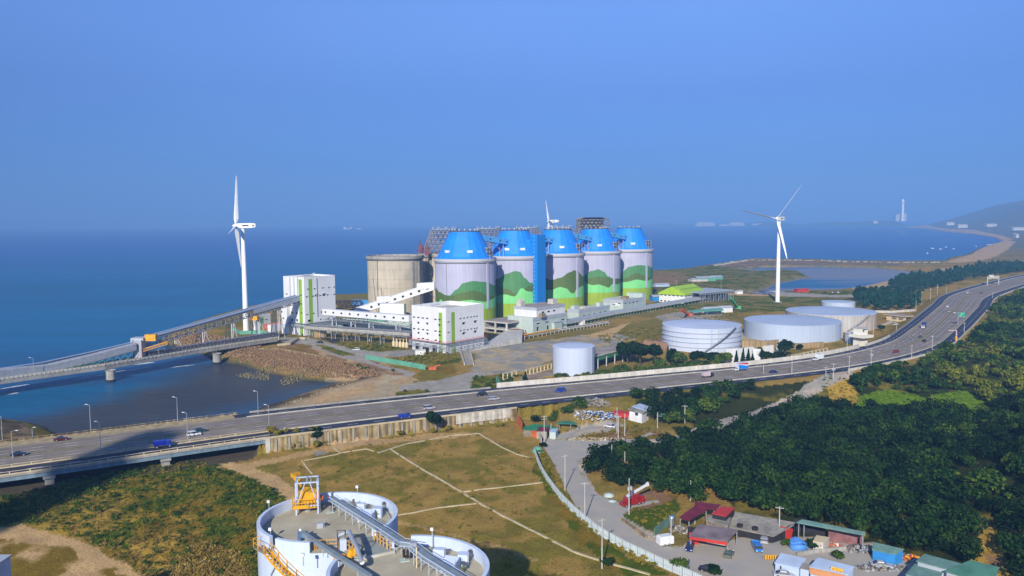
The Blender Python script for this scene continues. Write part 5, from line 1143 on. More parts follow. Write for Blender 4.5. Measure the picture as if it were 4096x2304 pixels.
for f in (0.38, 0.88):
    p = a.lerp(c, f); b = MB(); q = Vector((dv.x,dv.y,0)).normalized()*6; s_ = sv*3.2
    b.prism([tuple((p-q-s_)[:2]), tuple((p-q+s_)[:2]), tuple((p+q+s_)[:2]), tuple((p+q-s_)[:2])], [p.z+2,p.z+2,p.z+4,p.z+4], [p.z+7.5,p.z+7.5,p.z+8.3,p.z+8.3]); b.build('drive_house', CLAD, g)
b = MB(); p = a.lerp(c, 0.83); b.tube((p.x,p.y,-1),(p.x,p.y,p.z),1.0,1.0,10); b.build('support_tower', DSTEEL, t)
Bw = Bld('wedge_building', 'white wedge shaped transfer house under the climbing gallery', 'building', (1618,1345), 1622, 1516, 1216, ang=80, par=False, fdist=600)
b = MB(); b.poly([]) if False else None
# grey belt gallery low between the towers
t = thing('pipe_bridge', 'grey steel pipe and belt bridge under the white level gallery', 'pipe bridge', (0,0,0)); a = ZD(1230,1308,552); c = ZD(1648,1336,500)
b = MB(); b.lattice(a, c, 4, 3.0, 0.26, 2.6); b.build('truss', STEEL, t)
g = prism_gallery(t, a+Vector((0,0,-0.2)), c+Vector((0,0,-0.2)), 2.6, 1.7, STEEL, 'belt_cover')
b = MB(); dv = (c-a).normalized(); sv = Vector((dv.y,-dv.x,0)).normalized()
for k in range(4): b.tube(a+sv*(2.2+0.3*k)+Vector((0,0,-0.8+0.5*k)), c+sv*(2.2+0.3*k)+Vector((0,0,-0.8+0.5*k)), 0.2, 0.2, 6)
b.build('pipes', PCONC, t)
for k in range(9):
    p = a.lerp(c, 0.03+k*0.117); b = MB()
    for s_ in (-1.8, 1.8): b.beam(Vector((p.x,p.y,-1))+sv*s_, Vector((p.x,p.y,p.z-1.5))+sv*s_, 0.4)
    b.beam(Vector((p.x,p.y,0))+sv*1.8, Vector((p.x,p.y,p.z-2))-sv*1.8, 0.2); b.build('trestle', STEEL, t)
Bq = Bld('belt_hall', 'long low grey-white hall behind the pipe bridge', 'building', (1640,1366), 1652, 1345, 1300, ang=62, fdist=545, m=PGRN); Bq.wins('L', K7([(250,940),(250,995),(330,1000),(530,1005),(140,980)])+K6([(1775,1020),(1885,1010)]), 3.0, 1.4, hood=False)
b = MB(); b.box(Bq.w*0+0, 6, Bq.d*0.35, Bq.d*0.55, Bq.h, Bq.h+5); b.build('plant_room', TEAL, Bq.t)
Bq.rect('L', Bq.d*0.85, Bq.d*0.92, 0, 6, DARK, 'opening', 0.06); Bq.rect('L', Bq.d*0.76, Bq.d*0.83, 0, 6, DARK, 'opening', 0.06)
t = thing('rust_container', 'tan weathered container standing against the base of the tall white tower', 'container', tuple(G(1258,1351,0)), R_(20)); b = MB(); b.box(0,8,0,5,-0.5,4.4); b.build('container_body', TAN, t); b = MB(); b.box(-0.1,8.1,-0.1,5.1,4.4,4.6); b.build('container_roof', WOOD, t)
for k in range(5):
    p = G(1575+k*13, 1385+k*1.5, 0); t = thing('storage_drum', ['leftmost','second','middle','fourth','rightmost'][k]+' of five upright cream cylinders left of the red handrail building', 'drum', (p.x,p.y,0), 0, 'row of cream upright cylinders'); b = MB(); b.rings([(1.0,-0.5),(1.0,3.0),(0.6,3.4),(0.25,3.6),(0.25,5.4)], 14, cap1=True); b.build('drum_shell', CREAM, t, True)
t = thing('blue_gallery', 'light blue enclosed gallery over the sea wall left of the open silo', 'conveyor', (0,0,0)); a = ZD(1418,1218,770); c = ZD(1490,1222,730); g = prism_gallery(t, a, c, 6, 4.6, LBLUE, 'gallery_shell'); p = a.lerp(c,0.45)+Vector((-0.4,-3.2,2)); b = MB(); b.beam(p-Vector((1,0,0)), p+Vector((1,0,0)), 0.3, 1.2); b.build('window', GLASS, g)
b = MB(); b.lattice(a+Vector((0,0,-1.5)), c+Vector((0,0,-1.5)), 4, 2, 0.25, 4); b.build('truss', DSTEEL, t)
t = thing('belt_conveyor', 'brown grey open belt conveyor along the sea wall behind the tall white tower', 'conveyor', (0,0,0)); a = ZD(1330,1222,700); c = ZD(1440,1222,740)
b = MB(); b.lattice(a+Vector((0,0,1.5)), c+Vector((0,0,2)), 5, 4, 0.4, 3); b.build('frame', DSTEEL, t); prism_gallery(t, a+Vector((0,0,3.5)), c+Vector((0,0,3.5)), 4.5, 1.4, WOOD, 'belt_cover')
b = MB(); b.beam(a+Vector((4,-6,0)), c+Vector((0,-6,-1)), 3, 2.4); b.build('lower_belt', OLDC, t)

# ------------------------------------------------------------------ jetty bridge with its conveyors
JZ = 4.0
jp = [(-900,1690),(0,1519),(420,1462),(800,1398),(1110,1352)]; J = [G(x,y,JZ) for x,y in jp]
t = thing('jetty_bridge', 'concrete jetty bridge on round piers carrying the conveyors over the water', 'bridge', (0,0,0))
def jpt(f):
    k = f*(len(J)-1); i = min(int(k), len(J)-2); return J[i].lerp(J[i+1], k-i)
jd = (J[-1]-J[1]).normalized(); jn = Vector((-jd.y, jd.x, 0))
b = MB()
for i in range(len(J)-1):
    a, c = J[i], J[i+1]; P = [a, c, c+jn*13, a+jn*13]; b.prism([tuple(p[:2]) for p in P], JZ-2.2, JZ-0.1)
b.build('deck_girder', CONC, t)
b = MB()
for i in range(len(J)-1): b.beam(J[i]+Vector((0,0,0.45)), J[i+1]+Vector((0,0,0.45)), 0.3, 1.1)
b.build('parapet', PCONC, t)
me_ = None; f = 0.1
while f < 0.995:
    p = jpt(f)
    if me_ is None: b = MB(); b.box(-0.25,0.25,-0.28,0.1,-0.1,0.9); o = b.build('baluster', KERBM, t); me_ = o.data
    else: o = bpy.data.objects.new('baluster', me_); COL.objects.link(o); o.parent = t
    o.location = tuple(p); o.rotation_euler = (0,0,math.atan2(jd.y, jd.x)); f += 0.0105
for px, py in ((421,1548),(851,1476),(-350,1650)):
    p = G(px, py-18, -4.3); b = MB(); b.rings([(2.3,-9),(2.3,JZ-2.6),(2.6,JZ-2.5),(2.6,JZ-2.2)], 20, (p.x+1.5, p.y+3)); b.build('pier', CONC, t)
    b = MB(); b.rings([(2.34,-9),(2.34,-3.2)], 20, (p.x+1.5, p.y+3)); b.build('tide_mark', RUBB, t)
def jz(px, py, off): # point above jetty line
    return off
# low covered belt along the bridge
t = thing('covered_conveyor', 'long grey hooded conveyor lying along the jetty bridge, dipping from its hump to the left', 'conveyor', (0,0,0))
def along(f, back, z): p = jpt(f); return Vector((p.x, p.y, z))+jn*back
hump = along(0.625, 6.5, 13.5)
pts = [along(0.02,6.5,8.0), along(0.25,6.5,8.2), along(0.38,6.5,9.3), hump]
top_px = [(-900,1600),(0,1478),(180,1455),(530,1372)]
def zz_on(px, py, back):                  # height of the picture row above the jetty line set back by 'back'
    d = ray(px, py); o = Vector((J[1].x, J[1].y, 0))+jn*back; n3 = jn; c = Vector((0,0,CAMZ)); tt = (o-c).dot(n3)/d.dot(n3); return c+d*tt
low = [zz_on(x, y, 4.5) for x, y in [(-300,1545),(0,1500),(180,1482),(360,1440),(540,1392)]]
for i in range(4):
    prism_gallery(t, low[i]+Vector((0,0,-1.0)), low[i+1]+Vector((0,0,-1.0)), 3.4, 3.4, GSTEEL, 'hood_section', gable=0.8)
b = MB()
for i in range(4): b.tube(low[i]+Vector((0,-1.9,-1.3)), low[i+1]+Vector((0,-1.9,-1.3)), 0.25, 0.25, 6)
b.build('orange_pipe', YELL, t)
for i in range(1, 4):
    b = MB()
    for k in range(6):
        p = low[i].lerp(low[i+1], k/6); b.beam((p.x,p.y-1.2,JZ),(p.x,p.y-1.2,p.z-1),0.22); b.beam((p.x,p.y-1.2,JZ),(p.x+3,p.y,p.z-1),0.18)
    b.build('lattice_support', TEAL, t)
t = thing('open_conveyor', 'dark open belt line with blue grey edge behind the hooded conveyor', 'conveyor', (0,0,0)); hi = [zz_on(x, y, 9.5) for x, y in [(-300,1520),(0,1476),(160,1453),(360,1410),(545,1366)]]
for i in range(4): prism_gallery(t, hi[i]+Vector((0,0,-2)), hi[i+1]+Vector((0,0,-2)), 2.4, 1.6, DSTEEL, 'belt_trough'); 
b = MB()
for i in range(4): b.beam(hi[i]+Vector((0,1,0.2)), hi[i+1]+Vector((0,1,0.2)), 0.7, 0.35); b.beam(hi[i]+Vector((0,-1.6,-2)), hi[i+1]+Vector((0,-1.6,-2)), 0.3, 0.5)
b.build('edge_rail', mat('blue_grey_cover', (0.38,0.46,0.62), 0.5, 0.06, 0.3), t)
# inclined main conveyor
t = thing('inclined_conveyor', 'long steel conveyor climbing from the jetty hump to the tall white tower', 'conveyor', (0,0,0)); a = zz_on(560,1362,7.5); c = ZD(1190,1187,562)
mid = [a.lerp(c, k/6) for k in range(7)]
b = MB()
for i in range(6): b.beam(mid[i], mid[i+1], 4.6, 0.5)
b.build('belt_deck', DSTEEL, t)
dv = (c-a).normalized(); sv = Vector((dv.y,-dv.x,0)).normalized()
b = MB(); b.beam(a+sv*1.2+Vector((0,0,0.7)), c+sv*1.2+Vector((0,0,0.7)), 1.3, 0.6); b.build('belt_cover', M['blue_grey_cover'], t)
b = MB(); b.beam(a-sv*1.9+Vector((0,0,0.9)), c-sv*1.9+Vector((0,0,0.9)), 0.8, 0.8); b.build('rear_cover', M['blue_grey_cover'], t)
b = MB(); u0 = a.lerp(c,0.66); b.beam(u0+sv*2.45+Vector((0,0,-1.2)), c+sv*2.45+Vector((0,0,-1.2)), 0.12, 3.0); b.build('side_cladding', GREYT, t)
b = MB(); b.lattice(a+Vector((0,0,-2.2)), c+Vector((0,0,-2.4)), 4.4, 3.8, 0.32, 3.4); b.build('truss', STEEL, t)
for k, f in enumerate((0.18, 0.34, 0.52, 0.70, 0.84)):
    p = a.lerp(c, f); b = MB(); zb = JZ if f < 0.5 else 0
    for s_ in (-1, 1):
        for q in (-1, 1): b.beam(Vector((p.x,p.y,zb-1))+sv*(s_*4)+dv*(q*3), p+sv*(s_*2)+dv*q+Vector((0,0,-4)), 0.35)
        b.beam(Vector((p.x,p.y,zb))+sv*(s_*4)-dv*3, p+sv*(s_*2)+dv+Vector((0,0,-4)), 0.22); b.beam(Vector((p.x,p.y,zb))+sv*(s_*4)+dv*3, p+sv*(s_*2)-dv+Vector((0,0,-4)), 0.22)
    b.beam(p+sv*2.4-dv*6+Vector((0,0,-4)), p+sv*2.4+dv*6+Vector((0,0,-4)), 0.3); b.build('trestle', GSTEEL, t)
b = MB(); p = a.lerp(c, 0.68); b.box(p.x-2,p.x+3,p.y-4,p.y+1,p.z-7,p.z-4.5); b.build('maintenance_box', YELL, t)
for k in range(22):
    pass
t = thing('tail_station', 'grey and yellow machine station on the hump of the jetty conveyors', 'machine', (0,0,0)); p = zz_on(555,1380,5.5)
b = MB(); b.box(p.x-2,p.x+2.5,p.y-2,p.y+5,JZ,p.z+2.5); b.build('chute', GSTEEL, t)
b = MB(); b.box(p.x-4,p.x+3,p.y-1,p.y+5,p.z+1.6,p.z+4); b.build('hood', GREYT, t)
b = MB(); b.box(p.x+3,p.x+9,p.y+1,p.y+4,p.z+2.0,p.z+5.6); b.build('yellow_cabinet', YELL, t)
b = MB(); b.lattice(Vector((p.x+2,p.y-1,p.z-3)), Vector((p.x+14,p.y+4,p.z+0.5)), 1.6, 1.4, 0.2, 1.8); b.build('yellow_stair', YELL, t)
b = MB(); b.beam((p.x-2.2,p.y-2,JZ),(p.x-2.2,p.y-2,p.z+3),0.35); b.beam((p.x+2.6,p.y-2,JZ),(p.x+2.6,p.y-2,p.z+3),0.35); b.build('red_frame', REDM, t)
# lower dark pipe line on the landward part of the bridge
t = thing('pipe_rack', 'dark violet grey pipe rack on the landward part of the jetty bridge', 'pipe rack', (0,0,0)); a = zz_on(590,1415,5); c = zz_on(1110,1338,5)
b = MB(); b.lattice(Vector((a.x,a.y,JZ+1.6)), Vector((c.x,c.y,JZ+2.2)), 3.5, 2.2, 0.16, 2.5); b.build('rack_frame', STEEL, t); b = MB(); b.beam(Vector((a.x,a.y,JZ+0.9)), Vector((c.x,c.y,JZ+1.6)), 3.0, 1.6); b.build('dark_base_box', DSTEEL, t)  # solid dark box added beneath the rack as painted shading
b = MB()
for k in range(4): b.tube(Vector((a.x,a.y+k*0.7-1,JZ+2.2)), Vector((c.x,c.y+k*0.7-1,JZ+3.0)), 0.3, 0.3, 8)
b.build('pipes', mat('violet_pipe', (0.12,0.11,0.2), 0.5, 0.1, 0.5), t)
# end ramp and curb wall of the bridge
b = MB(); P = [(1110,1380),(1160,1375),(1195,1352),(1220,1354)]; Q = [G(x,y,1.0) for x,y in P]
for u, v in zip(Q, Q[1:]): b.beam(u, v, 0.6, 1.4)
tag(b.build('curb_wall', KERBM), 'cranked pale curb wall at the landward end of the jetty bridge', 'wall')
# ------------------------------------------------------------------ low plant buildings
t0 = Bld('open_hall', 'open sided concrete hall with a flat brown roof right of the red handrail', 'building', (2029,1338), 2130, 1934, 1290, ang=50, par=False, m=DARK, wname='inner_box')
hb = t0
for ch in list(hb.t.children): bpy.data.objects.remove(ch)
w, d, h = hb.w, hb.d, hb.h
b = MB(); b.box(-0.8, w+0.5, -0.8, d+0.8, h-0.9, h-0.1); b.build('roof_slab', PCONC, hb.t)
b = MB(); b.box(-0.3, w, -0.3, d+0.3, h-0.1, h+0.02); b.build('roof', ROOFB, hb.t)
b = MB(); b.box(-0.3, w, -0.3, d, 2.6, 3.5); b.box(0.6, w-0.6, 0.6, d-0.6, -0.4, 0.1); b.build('floor_slab', PCONC, hb.t)
for k in range(3):
    for q in range(2): b = MB(); x = w*q/1.05; y = d*k/2; b.box(x-0.5, x+0.5, y-0.5+0.4*(k==0)-0.4*(k==2), y+0.5+0.4*(k==0)-0.4*(k==2), -0.5, h-0.9); b.build('column', PCONC, hb.t)
b = MB(); b.box(w*0.92, w*0.94, 0.5, d-0.5, 0, h-0.9); b.box(0.8, w*0.92, d*0.93, d*0.95, 0, h-0.9); b.build('back_wall', CONC, hb.t)
B3 = Bld('control_building', 'white and pale green three level block with brown roof joined to the open hall', 'building', (2132,1336), 2268, 2030, 1275, ang=50, m=PGRN, parh=0.8, roofm=ROOFB)
b = MB(); b.box(-0.25, B3.w+0.25, -0.25, 0, B3.h-1.6, B3.h+0.8); b.build('fascia', GREYT, B3.t)
b = MB(); u0 = 6.0; b.box(u0, B3.w-0.5, 1.5, B3.d*0.95, B3.h+0.1, B3.h+5.2); b.build('upper_storey', CLAD, B3.t)
b = MB(); b.box(u0-0.3, B3.w-0.2, 1.2, B3.d*0.97, B3.h+5.2, B3.h+7.0); b.build('roof_band', GREYT, B3.t)
b = MB(); b.box(u0+0.6, B3.w-1, 2, B3.d*0.92, B3.h+7.0, B3.h+7.08); b.build('upper_roof', ROOFB, B3.t)
for x_ in ((u0+1, u0+6, B3.d*0.72, B3.d*0.90), (B3.w-8, B3.w-1.5, B3.d*0.3, B3.d*0.5)): b = MB(); b.box(*x_, B3.h+7.0, B3.h+10.5); b.build('penthouse', PCONC, B3.t)
for k in range(3): b = MB(); b.tube((u0+1.8+k*1.5, B3.d*0.81, B3.h+10.5), (u0+1.8+k*1.5, B3.d*0.81, B3.h+12.3), 0.65, 0.65, 12); b.build('water_tank', PCONC, B3.t)
b = MB(); b.box(u0+1.5, u0+5.5, 1.2-3.6, 1.2-0.4, B3.h+0.1, B3.h+2.8); b.build('plant_box', OLDC, B3.t)
B3.wins('R', K8([(1250,803),(1395,778),(1370,690),(1660,735)]), 3.2, 0.9); B3.wins('R', K8([(1240,890),(1410,870)]), 1.6, 3.0)
for k in range(3):
    b = MB(); x = u0+6+k*6.5; b.box(x, x+2.6, 1.42, 1.55, B3.h+2.6, B3.h+3.7); b.build('window', GLASS, B3.t)
b = MB(); b.box(B3.w*0.55, B3.w*0.78, -2.2, -0.05, 0, B3.h*0.55); b.build('porch', PGRN, B3.t); b = MB(); b.box(B3.w*0.53, B3.w*0.8, -2.6, -0.05, B3.h*0.55, B3.h*0.55+0.3); b.build('porch_roof', GREYT, B3.t)
B4 = Bld('switch_building', 'middle grey-white two level block with white roof tanks', 'building', (2315,1281), 2440, 2270, 1243, ang=50, m=PGRN, roofm=PCONC)
b = MB(); b.box(-0.2, B4.w+0.2, -0.2, 0, B4.h-1.6, B4.h+0.9); b.box(-0.2, 0, 0, B4.d, B4.h-1.6, B4.h+0.9); b.build('fascia', GREYT, B4.t)
for x_ in ((2, 8, B4.d*0.5, B4.d*0.85), (B4.w-10, B4.w-5, B4.d*0.3, B4.d*0.6)): b = MB(); b.box(*x_, B4.h, B4.h+3.3); b.build('penthouse', PGRN, B4.t)
for k in range(4): b = MB(); b.tube((11+k*1.9, B4.d*0.6, B4.h), (11+k*1.9, B4.d*0.6, B4.h+2), 0.8, 0.8, 12); b.build('water_tank', PCONC, B4.t)
B4.wins('R', K8([(2010,670),(2090,660),(2180,640),(2280,615),(2360,600)]), 2.2, 0.9)
B5 = Bld('office_block', 'right hand grey-white block with a square stair tower at its far end', 'building', (2492,1249), 2572, 2414, 1204, ang=50, m=PGRN, roofm=PCONC)
b = MB(); b.box(-0.2, B5.w+0.2, -0.2, 0, B5.h-2.0, B5.h+0.9); b.box(-0.2, 0, 0, B5.d, B5.h-2.0, B5.h+0.9); b.build('fascia', GREYT, B5.t)
b = MB(); b.box(B5.w, B5.w+6, 0, B5.d*0.8, -0.5, B5.h+4); b.build('stair_tower', PGRN, B5.t)
b = MB(); b.box(B5.w*0.45, B5.w*0.62, B5.d*0.3, B5.d*0.55, B5.h, B5.h+2.4); b.build('penthouse', OLDC, B5.t)
B5.wins('R', K9([(420,885),(490,878),(550,868),(610,855),(480,990),(560,975)]), 2.0, 0.9); B5.wins('L', K9([(320,885),(230,900)]), 2.4, 0.9)
B5.rect('L', B5.d*0.15, B5.d*0.5, B5.h*0.55, B5.h-2.1, CLAD, 'white_panel', 0.04)
for k, (px, py, lb) in enumerate([(2318,1300,'small white plant boxes in front of the middle block'),(2410,1262,'white tanks between the middle and right hand blocks')]):
    p = G(px, py, 0); t = thing('plant_unit', lb, 'machine', tuple(p), 0.4, 'small plant between the low blocks'); b = MB(); b.box(0,3,0,2.5,-0.3,2.6); b.build('cabinet', WHITE, t); b = MB(); b.tube((4.4,1,0),(4.4,1,3.4),0.9,0.9,12); b.build('vessel', PCONC, t)
# green roofed warehouse
BW = Bld('warehouse', 'white warehouse with a bright lime green pitched roof beyond the low blocks', 'building', (2738,1214), 2824, 2639, 1177, ang=50, par=False)
w, d, h = BW.w, BW.d, BW.h
b = MB(); o = 0.8; b.cur = 0
rz = h+6.6
b.poly([(-o,-o,h),(w+o,-o,h),(w+o,d/2,rz),(-o,d/2,rz)]); b.poly([(w+o,d+o,h),(-o,d+o,h),(-o,d/2,rz),(w+o,d/2,rz)]); b.poly([(-o,d+o,h),(-o,-o,h),(-o,d/2,rz)]); b.poly([(w+o,-o,h),(w+o,d+o,h),(w+o,d/2,rz)]); b.poly([(-o,-o,h-.02),(-o,d+o,h-.02),(w+o,d+o,h-.02),(w+o,-o,h-.02)])
b.build('roof', LIME, BW.t); b = MB(); b.box(-o-0.05, w+o, -o-0.15, -o, h-1.2, h+0.2); b.box(-o-0.15, -o-.05, -o, d+o, h-1.2, h+0.2); b.build('eave_trim', LIME, BW.t)
b = MB(); b.box(2, w*0.98, d*0.22, d*0.28, h+3.1, h+4.2); b.build('roof_step', GRNS, BW.t)
for k in range(6): BW.rect('L', d*(0.06+k*0.16), d*(0.06+k*0.16)+2.6, h-2.4, h-1.7, GLASS, 'window', 0.05)
for k in range(6): BW.rect('R', w*(0.05+k*0.16), w*(0.05+k*0.16)+1.6, h-2.4, h-1.7, GLASS, 'window', 0.05)
for k in range(4): BW.rect('L', d*(0.42+k*0.15), d*(0.42+k*0.15)+2.2, 0.6, 1.8, GLASS, 'window', 0.05)
t = thing('steel_canopy', 'grey steel framed canopy on many thin posts right of the lime roofed warehouse', 'canopy', tuple(G(2800,1213,0)), R_(38)); 
b = MB(); b.box(0,52,0,34,9.2,9.6); b.build('canopy_roof', GREYT, t)
b = MB(); b.lattice((0,0,8.4),(52,0,8.4),1.5,1.4,0.2,2.2); b.lattice((0,10,8.4),(52,10,8.4),1.5,1.4,0.2,2.6); b.build('truss', GSTEEL, t)
for k in range(14): b = MB(); x = 0.5+k*3.9; b.beam((x,0.2,-0.5),(x,0.2,8),0.3); b.build('post', GSTEEL, t)
b = MB()
for k in range(6): b.beam((4+k*8,0.2,0),(8+k*8,0.2,8),0.2)
b.build('bracing', GSTEEL, t)
b = MB(); b.box(3,50,6,30,-0.3,5.5); b.build('stored_goods', DSTEEL, t)
# long overland conveyor
t = thing('overland_conveyor', 'long straight grey conveyor on short green posts crossing the plant to the warehouse', 'conveyor', (0,0,0)); P = [G(x,y,4.0) for x,y in [(2215,1296),(2450,1250),(2620,1222),(2828,1187)]]
b = MB()
for a, c in zip(P, P[1:]): b.beam(a, c, 4.2, 2.6)
b.build('belt_housing', GREYT, t); b = MB()
for a, c in zip(P, P[1:]): b.beam(a+Vector((1.5,-3.6,-0.9)), c+Vector((1.5,-3.6,-0.9)), 0.6, 0.35)
b.build('side_rail', PCONC, t)
L = sum((c-a).length for a, c in zip(P, P[1:])); me_ = None
for k in range(46):
    f = k/45*3; i = min(int(f), 2); p = P[i].lerp(P[i+1], f-i)
    if me_ is None: b = MB(); b.box(-0.2,0.2,-3.4,-3.0,-4.5,-1.3); b.box(-0.2,0.2,1.4,1.8,-4.5,-1.3); b.box(-.15,.15,-3.4,1.8,-1.6,-1.3); o = b.build('support', TEAL, t); me_ = o.data
    else: o = bpy.data.objects.new('support', me_); COL.objects.link(o); o.parent = t
    o.location = tuple(p)
t = thing('pipe_rack', 'pipe rack with a yellow pipe between the low blocks and the gravel yard', 'pipe rack', (0,0,0)); P = [G(x,y,2.0) for x,y in [(2098,1346),(2230,1322),(2340,1305),(2435,1290)]]
for q, (m_, dy, dz) in enumerate([(PCONC,0,0),(GSTEEL,0.8,0.1),(PCONC,1.6,0.9),(GSTEEL,2.2,0)]):
    b = MB()
    for a, c in zip(P, P[1:]): b.tube(a+Vector((0,dy,dz)), c+Vector((0,dy,dz)), 0.3, 0.3, 8)
    b.build('pipe', m_, t)
b = MB(); b.tube(P[0]+Vector((0,-0.5,1.2)), P[1]+Vector((0,-0.5,1.2)), 0.45, 0.45, 8); b.build('yellow_pipe', YELL, t)
for k in range(24):
    f = k/23*3; i = min(int(f),2); p = P[i].lerp(P[i+1], f-i); b = MB(); b.box(p.x-0.15,p.x+0.15,p.y-0.3,p.y+2.4,1.3,1.55); b.box(p.x-0.15,p.x+0.15,p.y-0.3,p.y,-0.6,1.3); b.build('support', POLE, t)
b = MB(); p = P[0]; b.lattice(p+Vector((-3,1,-1)), p+Vector((-3,1.01,5)), 1, 1, 0.2, 2) if False else None; b.beam(p+Vector((-10,3,4.5)), p+Vector((-1,1,4.2)), 0.5); b.beam(p+Vector((-1,1,4.2)), p+Vector((1,0,-1)), 0.6); b.beam(p+Vector((0.5,2,4)), p+Vector((2,1,-1)), 0.5); b.build('red_frame', REDM, t)
# ramp wall
t = thing('ramp', 'grey concrete ramp block rising beside the crusher building', 'ramp', (0,0,0)); A = [G(x,y,0) for x,y in [(1885,1405),(2088,1372),(2092,1340),(2030,1332)]]
b = MB(); b.prism([tuple(p[:2]) for p in A], -0.5, [0.1,3.6,3.9,2.8]); b.build('ramp_block', PCONC, t)
# ------------------------------------------------------------------ storage tanks
def tank(lab, cpx, rpx, topy, front_y, m, D=None, rings=0, roofh=0.8, stair=None, roofm=None):
    hz = zat
    if D is None:
        g = G(cpx, front_y, 0); Df = g.y; k = rpx/F; D = Df/(1-k)
    if front_y is None: D = 78*F/(12+78*F/D)
    Rr = rpx/F*D*1.0; x = (cpx-CX)/F*D; z = zat((x, D), topy, cpx)
    t = thing('storage_tank', lab, 'storage tank', (x, D, 0), 0, 'cylindrical storage tanks beside the highway')
    b = MB(); b.rings([(Rr,-1),(Rr,z)], 96); b.build('shell', m, t, True)
    b = MB(); b.rings([(Rr+0.12,z-0.25),(Rr+0.12,z+0.05),(Rr*0.98,z+0.08),(Rr*0.5,z+roofh*0.7),(0.3,z+roofh)], 96, cap1=True); b.build('roof', roofm or m, t, True)
    view = math.atan2(D, x)+math.pi
    for q in range(rings):
        zz = z*(0.16+0.2*q+0.04)
        b = MB(); b.rings([(Rr+0.02,zz-0.12),(Rr+0.45,zz-0.12),(Rr+0.45,zz+0.12),(Rr+0.02,zz+0.12)], 96); b.build('stiffening_ring', GREYT, t)
    b = MB()
    for k in range(48):
        a = 2*math.pi*k/48; b.beam((Rr*math.cos(a), Rr*math.sin(a), z), (Rr*math.cos(a), Rr*math.sin(a), z+1.0), 0.1)
    if rings: b.rings([(Rr,z+0.95),(Rr,z+1.03)], 96); b.build('roof_railing', GREYT, t)
    if stair:
        b = MB(); a0, a1 = stair; n = 16
        for k in range(n):
            u, v = a0+(a1-a0)*k/n, a0+(a1-a0)*(k+1)/n; za, zb = z*k/n, z*(k+1)/n; r = Rr+0.7
            p = Vector((r*math.cos(view+u), r*math.sin(view+u), za)); q = Vector((r*math.cos(view+v), r*math.sin(view+v), zb)); b.beam(p, q, 0.9, 0.35)
            b.beam(p+Vector((0,0,1)), q+Vector((0,0,1)), 0.08); b.beam(p, p+Vector((0,0,1)), 0.08)
        b.build('stairway', DSTEEL if rings else STEEL, t)
    for u in ((0.25, 0.42) if rings else (0.93,)):
        b = MB(); r = Rr+0.35; a = view+u; b.beam((r*math.cos(a), r*math.sin(a), 0), (r*math.cos(a), r*math.sin(a), z+0.6), 0.35); b.build('ladder', GREYT, t)
    return t
tank('small pale blue-white tank standing alone next to the highway wall', 2295.5, 84.5, 1382, 1507, TANK)
tank('ribbed pale tank with ring stiffeners and a diagonal stair, nearest of the large tanks', 2811, 154.5, 1296, 1412, TANK, rings=4, roofh=1.6, stair=(0.05, 0.95))
tank('wide plain pale tank in the middle of the large tanks', 3175, 185, 1280, 1373.6, TANKR, roofh=1.4, stair=(1.35,1.5))
tank('rust stained wide tank behind the plain one, with a diagonal stair', 3329, 171, 1243, 1328, RUST, stair=(0.35, 0.95), roofm=TANKR, roofh=1.4)
tank('small far tank showing above the rust stained tank', 3359, 63.5, 1206, None, TANKR, D=690)
def wall(name, lab, cat, pts, z0, h, th, m, zb=-0.8):
    b = MB(); P = [G(x, y, z0) for x, y in pts]
    for a, c in zip(P, P[1:]):
        d = (c-a); d.z = 0; L = d.length; d.normalize(); n = Vector((-d.y, d.x, 0))*(th/2); a2 = a; c2 = c+d*th*0.3
        b.prism([tuple((a2-n)[:2]), tuple((c2-n)[:2]), tuple((c2+n)[:2]), tuple((a2+n)[:2])], z0+zb, z0+h)
    return tag(b.build(name, m), lab, cat)
wall('bund_wall', 'tan earth stained retaining wall between the ribbed tank and the plain tank', 'wall', [(2968,1400),(3060,1402),(3110,1396)], 0, 5.8, 1.0, TAN)
wall('bund_wall', 'low tan wall continuing under the plain tank to the right', 'wall', [(3110,1392),(3180,1396),(3290,1388)], 0, 3.2, 1.0, TAN)
wall('bund_wall', 'reddish earth bank wall left of the ribbed tank', 'wall', [(2580,1388),(2660,1400)], 0, 4.5, 3.0, mat('red_earth', (0.36,0.22,0.13), 0.95, 0.2, 0.3))
for k, (a, c, hh, lb) in enumerate([((2900,1455),(2945,1452),8,'first white slab wall in front of the ribbed tank'),((2950,1448),(3010,1440),7.5,'second white slab wall in front of the ribbed tank'),((3012,1445),(3040,1448),7.2,'leaning white slab wall left of the round tree'),((3052,1430),(3090,1425),6.5,'white block wall behind the conifers right of the ribbed tank'),((3108,1408),(3128,1404),5,'small white block under the brown pipe')]):
    wall('white_wall', lb, 'wall', [a, c], 0, hh, 0.8, WHITE)
t = thing('brown_pipe', 'bent dark brown pipe stepping down the tan wall', 'pipe', (0,0,0)); b = MB(); a, c = ZD(3062,1364,515), ZD(3110,1392,497); b.tube(a, c, 0.8, 0.8, 8); b.tube(c, c+Vector((3,-2,-6)), 0.8, 0.8, 8); b.build('pipe_run', WOOD, t)
def lattice_fence(lab, pts, z0, h, n):
    P = [G(x,y,z0) for x,y in pts]; t = thing('concrete_fence', lab, 'fence', (0,0,0), 0, 'cream concrete frame fences by the highway'); b = MB()
    for a, c in zip(P, P[1:]):
        b.beam(a+Vector((0,0,h)), c+Vector((0,0,h)), 0.5, 0.5); b.beam(a+Vector((0,0,0.2)), c+Vector((0,0,0.2)), 0.5, 0.6)
    b.build('rails', CREAM if False else KERBM, t)
    for i in range(n+1):
        f = i/n*(len(P)-1); k = min(int(f), len(P)-2); p = P[k].lerp(P[k+1], f-k); b = MB(); b.box(p.x-0.3,p.x+0.3,p.y-0.3,p.y+0.3,z0-0.8,z0+h); b.build('post', KERBM, t)
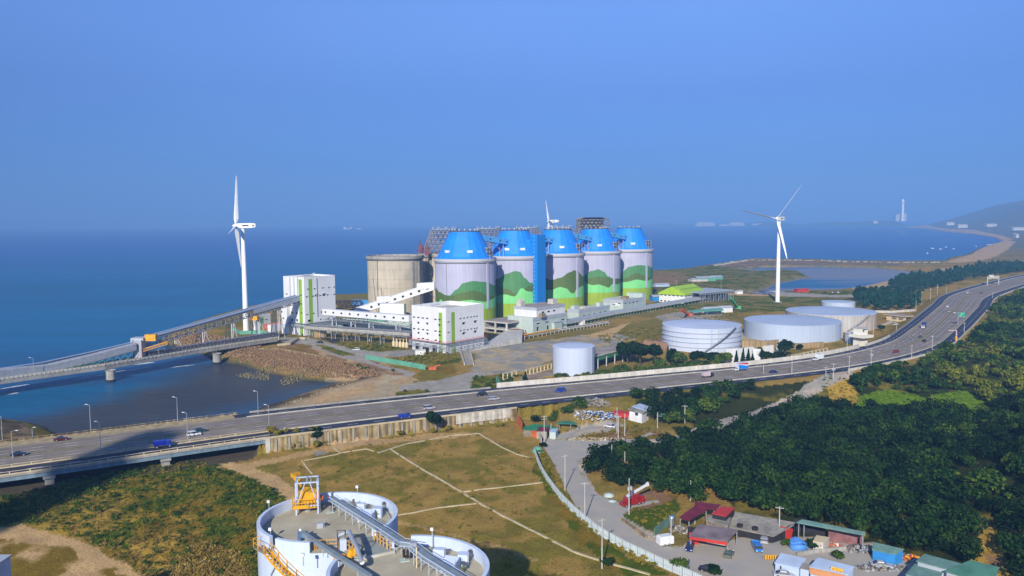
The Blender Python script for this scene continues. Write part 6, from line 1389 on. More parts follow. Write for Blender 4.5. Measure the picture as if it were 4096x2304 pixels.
lattice_fence('cream concrete frame fence left of the small tank', [(2104,1502),(2205,1476)], 0, 3.0, 7)
lattice_fence('row of short cream posts in the bushes left of the highway wall', [(2012,1520),(2065,1508)], 0, 3.2, 3)
lattice_fence('cream concrete frame fence between the white truck and the plain tank', [(3165,1446),(3240,1430),(3308,1415)], 0, 3.4, 9)
t = thing('green_canopy', 'long low canopy with green sides and pale roof edge right of the small tank', 'canopy', (0,0,0)); A = [G(x,y,0) for x,y in [(2385,1472),(2545,1430),(2555,1400),(2400,1425)]]
b = MB(); P_ = [tuple(p[:2]) for p in [G(2383,1425,7), G(2545,1383,7), G(2480,1375,7), G(2383,1394,7)]]; b.prism(P_, 6.6, 7.0); b.build('canopy_roof', ROOFB, t)
b = MB(); a, c = G(2383,1425,7), G(2545,1383,7); b.beam(a+Vector((0,-0.2,0)), c+Vector((0,-0.2,0)), 0.3, 0.7); b.build('roof_edge', PCONC, t)
b = MB(); b.beam(a+Vector((0,0.3,-1.6)), c+Vector((0,0.3,-1.6)), 0.2, 2.2); b.build('side_sheet', mat('green_sheet', (0.05,0.20,0.10), 0.6, 0.1, 0.4), t)
for k in range(5): p = a.lerp(c, 0.05+k*0.2); b = MB(); b.box(p.x-0.25,p.x+0.25,p.y,p.y+0.5,-0.5,5.4); b.build('post', POLE, t)
b = MB(); b.beam(Vector((a.x,a.y+12,2)), Vector((c.x,c.y+12,2)), 0.3, 4.5); b.build('back_wall', M['green_sheet'], t)
# watch house, cream house, sheds on the right
BH = Bld('watch_house', 'small cream-white house on a stilted white deck by the highway bend', 'house', (3450,1352), 3482, 3424, 1317, ang=30, z0=0, m=mat('cream_white', (0.74,0.72,0.64), 0.6, 0.05, 0.3), parh=0.3, fdist=490)
BH.wins('R', [(3436+10,1325)], 1.2, 1.0)
b = MB(); b.box(-3, BH.w+1.5, -3, BH.d+1, BH.h-5.2, BH.h-3.6); b.build('balcony', M['cream_white'], BH.t); b = MB(); b.box(-0.5,BH.w+.5,-1.4,BH.d+.5,BH.h+0.3,BH.h+0.6); b.build('roof_slab', PCONC, BH.t)
t = thing('white_hut', 'plain white hut wall below the watch house, partly behind a round green tree', 'hut', tuple(G(3402,1375,0)), 0.15); b = MB(); b.box(0,5,0,6,-0.5,6.2); b.build('wall', PBLU, t); b = MB(); b.box(-.4,5.4,-.4,6.4,6.2,6.5); b.build('roof', WHITE, t)
BC = Bld('cream_house', 'long cream house with a flat brown roof right of the tanks', 'house', (3620,1289), 3655, 3555, 1266, ang=28, m=CREAM, par=False)
b = MB(); b.box(-1.2, BC.w+1.2, -1.2, BC.d+1.2, BC.h, BC.h+0.5); b.build('roof', ROOFB, BC.t); b = MB(); b.box(-1.3, BC.w+1.3, -1.3, BC.d+1.3, BC.h-0.35, BC.h-0.01); b.build('eave', CREAM, BC.t)
BC.rect('L', BC.d*0.1, BC.d*0.35, 1.2, 3.0, WOOD, 'sign_band', 0.05); BC.rect('L', BC.d*0.45, BC.d*0.7, 1.2, 3.0, WOOD, 'sign_band', 0.05)
for k in range(3): BC.rect('R', BC.w*(0.15+0.27*k), BC.w*(0.15+0.27*k)+2, 0.3, 3.2, DARK, 'opening', 0.05)
car('van', PW, 'white van parked below the cream house', tuple(G(3582,1300,0)), R_(20), 'parked vehicles on the plant side')
car('suv', PW, 'white car driving on the plant road towards the crusher building', tuple(G(1425,1402,0)), R_(200), 'parked vehicles on the plant side')
car('sedan', PD, 'black car parked by the coal dark strip below the tall white tower', tuple(G(1278,1372,0)), R_(160), 'parked vehicles on the plant side')
wall('pale_wall', 'low pale wall between the pines and the cream house', 'wall', [(3500,1250),(3560,1252),(3660,1245)], 0, 1.8, 0.5, PCONC)
wall('pale_wall', 'low concrete parapet wall below the cream house', 'wall', [(3510,1312),(3570,1290)], 0, 1.6, 0.6, PCONC)
# far small buildings on the plain
for px, py, w, d, h, m_, lb, nm in [(2826,1125,26,12,6,TEAL,'long teal shed on the far plain','shed'),(2870,1118,16,10,5,TEAL,'small teal shed on the far plain beside the long one','shed'),(2800,1126,22,12,4,PCONC,'white low shed in front of the teal sheds','shed'),(2960,1176,7,5,4,WHITE,'small white cabin on the sand track','cabin'),
     (3212,1168,14,6,3.5,REDR,'low red container beyond the turbine road','container'),(2848,1252,14,6,5,WHITE,'first white hut near the green crane','hut'),(2905,1250,12,6,5.5,WHITE,'second white hut beside the green crane','hut'),(2632,1205,10,9,6,BLUR,'dark blue shed at the foot of the last silo','shed'),(2650,1147,18,8,4,PBLU,'grey blue hut beyond the warehouse roof','hut')]:
    p = G(px, py, 0); t = thing(nm, lb, 'small building', tuple(p), R_(15)); b = MB(); b.box(-w/2,w/2,0,d,-0.5,h*0.75); b.build('wall', m_, t); b = MB(); b.poly([(-w/2-.4,-.5,h*.72),(w/2+.4,-.5,h*.72),(w/2+.4,d/2,h),(-w/2-.4,d/2,h)]); b.poly([(w/2+.4,d+.5,h*.72),(-w/2-.4,d+.5,h*.72),(-w/2-.4,d/2,h),(w/2+.4,d/2,h)]); b.build('roof', GREYT if m_ is not REDR else REDR, t)
t = thing('green_shelter', 'flat green sheet shelter behind the ribbed tank', 'shelter', tuple(G(2770,1265,0)), R_(20)); b = MB(); b.prism([(0,0),(30,0),(34,9),(2,9)], 3.2, [3.5,3.9,4.4,4.0]); b.build('roof', TEAL, t)
for x in (1, 14, 28): b = MB(); b.box(x,x+.4,0.5,0.9,-.5,3.3); b.build('post', STEEL, t)
for nm, lb, m_, P0, P1, P2 in [('crawler_crane','orange crane lying with lowered lattice jib behind the ribbed tank',ORNG,(2755,1270),(2725,1238),(2750,1272)),('crawler_crane','green crane with leaning jib left of the right-hand turbine',mat('green_crane',(0.10,0.45,0.16),0.5,0.1,0.5),(2950,1240),(2922,1192),(2935,1242))]:
    a = G(*P0, 0); D_ = a.y; t = thing(nm, lb, 'crane', tuple(a), 0, 'cranes on the plain'); tip = ZD(P1[0], P1[1], D_)-a
    b = MB(); b.lattice((0,0,2.5), tip, 1.6, 1.4, 0.35, 2.2); b.build('jib', m_, t); b = MB(); b.box(-2.5,2.5,-2,2,1.1,3.4); b.build('body', m_, t); b = MB(); b.box(-3,3,-2.4,-1.2,-0.1,1.1); b.box(-3,3,1.2,2.4,-0.1,1.1); b.build('tracks', DSTEEL, t)
for k, (px, py) in enumerate([(3100,1169),(3085,1166),(3300,1172),(3330,1174),(3350,1172)]):
    car(['van','sedan','van','suv','van'][k], [PW,PW,PN,PN,PW][k], ['white van parked left of the right-hand turbine','white car parked beside the white van left of the turbine','dark blue van parked right of the red container','dark car in the far parking row, middle','pale van at the right end of the far parking row'][k], tuple(G(px,py,0)), R_(10+20*k), 'far parked vehicles')
# gantry and road sign
t = thing('sign_gantry', 'pale overhead gantry across the far part of the highway', 'gantry', (0,0,0)); a, c = G(3949,1141,5), G(3994,1137,5)
for p in (a, c): b = MB(); b.tube(p+Vector((0,0,-1)), p+Vector((0,0,7.5)), 0.5, 0.5, 8); b.build('post', POLE, t)
b = MB(); b.beam(a+Vector((0,0,8)), c+Vector((0,0,8)), 1.2, 3.0); b.build('beam', PCONC, t); b = MB(); p = a.lerp(c, 0.25); b.beam(p+Vector((-2,-0.9,9.6)), p+Vector((3,-0.9,9.6)), 0.3, 3.0); b.build('sign_back', PCONC, t)
t = thing('direction_sign', 'green motorway direction sign on a post at the bend', 'road sign', tuple(G(3831,1300,5)), 0); b = MB(); b.tube((0,0,-0.5),(0,0,8.5),0.16,0.16,8); b.build('post', GSTEEL, t)
s_ = 0.17; b = MB(); b.box(0.3,4.6,-0.12,0,5.6,8.6); sg = b.build('sign_panel', mat('sign_green', (0.0,0.32,0.16), 0.4, 0.02, 1), t)
b = MB(); b.beam((1.2,-0.16,6.2),(2.6,-0.16,7.6),0.05,0.3); b.beam((2.6,-0.16,7.6),(3.7,-0.16,7.6),0.05,0.25); b.beam((2.2,-0.16,7.1),(2.2,-0.16,8.2),0.25,0.05,(0,1,0)); b.box(0.5,4.4,-0.15,-0.13,8.35,8.45); b.box(0.5,4.4,-0.15,-0.13,5.75,5.85); b.build('sign_marking', WHITE, sg)
t = thing('pink_mast', 'pale pink toll mast with yellow base on the divider at the bend', 'mast', tuple(G(3824,1364,5)), 0); b = MB(); b.box(-0.5,0.5,-0.5,0.5,-0.3,2.6); b.build('base', YELL, t); b = MB(); b.beam((0,0,2.6),(0,0,6.5),0.5); b.beam((0,0,6.3),(-5,0,6.6),0.35); b.build('arm', mat('pink_paint',(0.7,0.5,0.5),0.6,0.1,0.5), t)
# ------------------------------------------------------------------ field kerbs, fence and lane side
def curb(lab, pts, w=0.7, h=0.3):
    b = MB(); P = catmull([G(x,y,0) for x,y in pts], 6) if len(pts) > 99 else [G(x,y,0) for x,y in pts]; Q = []
    for a, c in zip(P, P[1:]):
        n = max(1, int((c-a).length/4)); Q += [a.lerp(c, k/n) for k in range(n)]
    Q.append(P[-1])
    for q in Q: q.z = gz(q.x, q.y)+0.1
    for a, c in zip(Q, Q[1:]): b.beam(a, c, w*0.62, h)
    tag(b.build('plot_kerb', KERBM), lab, 'kerb', 'concrete kerbs dividing the field')
def KF(c): return cr(c, 2.342, 900, 1600)
curb('zigzag concrete kerb along the back of the field', KF([(1020,450),(1080,497),(1320,462),(1440,497),(1550,462),(1700,415),(1870,382)]))
curb('kerb running on to the far corner of the field', KF([(1900,375),(2160,328),(2385,318)]))
curb('kerb sloping from the far corner of the field towards the fence', [(1918,1737),(1960,1762),(2010,1792),(2060,1815),(2115,1832)])
curb('long diagonal kerb crossing the whole field to its near right corner', KF([(1550,465),(1850,650),(2200,855)])+[(1840,1965),(1930,2020),(2080,2100),(2290,2207),(2420,2250),(2600,2300)], 0.9)
curb('kerb branching right from the diagonal one towards the fence', KF([(2230,862)])+[(2000,1952),(2080,1944),(2170,1931)])
curb('kerb reaching from the big near silo to the diagonal kerb', [(1590,2062),(1660,2050),(1760,2030),(1905,2014)])
curb('short kerb at the left of the field near the dirt track', KF([(720,575),(770,640),(815,690)]))
curb('kerb stub from the zigzag kerb to the left', KF([(735,575),(800,560),(930,535),(1080,503)]), 0.45)
t = thing('corrugated_fence', 'long pale corrugated sheet fence curving between the field and the lane', 'fence', (0,0,0))
fp = [G(x,y,0) for x,y in [(2140,1815),(2150,1850),(2175,1905),(2215,1965),(2270,2030),(2330,2085),(2390,2135),(2450,2172),(2520,2210),(2600,2248),(2690,2290),(2790,2335),(2900,2390)]]
fp = catmull(fp, 5); b = MB(); bb = MB()
for i, (a, c) in enumerate(zip(fp, fp[1:])):
    n = 6; dn = (c-a).cross(Vector((0,0,1))).normalized()*0.06
    for k in range(n):
        p = a.lerp(c, k/n)+(dn if k%2 else -dn); q = a.lerp(c, (k+1)/n)+(-dn if k%2 else dn)
        b.quad((p.x,p.y,-0.6),(q.x,q.y,-0.6),(q.x,q.y,2.35),(p.x,p.y,2.35))
    for z in (1.0, 2.3): bb.beam(Vector((a.x,a.y,z))+dn*2, Vector((c.x,c.y,z))+dn*2, 0.07)
b.build('sheet', FENCE, t); bb.build('top_rail', POLE, t)
for a in fp[::2]: b = MB(); b.box(a.x-0.07,a.x+0.07,a.y-0.2,a.y-0.06,-0.6,2.5); b.build('post', STEEL, t)
wall('rusty_hoarding', 'rust orange hoarding at the far corner of the field by the shack', 'fence', [(2068,1690),(2088,1725)], 0, 3.6, 0.2, ORNG)
wall('rusty_hoarding', 'orange brown container fence beside the shack', 'fence', [(2105,1742),(2148,1750)], 0, 2.4, 0.8, ORNG)
wall('low_wall', 'white leaning wall panel by the shack at the head of the fence', 'wall', [(2150,1735),(2165,1775)], 0, 2.4, 0.2, PCONC)
t = thing('green_tarpaulin', 'green tarpaulin heap at the head of the corrugated fence', 'tarpaulin', tuple(G(2150,1808,0))); b = MB(); b.rings([(1.9,-0.3),(1.7,0.9),(1.0,1.7),(0.2,1.9)], 12, cap1=True); b.build('cover', TEAL, t, True)
wall('teal_hoarding', 'long pale green hoarding on the sandy ground before the crusher building', 'fence', [(1462,1436),(1520,1447),(1600,1460),(1702,1479)], 0, 2.6, 0.15, TEAL)
wall('sea_wall_step', 'low weathered wall along the top of the tetrapod slope', 'wall', [(1035,1402),(1100,1400),(1200,1416),(1332,1442)], 0, 1.4, 0.8, OLDC)
wall('teal_hoarding', 'slim green screen panel leaning at the end of the cream highway wall', 'fence', [(1985,1530),(2003,1556)], 0, 3.2, 0.15, TEAL)
wall('concrete_ramp_edge', 'thin pale ramp edge left of the gravel yard', 'wall', [(1842,1412),(1858,1460)], 0, 1.2, 0.6, PCONC)
wall('concrete_ramp_edge', 'thin pale ramp edge right of the ramp by the gravel yard', 'wall', [(1882,1410),(1895,1462)], 0, 1.0, 0.5, PCONC)
t = thing('orange_digger_part', 'orange heap of machine parts at the end of the pale green hoarding', 'machine', tuple(G(1715,1480,0))); b = MB(); b.box(0,4,0,2,-0.3,1.4); b.beam((1,1,1),(6,1,2.6),0.5); b.build('parts', ORNG, t)

def hut(name, lab, cat, poly, zt, walls, m_wall, m_roof, over=0.4, slope=None, zb=-0.8, thick=0.18, base_z=0.0):
    """flat or mono pitch building; poly = roof corner picture points, zt = list of roof corner heights"""
    P = [G(x, y, z) for (x, y), z in zip(poly, zt)]; c = sum(P, Vector())/len(P); t = thing(name, lab, cat, (c.x, c.y, 0))
    ar = sum(P[i].x*P[(i+1)%len(P)].y-P[(i+1)%len(P)].x*P[i].y for i in range(len(P)))
    if ar < 0: P = P[::-1]
    L = [p-Vector((c.x,c.y,0)) for p in P]
    b = MB(); b.prism([tuple(p[:2]) for p in L], [p.z-thick for p in L], [p.z for p in L]); b.build('roof', m_roof, t)
    if walls:
        I = [Vector((p.x*(1-over/6), p.y*(1-over/6), p.z)) for p in L]; b = MB(); b.prism([tuple(p[:2]) for p in I], zb, [p.z-thick-0.01 for p in I]); b.build('wall', m_wall, t)
    else:
        for p in L: b = MB(); q = p*0.93; b.box(q.x-.12,q.x+.12,q.y-.12,q.y+.12,zb,p.z*0.97-thick); b.build('post', STEEL, t)
    return t, L, c
def KS(c): return cr(c, 2.862, 1900, 1500)
def KR(c): return cr(c, 3.587, 2600, 1900)
def KB(c): return cr(c, 2.35, 3000, 2000)
# white two storey house with red awning
p = KS([(1915,560),(2005,470),(1780,540)])
BHs = Bld('white_house', 'white two storey house with a mixed grey roof and red awning amid dark trees', 'house', KS([(1912,560)])[0], KS([(2005,0)])[0][0], KS([(1780,0)])[0][0], 1653, ang=55, z0=0, m=mat('house_white', (0.74,0.76,0.80), 0.6, 0.08, 0.4, streak=0.15), par=False)
w, d, h = BHs.w, BHs.d, BHs.h
BHs.wins('L', KS([(1850,445)]), 1.2, 1.3); BHs.wins('R', KS([(1975,455)]), 1.4, 1.2)
b = MB(); b.prism([(-0.6,-0.6),(w+1.5,-0.6),(w+1.5,d+0.5),(-0.6,d+0.5)], [h,h,h+0.9,h+0.9], [h+.2,h+.2,h+1.1,h+1.1]); b.build('roof', OLDR, BHs.t)
b = MB(); b.prism([(w*0.55,0.2),(w+4.5,0.2),(w+4.5,d+0.6),(w*0.55,d+0.6)], [h+.25,h+0.1,h+.9,h+1.14], [h+.4,h+.25,h+1.05,h+1.3]); b.build('blue_roof_sheet', PBLU, BHs.t)
b = MB(); b.prism([(-1,d),(3,d),(3,d+7),(-1,d+7)], [h-1.2]*4, [h-0.9]*4); b.build('rear_roof', REDR, BHs.t); b = MB(); b.box(-0.9,-0.7,d+0.1,d+6.9,h-2.6,h-1.21); b.build('red_awning', REDR, BHs.t)
b = MB(); b.box(0.2,2.8,d+0.3,d+6.6,-0.5,h-1.3); b.build('side_wing', M['house_white'], BHs.t); b = MB(); b.box(0.1,0.22,d+1,d+5,0,2.6); b.build('dark_opening', DARK, BHs.t)
hut('tin_shack', 'low shack with a dull red sheet roof at the lane corner', 'shack', KS([(700,640),(830,642),(850,605),(740,590)]), [2.8,2.8,3.1,3.1], True, OLDR, MAROON)
hut('green_shack', 'shack roofed with crumpled bright green sheeting behind the red roofed one', 'shack', KS([(545,625),(640,630),(950,605),(860,575),(680,560),(560,590)]), [2.6,2.6,2.9,2.9,2.9,2.7], True, WOOD, mat('bright_green_sheet', (0.04,0.28,0.10), 0.6, 0.3, 0.8))
hut('tin_hut', 'small pale tin hut with a window right of the red roofed shack', 'hut', KS([(850,650),(925,655),(955,612),(880,605)]), [2.6,2.6,2.7,2.7], True, PGRN, PBLU)
hut('green_cover', 'dull green sheeting stretched over the scrap yard', 'shelter', KS([(930,555),(1100,560),(1190,560),(1080,520),(960,530)]), [2.6,2.6,2.6,2.9,2.9], False, WOOD, M['green_sheet'])
hut('lean_to', 'pale lean-to roof sticking out right of the white house', 'shelter', KS([(2095,470),(2200,475),(2180,440),(2080,430)]), [3,3,3.2,3.2], False, WOOD, GRNR)
# scrap and rubble heaps: nobody could count the bits
def heap(name, lab, cat, cpx, cpy, rx, ry, h, n, mats, s0=0.3, s1=0.9):
    c = G(cpx, cpy, 0); b = MB()
    for k in range(n):
        a = random.uniform(0, 6.28); r = math.sqrt(random.random()); x = r*rx*math.cos(a); y = r*ry*math.sin(a); z = h*(1-r*r)*random.uniform(0.5, 1)
        b.cur = random.randrange(len(mats)); s = random.uniform(s0, s1); d = Vector((random.gauss(0,1), random.gauss(0,1), random.gauss(0,0.4))).normalized()*s
        b.beam(Vector((x,y,z))-d*0.5, Vector((x,y,z))+d*0.5, s*random.uniform(.3,.8), s*random.uniform(.2,.6))
    o = b.build(name, mats, None, loc=(c.x, c.y, gz(c.x, c.y))); return tag(o, lab, cat, kind='stuff')
heap('scrap', 'blue and white scrap heap left of the white house', 'scrap heap', *KS([(1350,535)])[0], 9, 5, 2.6, 260, [PBLU, WHITE, BLUR, GREYT, WOOD])
heap('scrap', 'dark blue scrap between the heap and the white house', 'scrap heap', *KS([(1545,525)])[0], 5, 3, 1.8, 120, [PB, DSTEEL, GREYT])
heap('scrap', 'brown timber heap at the left of the scrap yard', 'scrap heap', *KS([(1200,515)])[0], 6, 3, 1.2, 120, [WOOD, OLDR, PCONC])
heap('scrap', 'flat pile of weathered sheets behind the scrap yard', 'scrap heap', *KS([(1370,445)])[0], 6, 5, 2.0, 90, [OLDR, WOOD], 0.8, 2.2)
heap('rubble', 'line of pale broken bricks along the lane', 'rubble', *KS([(1300,735)])[0], 14, 2.2, 0.5, 240, [PCONC, OLDC, TAN], 0.2, 0.7)
heap('scrap', 'odds and ends heaped before the blue shed', 'scrap heap', *KB([(1040,470)])[0], 4, 2.5, 1.3, 160, [OLDR, DSTEEL, GREYT, WOOD])
heap('scrap', 'grey scrap strip in front of the silver saloon at the bottom right', 'scrap heap', *KB([(1230,640)])[0], 6, 2, 0.9, 160, [DSTEEL, GREYT, WOOD, OLDR])
heap('scrap', 'orange and red scrap beside the blue shed', 'scrap heap', *KB([(1510,560)])[0], 2.5, 2, 1.2, 80, [ORNG, YELL, REDR, GREYT])
heap('scrap', 'small heap of junk by the red brick shed', 'scrap heap', *KB([(760,440)])[0], 3, 1.6, 0.9, 80, [ORNG, WHITE, WOOD])
heap('scrap', 'bits of wood and drums by the maroon roof', 'scrap heap', *KR([(430,800)])[0], 2.5, 2.5, 1.1, 70, [WOOD, OLDR, PCONC])
car('sedan', PW, 'white car wreck among the rubble below the white house', tuple(G(*KS([(1545,600)])[0],0)), R_(150), 'vehicles in the yards')
# red mobile crane
t = thing('crane_truck', 'red mobile crane truck with a white raised boom beside the lane', 'crane', tuple(G(2528,2020,0)), R_(28), 'vehicles in the yards'); t.scale = (0.9,0.9,0.9)
b = MB(); profile_body(b, [(-4,0.6),(4,0.6),(4.1,1.4),(-4,1.4)], 2.4, 0, 1.2); b.build('chassis', PR, t); b = MB(); profile_body(b, [(2.6,1.4),(4.1,1.4),(3.9,2.5),(2.7,2.6)], 2.3, 0.15, 1.6); b.build('cab', PR, t)
b = MB(); b.box(-2.6,1.6,-1.1,1.1,1.42,2.6); b.build('slewing_body', PR, t); b = MB(); b.box(0.2,1.7,-1.2,-0.2,2.62,3.6); b.build('crane_cab', PR, t); b = MB(); b.beam((-1.8,0.2,3.0),(5.6,0.2,5.3),0.6,0.6); b.beam((5.6,0.2,5.3),(6.4,0.2,5.6),0.4,1.2); b.build('boom', WHITE, t)
wheels(t, (-2.9,-1.6,1.8,3.2), 2.4, 0.5)
for k, (px, py, lb) in enumerate([(2436,1985,'pale green plastic sheet on the lane verge near the crane truck'),(2450,2005,'flat pale panel lying on the verge by the crane truck')]):
    p = G(px, py, 0); b = MB(); b.rings([(1.6-0.3*k,0.1),(1.3,0.7-0.5*k),(0.3,0.9-0.5*k)], 9, cap1=True); o = b.build('plastic_sheet', PGRN, loc=(p.x,p.y,0), smooth=True); tag(o, lb, 'sheet')
# ------------------------------------------------------------------ yards at the lower right
hut('maroon_shed', 'long open shed with a maroon sheet roof at the edge of the dark wood', 'shed', KR([(420,605),(555,655),(820,495),(640,440)]), [4.4,4.4,4.8,4.8], False, REDW, MAROON)
hut('maroon_shed', 'rear wing of the maroon roof running right under the trees', 'shed', KR([(640,440),(925,500),(1015,425),(640,378)]), [4.8,4.8,4.8,4.8], False, REDW, MAROON)
hut('red_shed', 'bright red roofed shed joined to the maroon one', 'shed', KR([(885,548),(1090,592),(1222,468),(1020,450)]), [5.0,5.0,5.0,5.0], True, DARK, REDR)
hut('sheet_roofed_shed', 'pale patched roof below the bright red one', 'shed', KR([(790,640),(1120,740),(1165,610),(850,570)]), [3.6,3.6,3.8,3.8], True, WOOD, OLDR)
t, L, c = hut('long_shed', 'long weathered grey roofed shed with two round holes and a red end wall', 'shed', KR([(1120,745),(1770,880),(2060,720),(2085,680),(1220,525)]), [2.1,2.1,3.4,3.4,3.4], True, DARK, OLDR, over=0.9)  # near-black wall colour stands for the shade under the eave
for px, py in KR([(1290,715),(1508,755)]): p = G(px, py, 3.0); b = MB(); b.rings([(0.75,2.6),(0.75,3.15),(0.6,3.16)], 14, cap1=True); o = b.build('roof_fan', DARK, t); o.location = (p.x-c.x, p.y-c.y, 0)
p0, p1 = G(*KR([(1850,905)])[0],0), G(*KR([(2030,925)])[0],0); b = MB(); a0 = p0-Vector((c.x,c.y,0)); a1 = p1-Vector((c.x,c.y,0)); b.beam(a0+Vector((0,-0.3,1.6)), a1+Vector((0,-0.3,1.2)), 0.12, 3.2); b.build('red_end_wall', REDW, t)
t, L, c = hut('porch_shed', 'grey violet roofed shed with a red front, facing the yard', 'shed', KR([(560,880),(1120,950),(1270,780),(700,705)]), [3.3,3.3,3.9,3.9], False, WOOD, PURR)
a, c_ = G(*KR([(565,985)])[0],0)-Vector((c.x,c.y,0)), G(*KR([(700,1000)])[0],0)-Vector((c.x,c.y,0)); b = MB(); b.beam(a+Vector((0,0.2,1.3)), c_+Vector((0,0.2,1.3)), 0.15, 2.8); b.build('red_wall', REDR, t)
a, c_ = G(*KR([(570,900)])[0],3)-Vector((c.x,c.y,0)), G(*KR([(1110,985)])[0],3)-Vector((c.x,c.y,0)); b = MB(); b.beam(a+Vector((0,-0.1,0)), c_+Vector((0,-0.1,0)), 0.1, 0.7); b.build('fascia', REDR, t)
a, c_ = G(*KR([(800,935)])[0],2.7)-Vector((c.x,c.y,0)), G(*KR([(1080,985)])[0],2.7)-Vector((c.x,c.y,0)); b = MB(); b.beam(a+Vector((0,-0.35,0)), c_+Vector((0,-0.35,0)), 0.1, 0.7); b.build('white_board', PCONC, t)
b = MB(); a, c_ = G(*KR([(570,960)])[0],0)-Vector((c.x,c.y-2.5,0)), G(*KR([(1110,1030)])[0],0)-Vector((c.x,c.y-2.5,0)); b.beam(a+Vector((0,0,1.4)), c_+Vector((0,0,1.4)), 0.2, 3.0); b.build('back_wall', DARK, t)
t, L, c = hut('teal_roof_shed', 'narrow shed with a long grey green mono roof against the wood', 'shed', KB([(435,210),(1080,330),(1085,300),(490,180)]), [4.4,4.4,4.8,4.8], False, WOOD, GRNR)
a, c_ = G(*KB([(735,385)])[0],0)-Vector((c.x,c.y,0)), G(*KB([(1060,425)])[0],0)-Vector((c.x,c.y,0)); b = MB(); b.beam(a+Vector((0,0,1.7)), c_+Vector((0,0,1.7)), 0.2, 3.6); b.build('brick_wall', mat('pink_brick', (0.26,0.12,0.12), 0.9, 0.2, 0.8), t)
a, c_ = G(*KB([(440,330)])[0],0)-Vector((c.x,c.y,0)), G(*KB([(735,385)])[0],0)-Vector((c.x,c.y,0)); b = MB(); b.beam(a+Vector((0,2,1.7)), c_+Vector((0,2,1.7)), 0.2, 3.6); b.build('dark_back', DARK, t)
t, L, c = hut('blue_shed', 'bright blue shed with a pale green sheet roof', 'shed', KB([(1145,465),(1370,510),(1450,460),(1160,395)]), [2.6,2.6,3.3,3.3], True, BLUR, GRNR)
t, L, c = hut('cream_box', 'cream box hut with stuff on its roof behind the blue tarpaulin', 'hut', KB([(590,385),(690,400),(750,350),(625,330)]), [2.5,2.5,2.5,2.5], True, PCONC, CREAM)
t, L, c = hut('white_hut', 'white pitched roof hut at the bottom edge, behind the silver saloon', 'hut', KB([(228,590),(480,640),(530,550),(290,498)]), [2.3,2.3,3.0,3.0], True, PBLU, PBLU)
for px, py in KB([(315,618)]):
    q = ray(px, py); b = MB(); p = G(px, py, 2.2)-Vector((c.x,c.y,0)); b.box(p.x-0.5,p.x+0.5,p.y+0.7,p.y+0.95,1.1,1.8); b.build('window', GLASS, t)
t, L, c = hut('shop_hut', 'pale blue roofed hut with an orange front and a yellow sign at the bottom edge', 'hut', KB([(555,625),(925,700),(985,625),(640,540)]), [3.2,3.2,3.8,3.8], True, PBLU, PBLU)
a, c_ = G(*KB([(558,640)])[0],3)-Vector((c.x,c.y,0)), G(*KB([(900,712)])[0],3)-Vector((c.x,c.y,0)); b = MB(); b.beam(a+Vector((0,-0.1,-0.5)), c_+Vector((0,-0.1,-0.5)), 0.12, 1.3); b.build('orange_front', mat('orange_board', (0.62,0.28,0.12), 0.6, 0.1, 0.5), t)
a, c_ = G(*KB([(760,645)])[0],3.5)-Vector((c.x,c.y,0)), G(*KB([(875,672)])[0],3.5)-Vector((c.x,c.y,0)); b = MB(); b.beam(a, c_, 0.1, 1.0); sg = b.build('shop_sign', mat('sign_yellow', (0.75,0.5,0.05), 0.5, 0.05, 1), t)
dd = (c_-a); b = MB()
def glyph(b, o, dx, s, k):   # small brush-like block characters
    Zz = Vector((0,0,1)); F_ = Vector((0,-0.08,0)); o = o+F_
    segs = [[(0,.2,1,.2),(.5,0,.5,1),(.1,.6,.9,.6),(.1,1,.9,1)],[(0,0,.3,.3),(.4,.1,1,.1),(.4,.5,1,.5),(.7,.1,.7,1),(.1,.6,.1,1)],[(0,0,1,0),(0,0,0,.6),(1,0,1,.6),(0,.6,1,.6),(.5,.6,.5,1),(.1,1,.9,1)],[(0,.1,1,.1),(.2,.1,.2,.9),(.8,.1,.8,.9),(.2,.5,.8,.5),(0,.9,1,.9)]][k%4]
    for x0,y0,x1,y1 in segs: b.beam(o+dx*(x0*s)+Zz*((1-y0)*s), o+dx*(x1*s)+Zz*((1-y1)*s), 0.02, s*0.11)
dx = dd.normalized()
for k, (f, s) in enumerate([(0.06,0.6),(0.32,0.6),(0.58,0.34),(0.72,0.34),(0.86,0.34)]): glyph(b, a+dd*f+Vector((0,0,-0.3)), dx, s, k)
b.build('sign_lettering', REDR, sg)
hut('link_roof', 'small grey sheet roof between the two pale huts at the bottom edge', 'shelter', KB([(470,640),(555,655),(565,600),(500,590)]), [2.8,2.8,3.0,3.0], True, PBLU, OLDR)
hut('green_warehouse', 'large sea green roof at the bottom right corner, left half', 'shed', KB([(1560,570),(1820,640),(2020,680),(2040,610),(1640,505)]), [4.6,4.6,4.6,5.0,5.0], True, GREYT, GRNR)
hut('green_warehouse', 'large sea green roof at the bottom right corner, right half', 'shed', KB([(1830,665),(2010,720),(2300,735),(2345,630),(2070,565)]), [4.8,4.8,4.8,5.2,5.2], True, GREYT, mat('bottle_green_sheet',(0.10,0.28,0.19),0.7,0.15,0.3))
hut('green_warehouse', 'lower blue green lean-to roof at the bottom edge', 'shed', KB([(1460,700),(1780,760),(1815,665),(1560,585)]), [3.4,3.4,3.6,3.6], True, GREYT, GRNR)
t = thing('blue_tarpaulin', 'sky blue tarpaulin draped over a stack beside the bushes', 'tarpaulin', tuple(G(*KB([(445,450)])[0],0))); b = MB(); n = 10
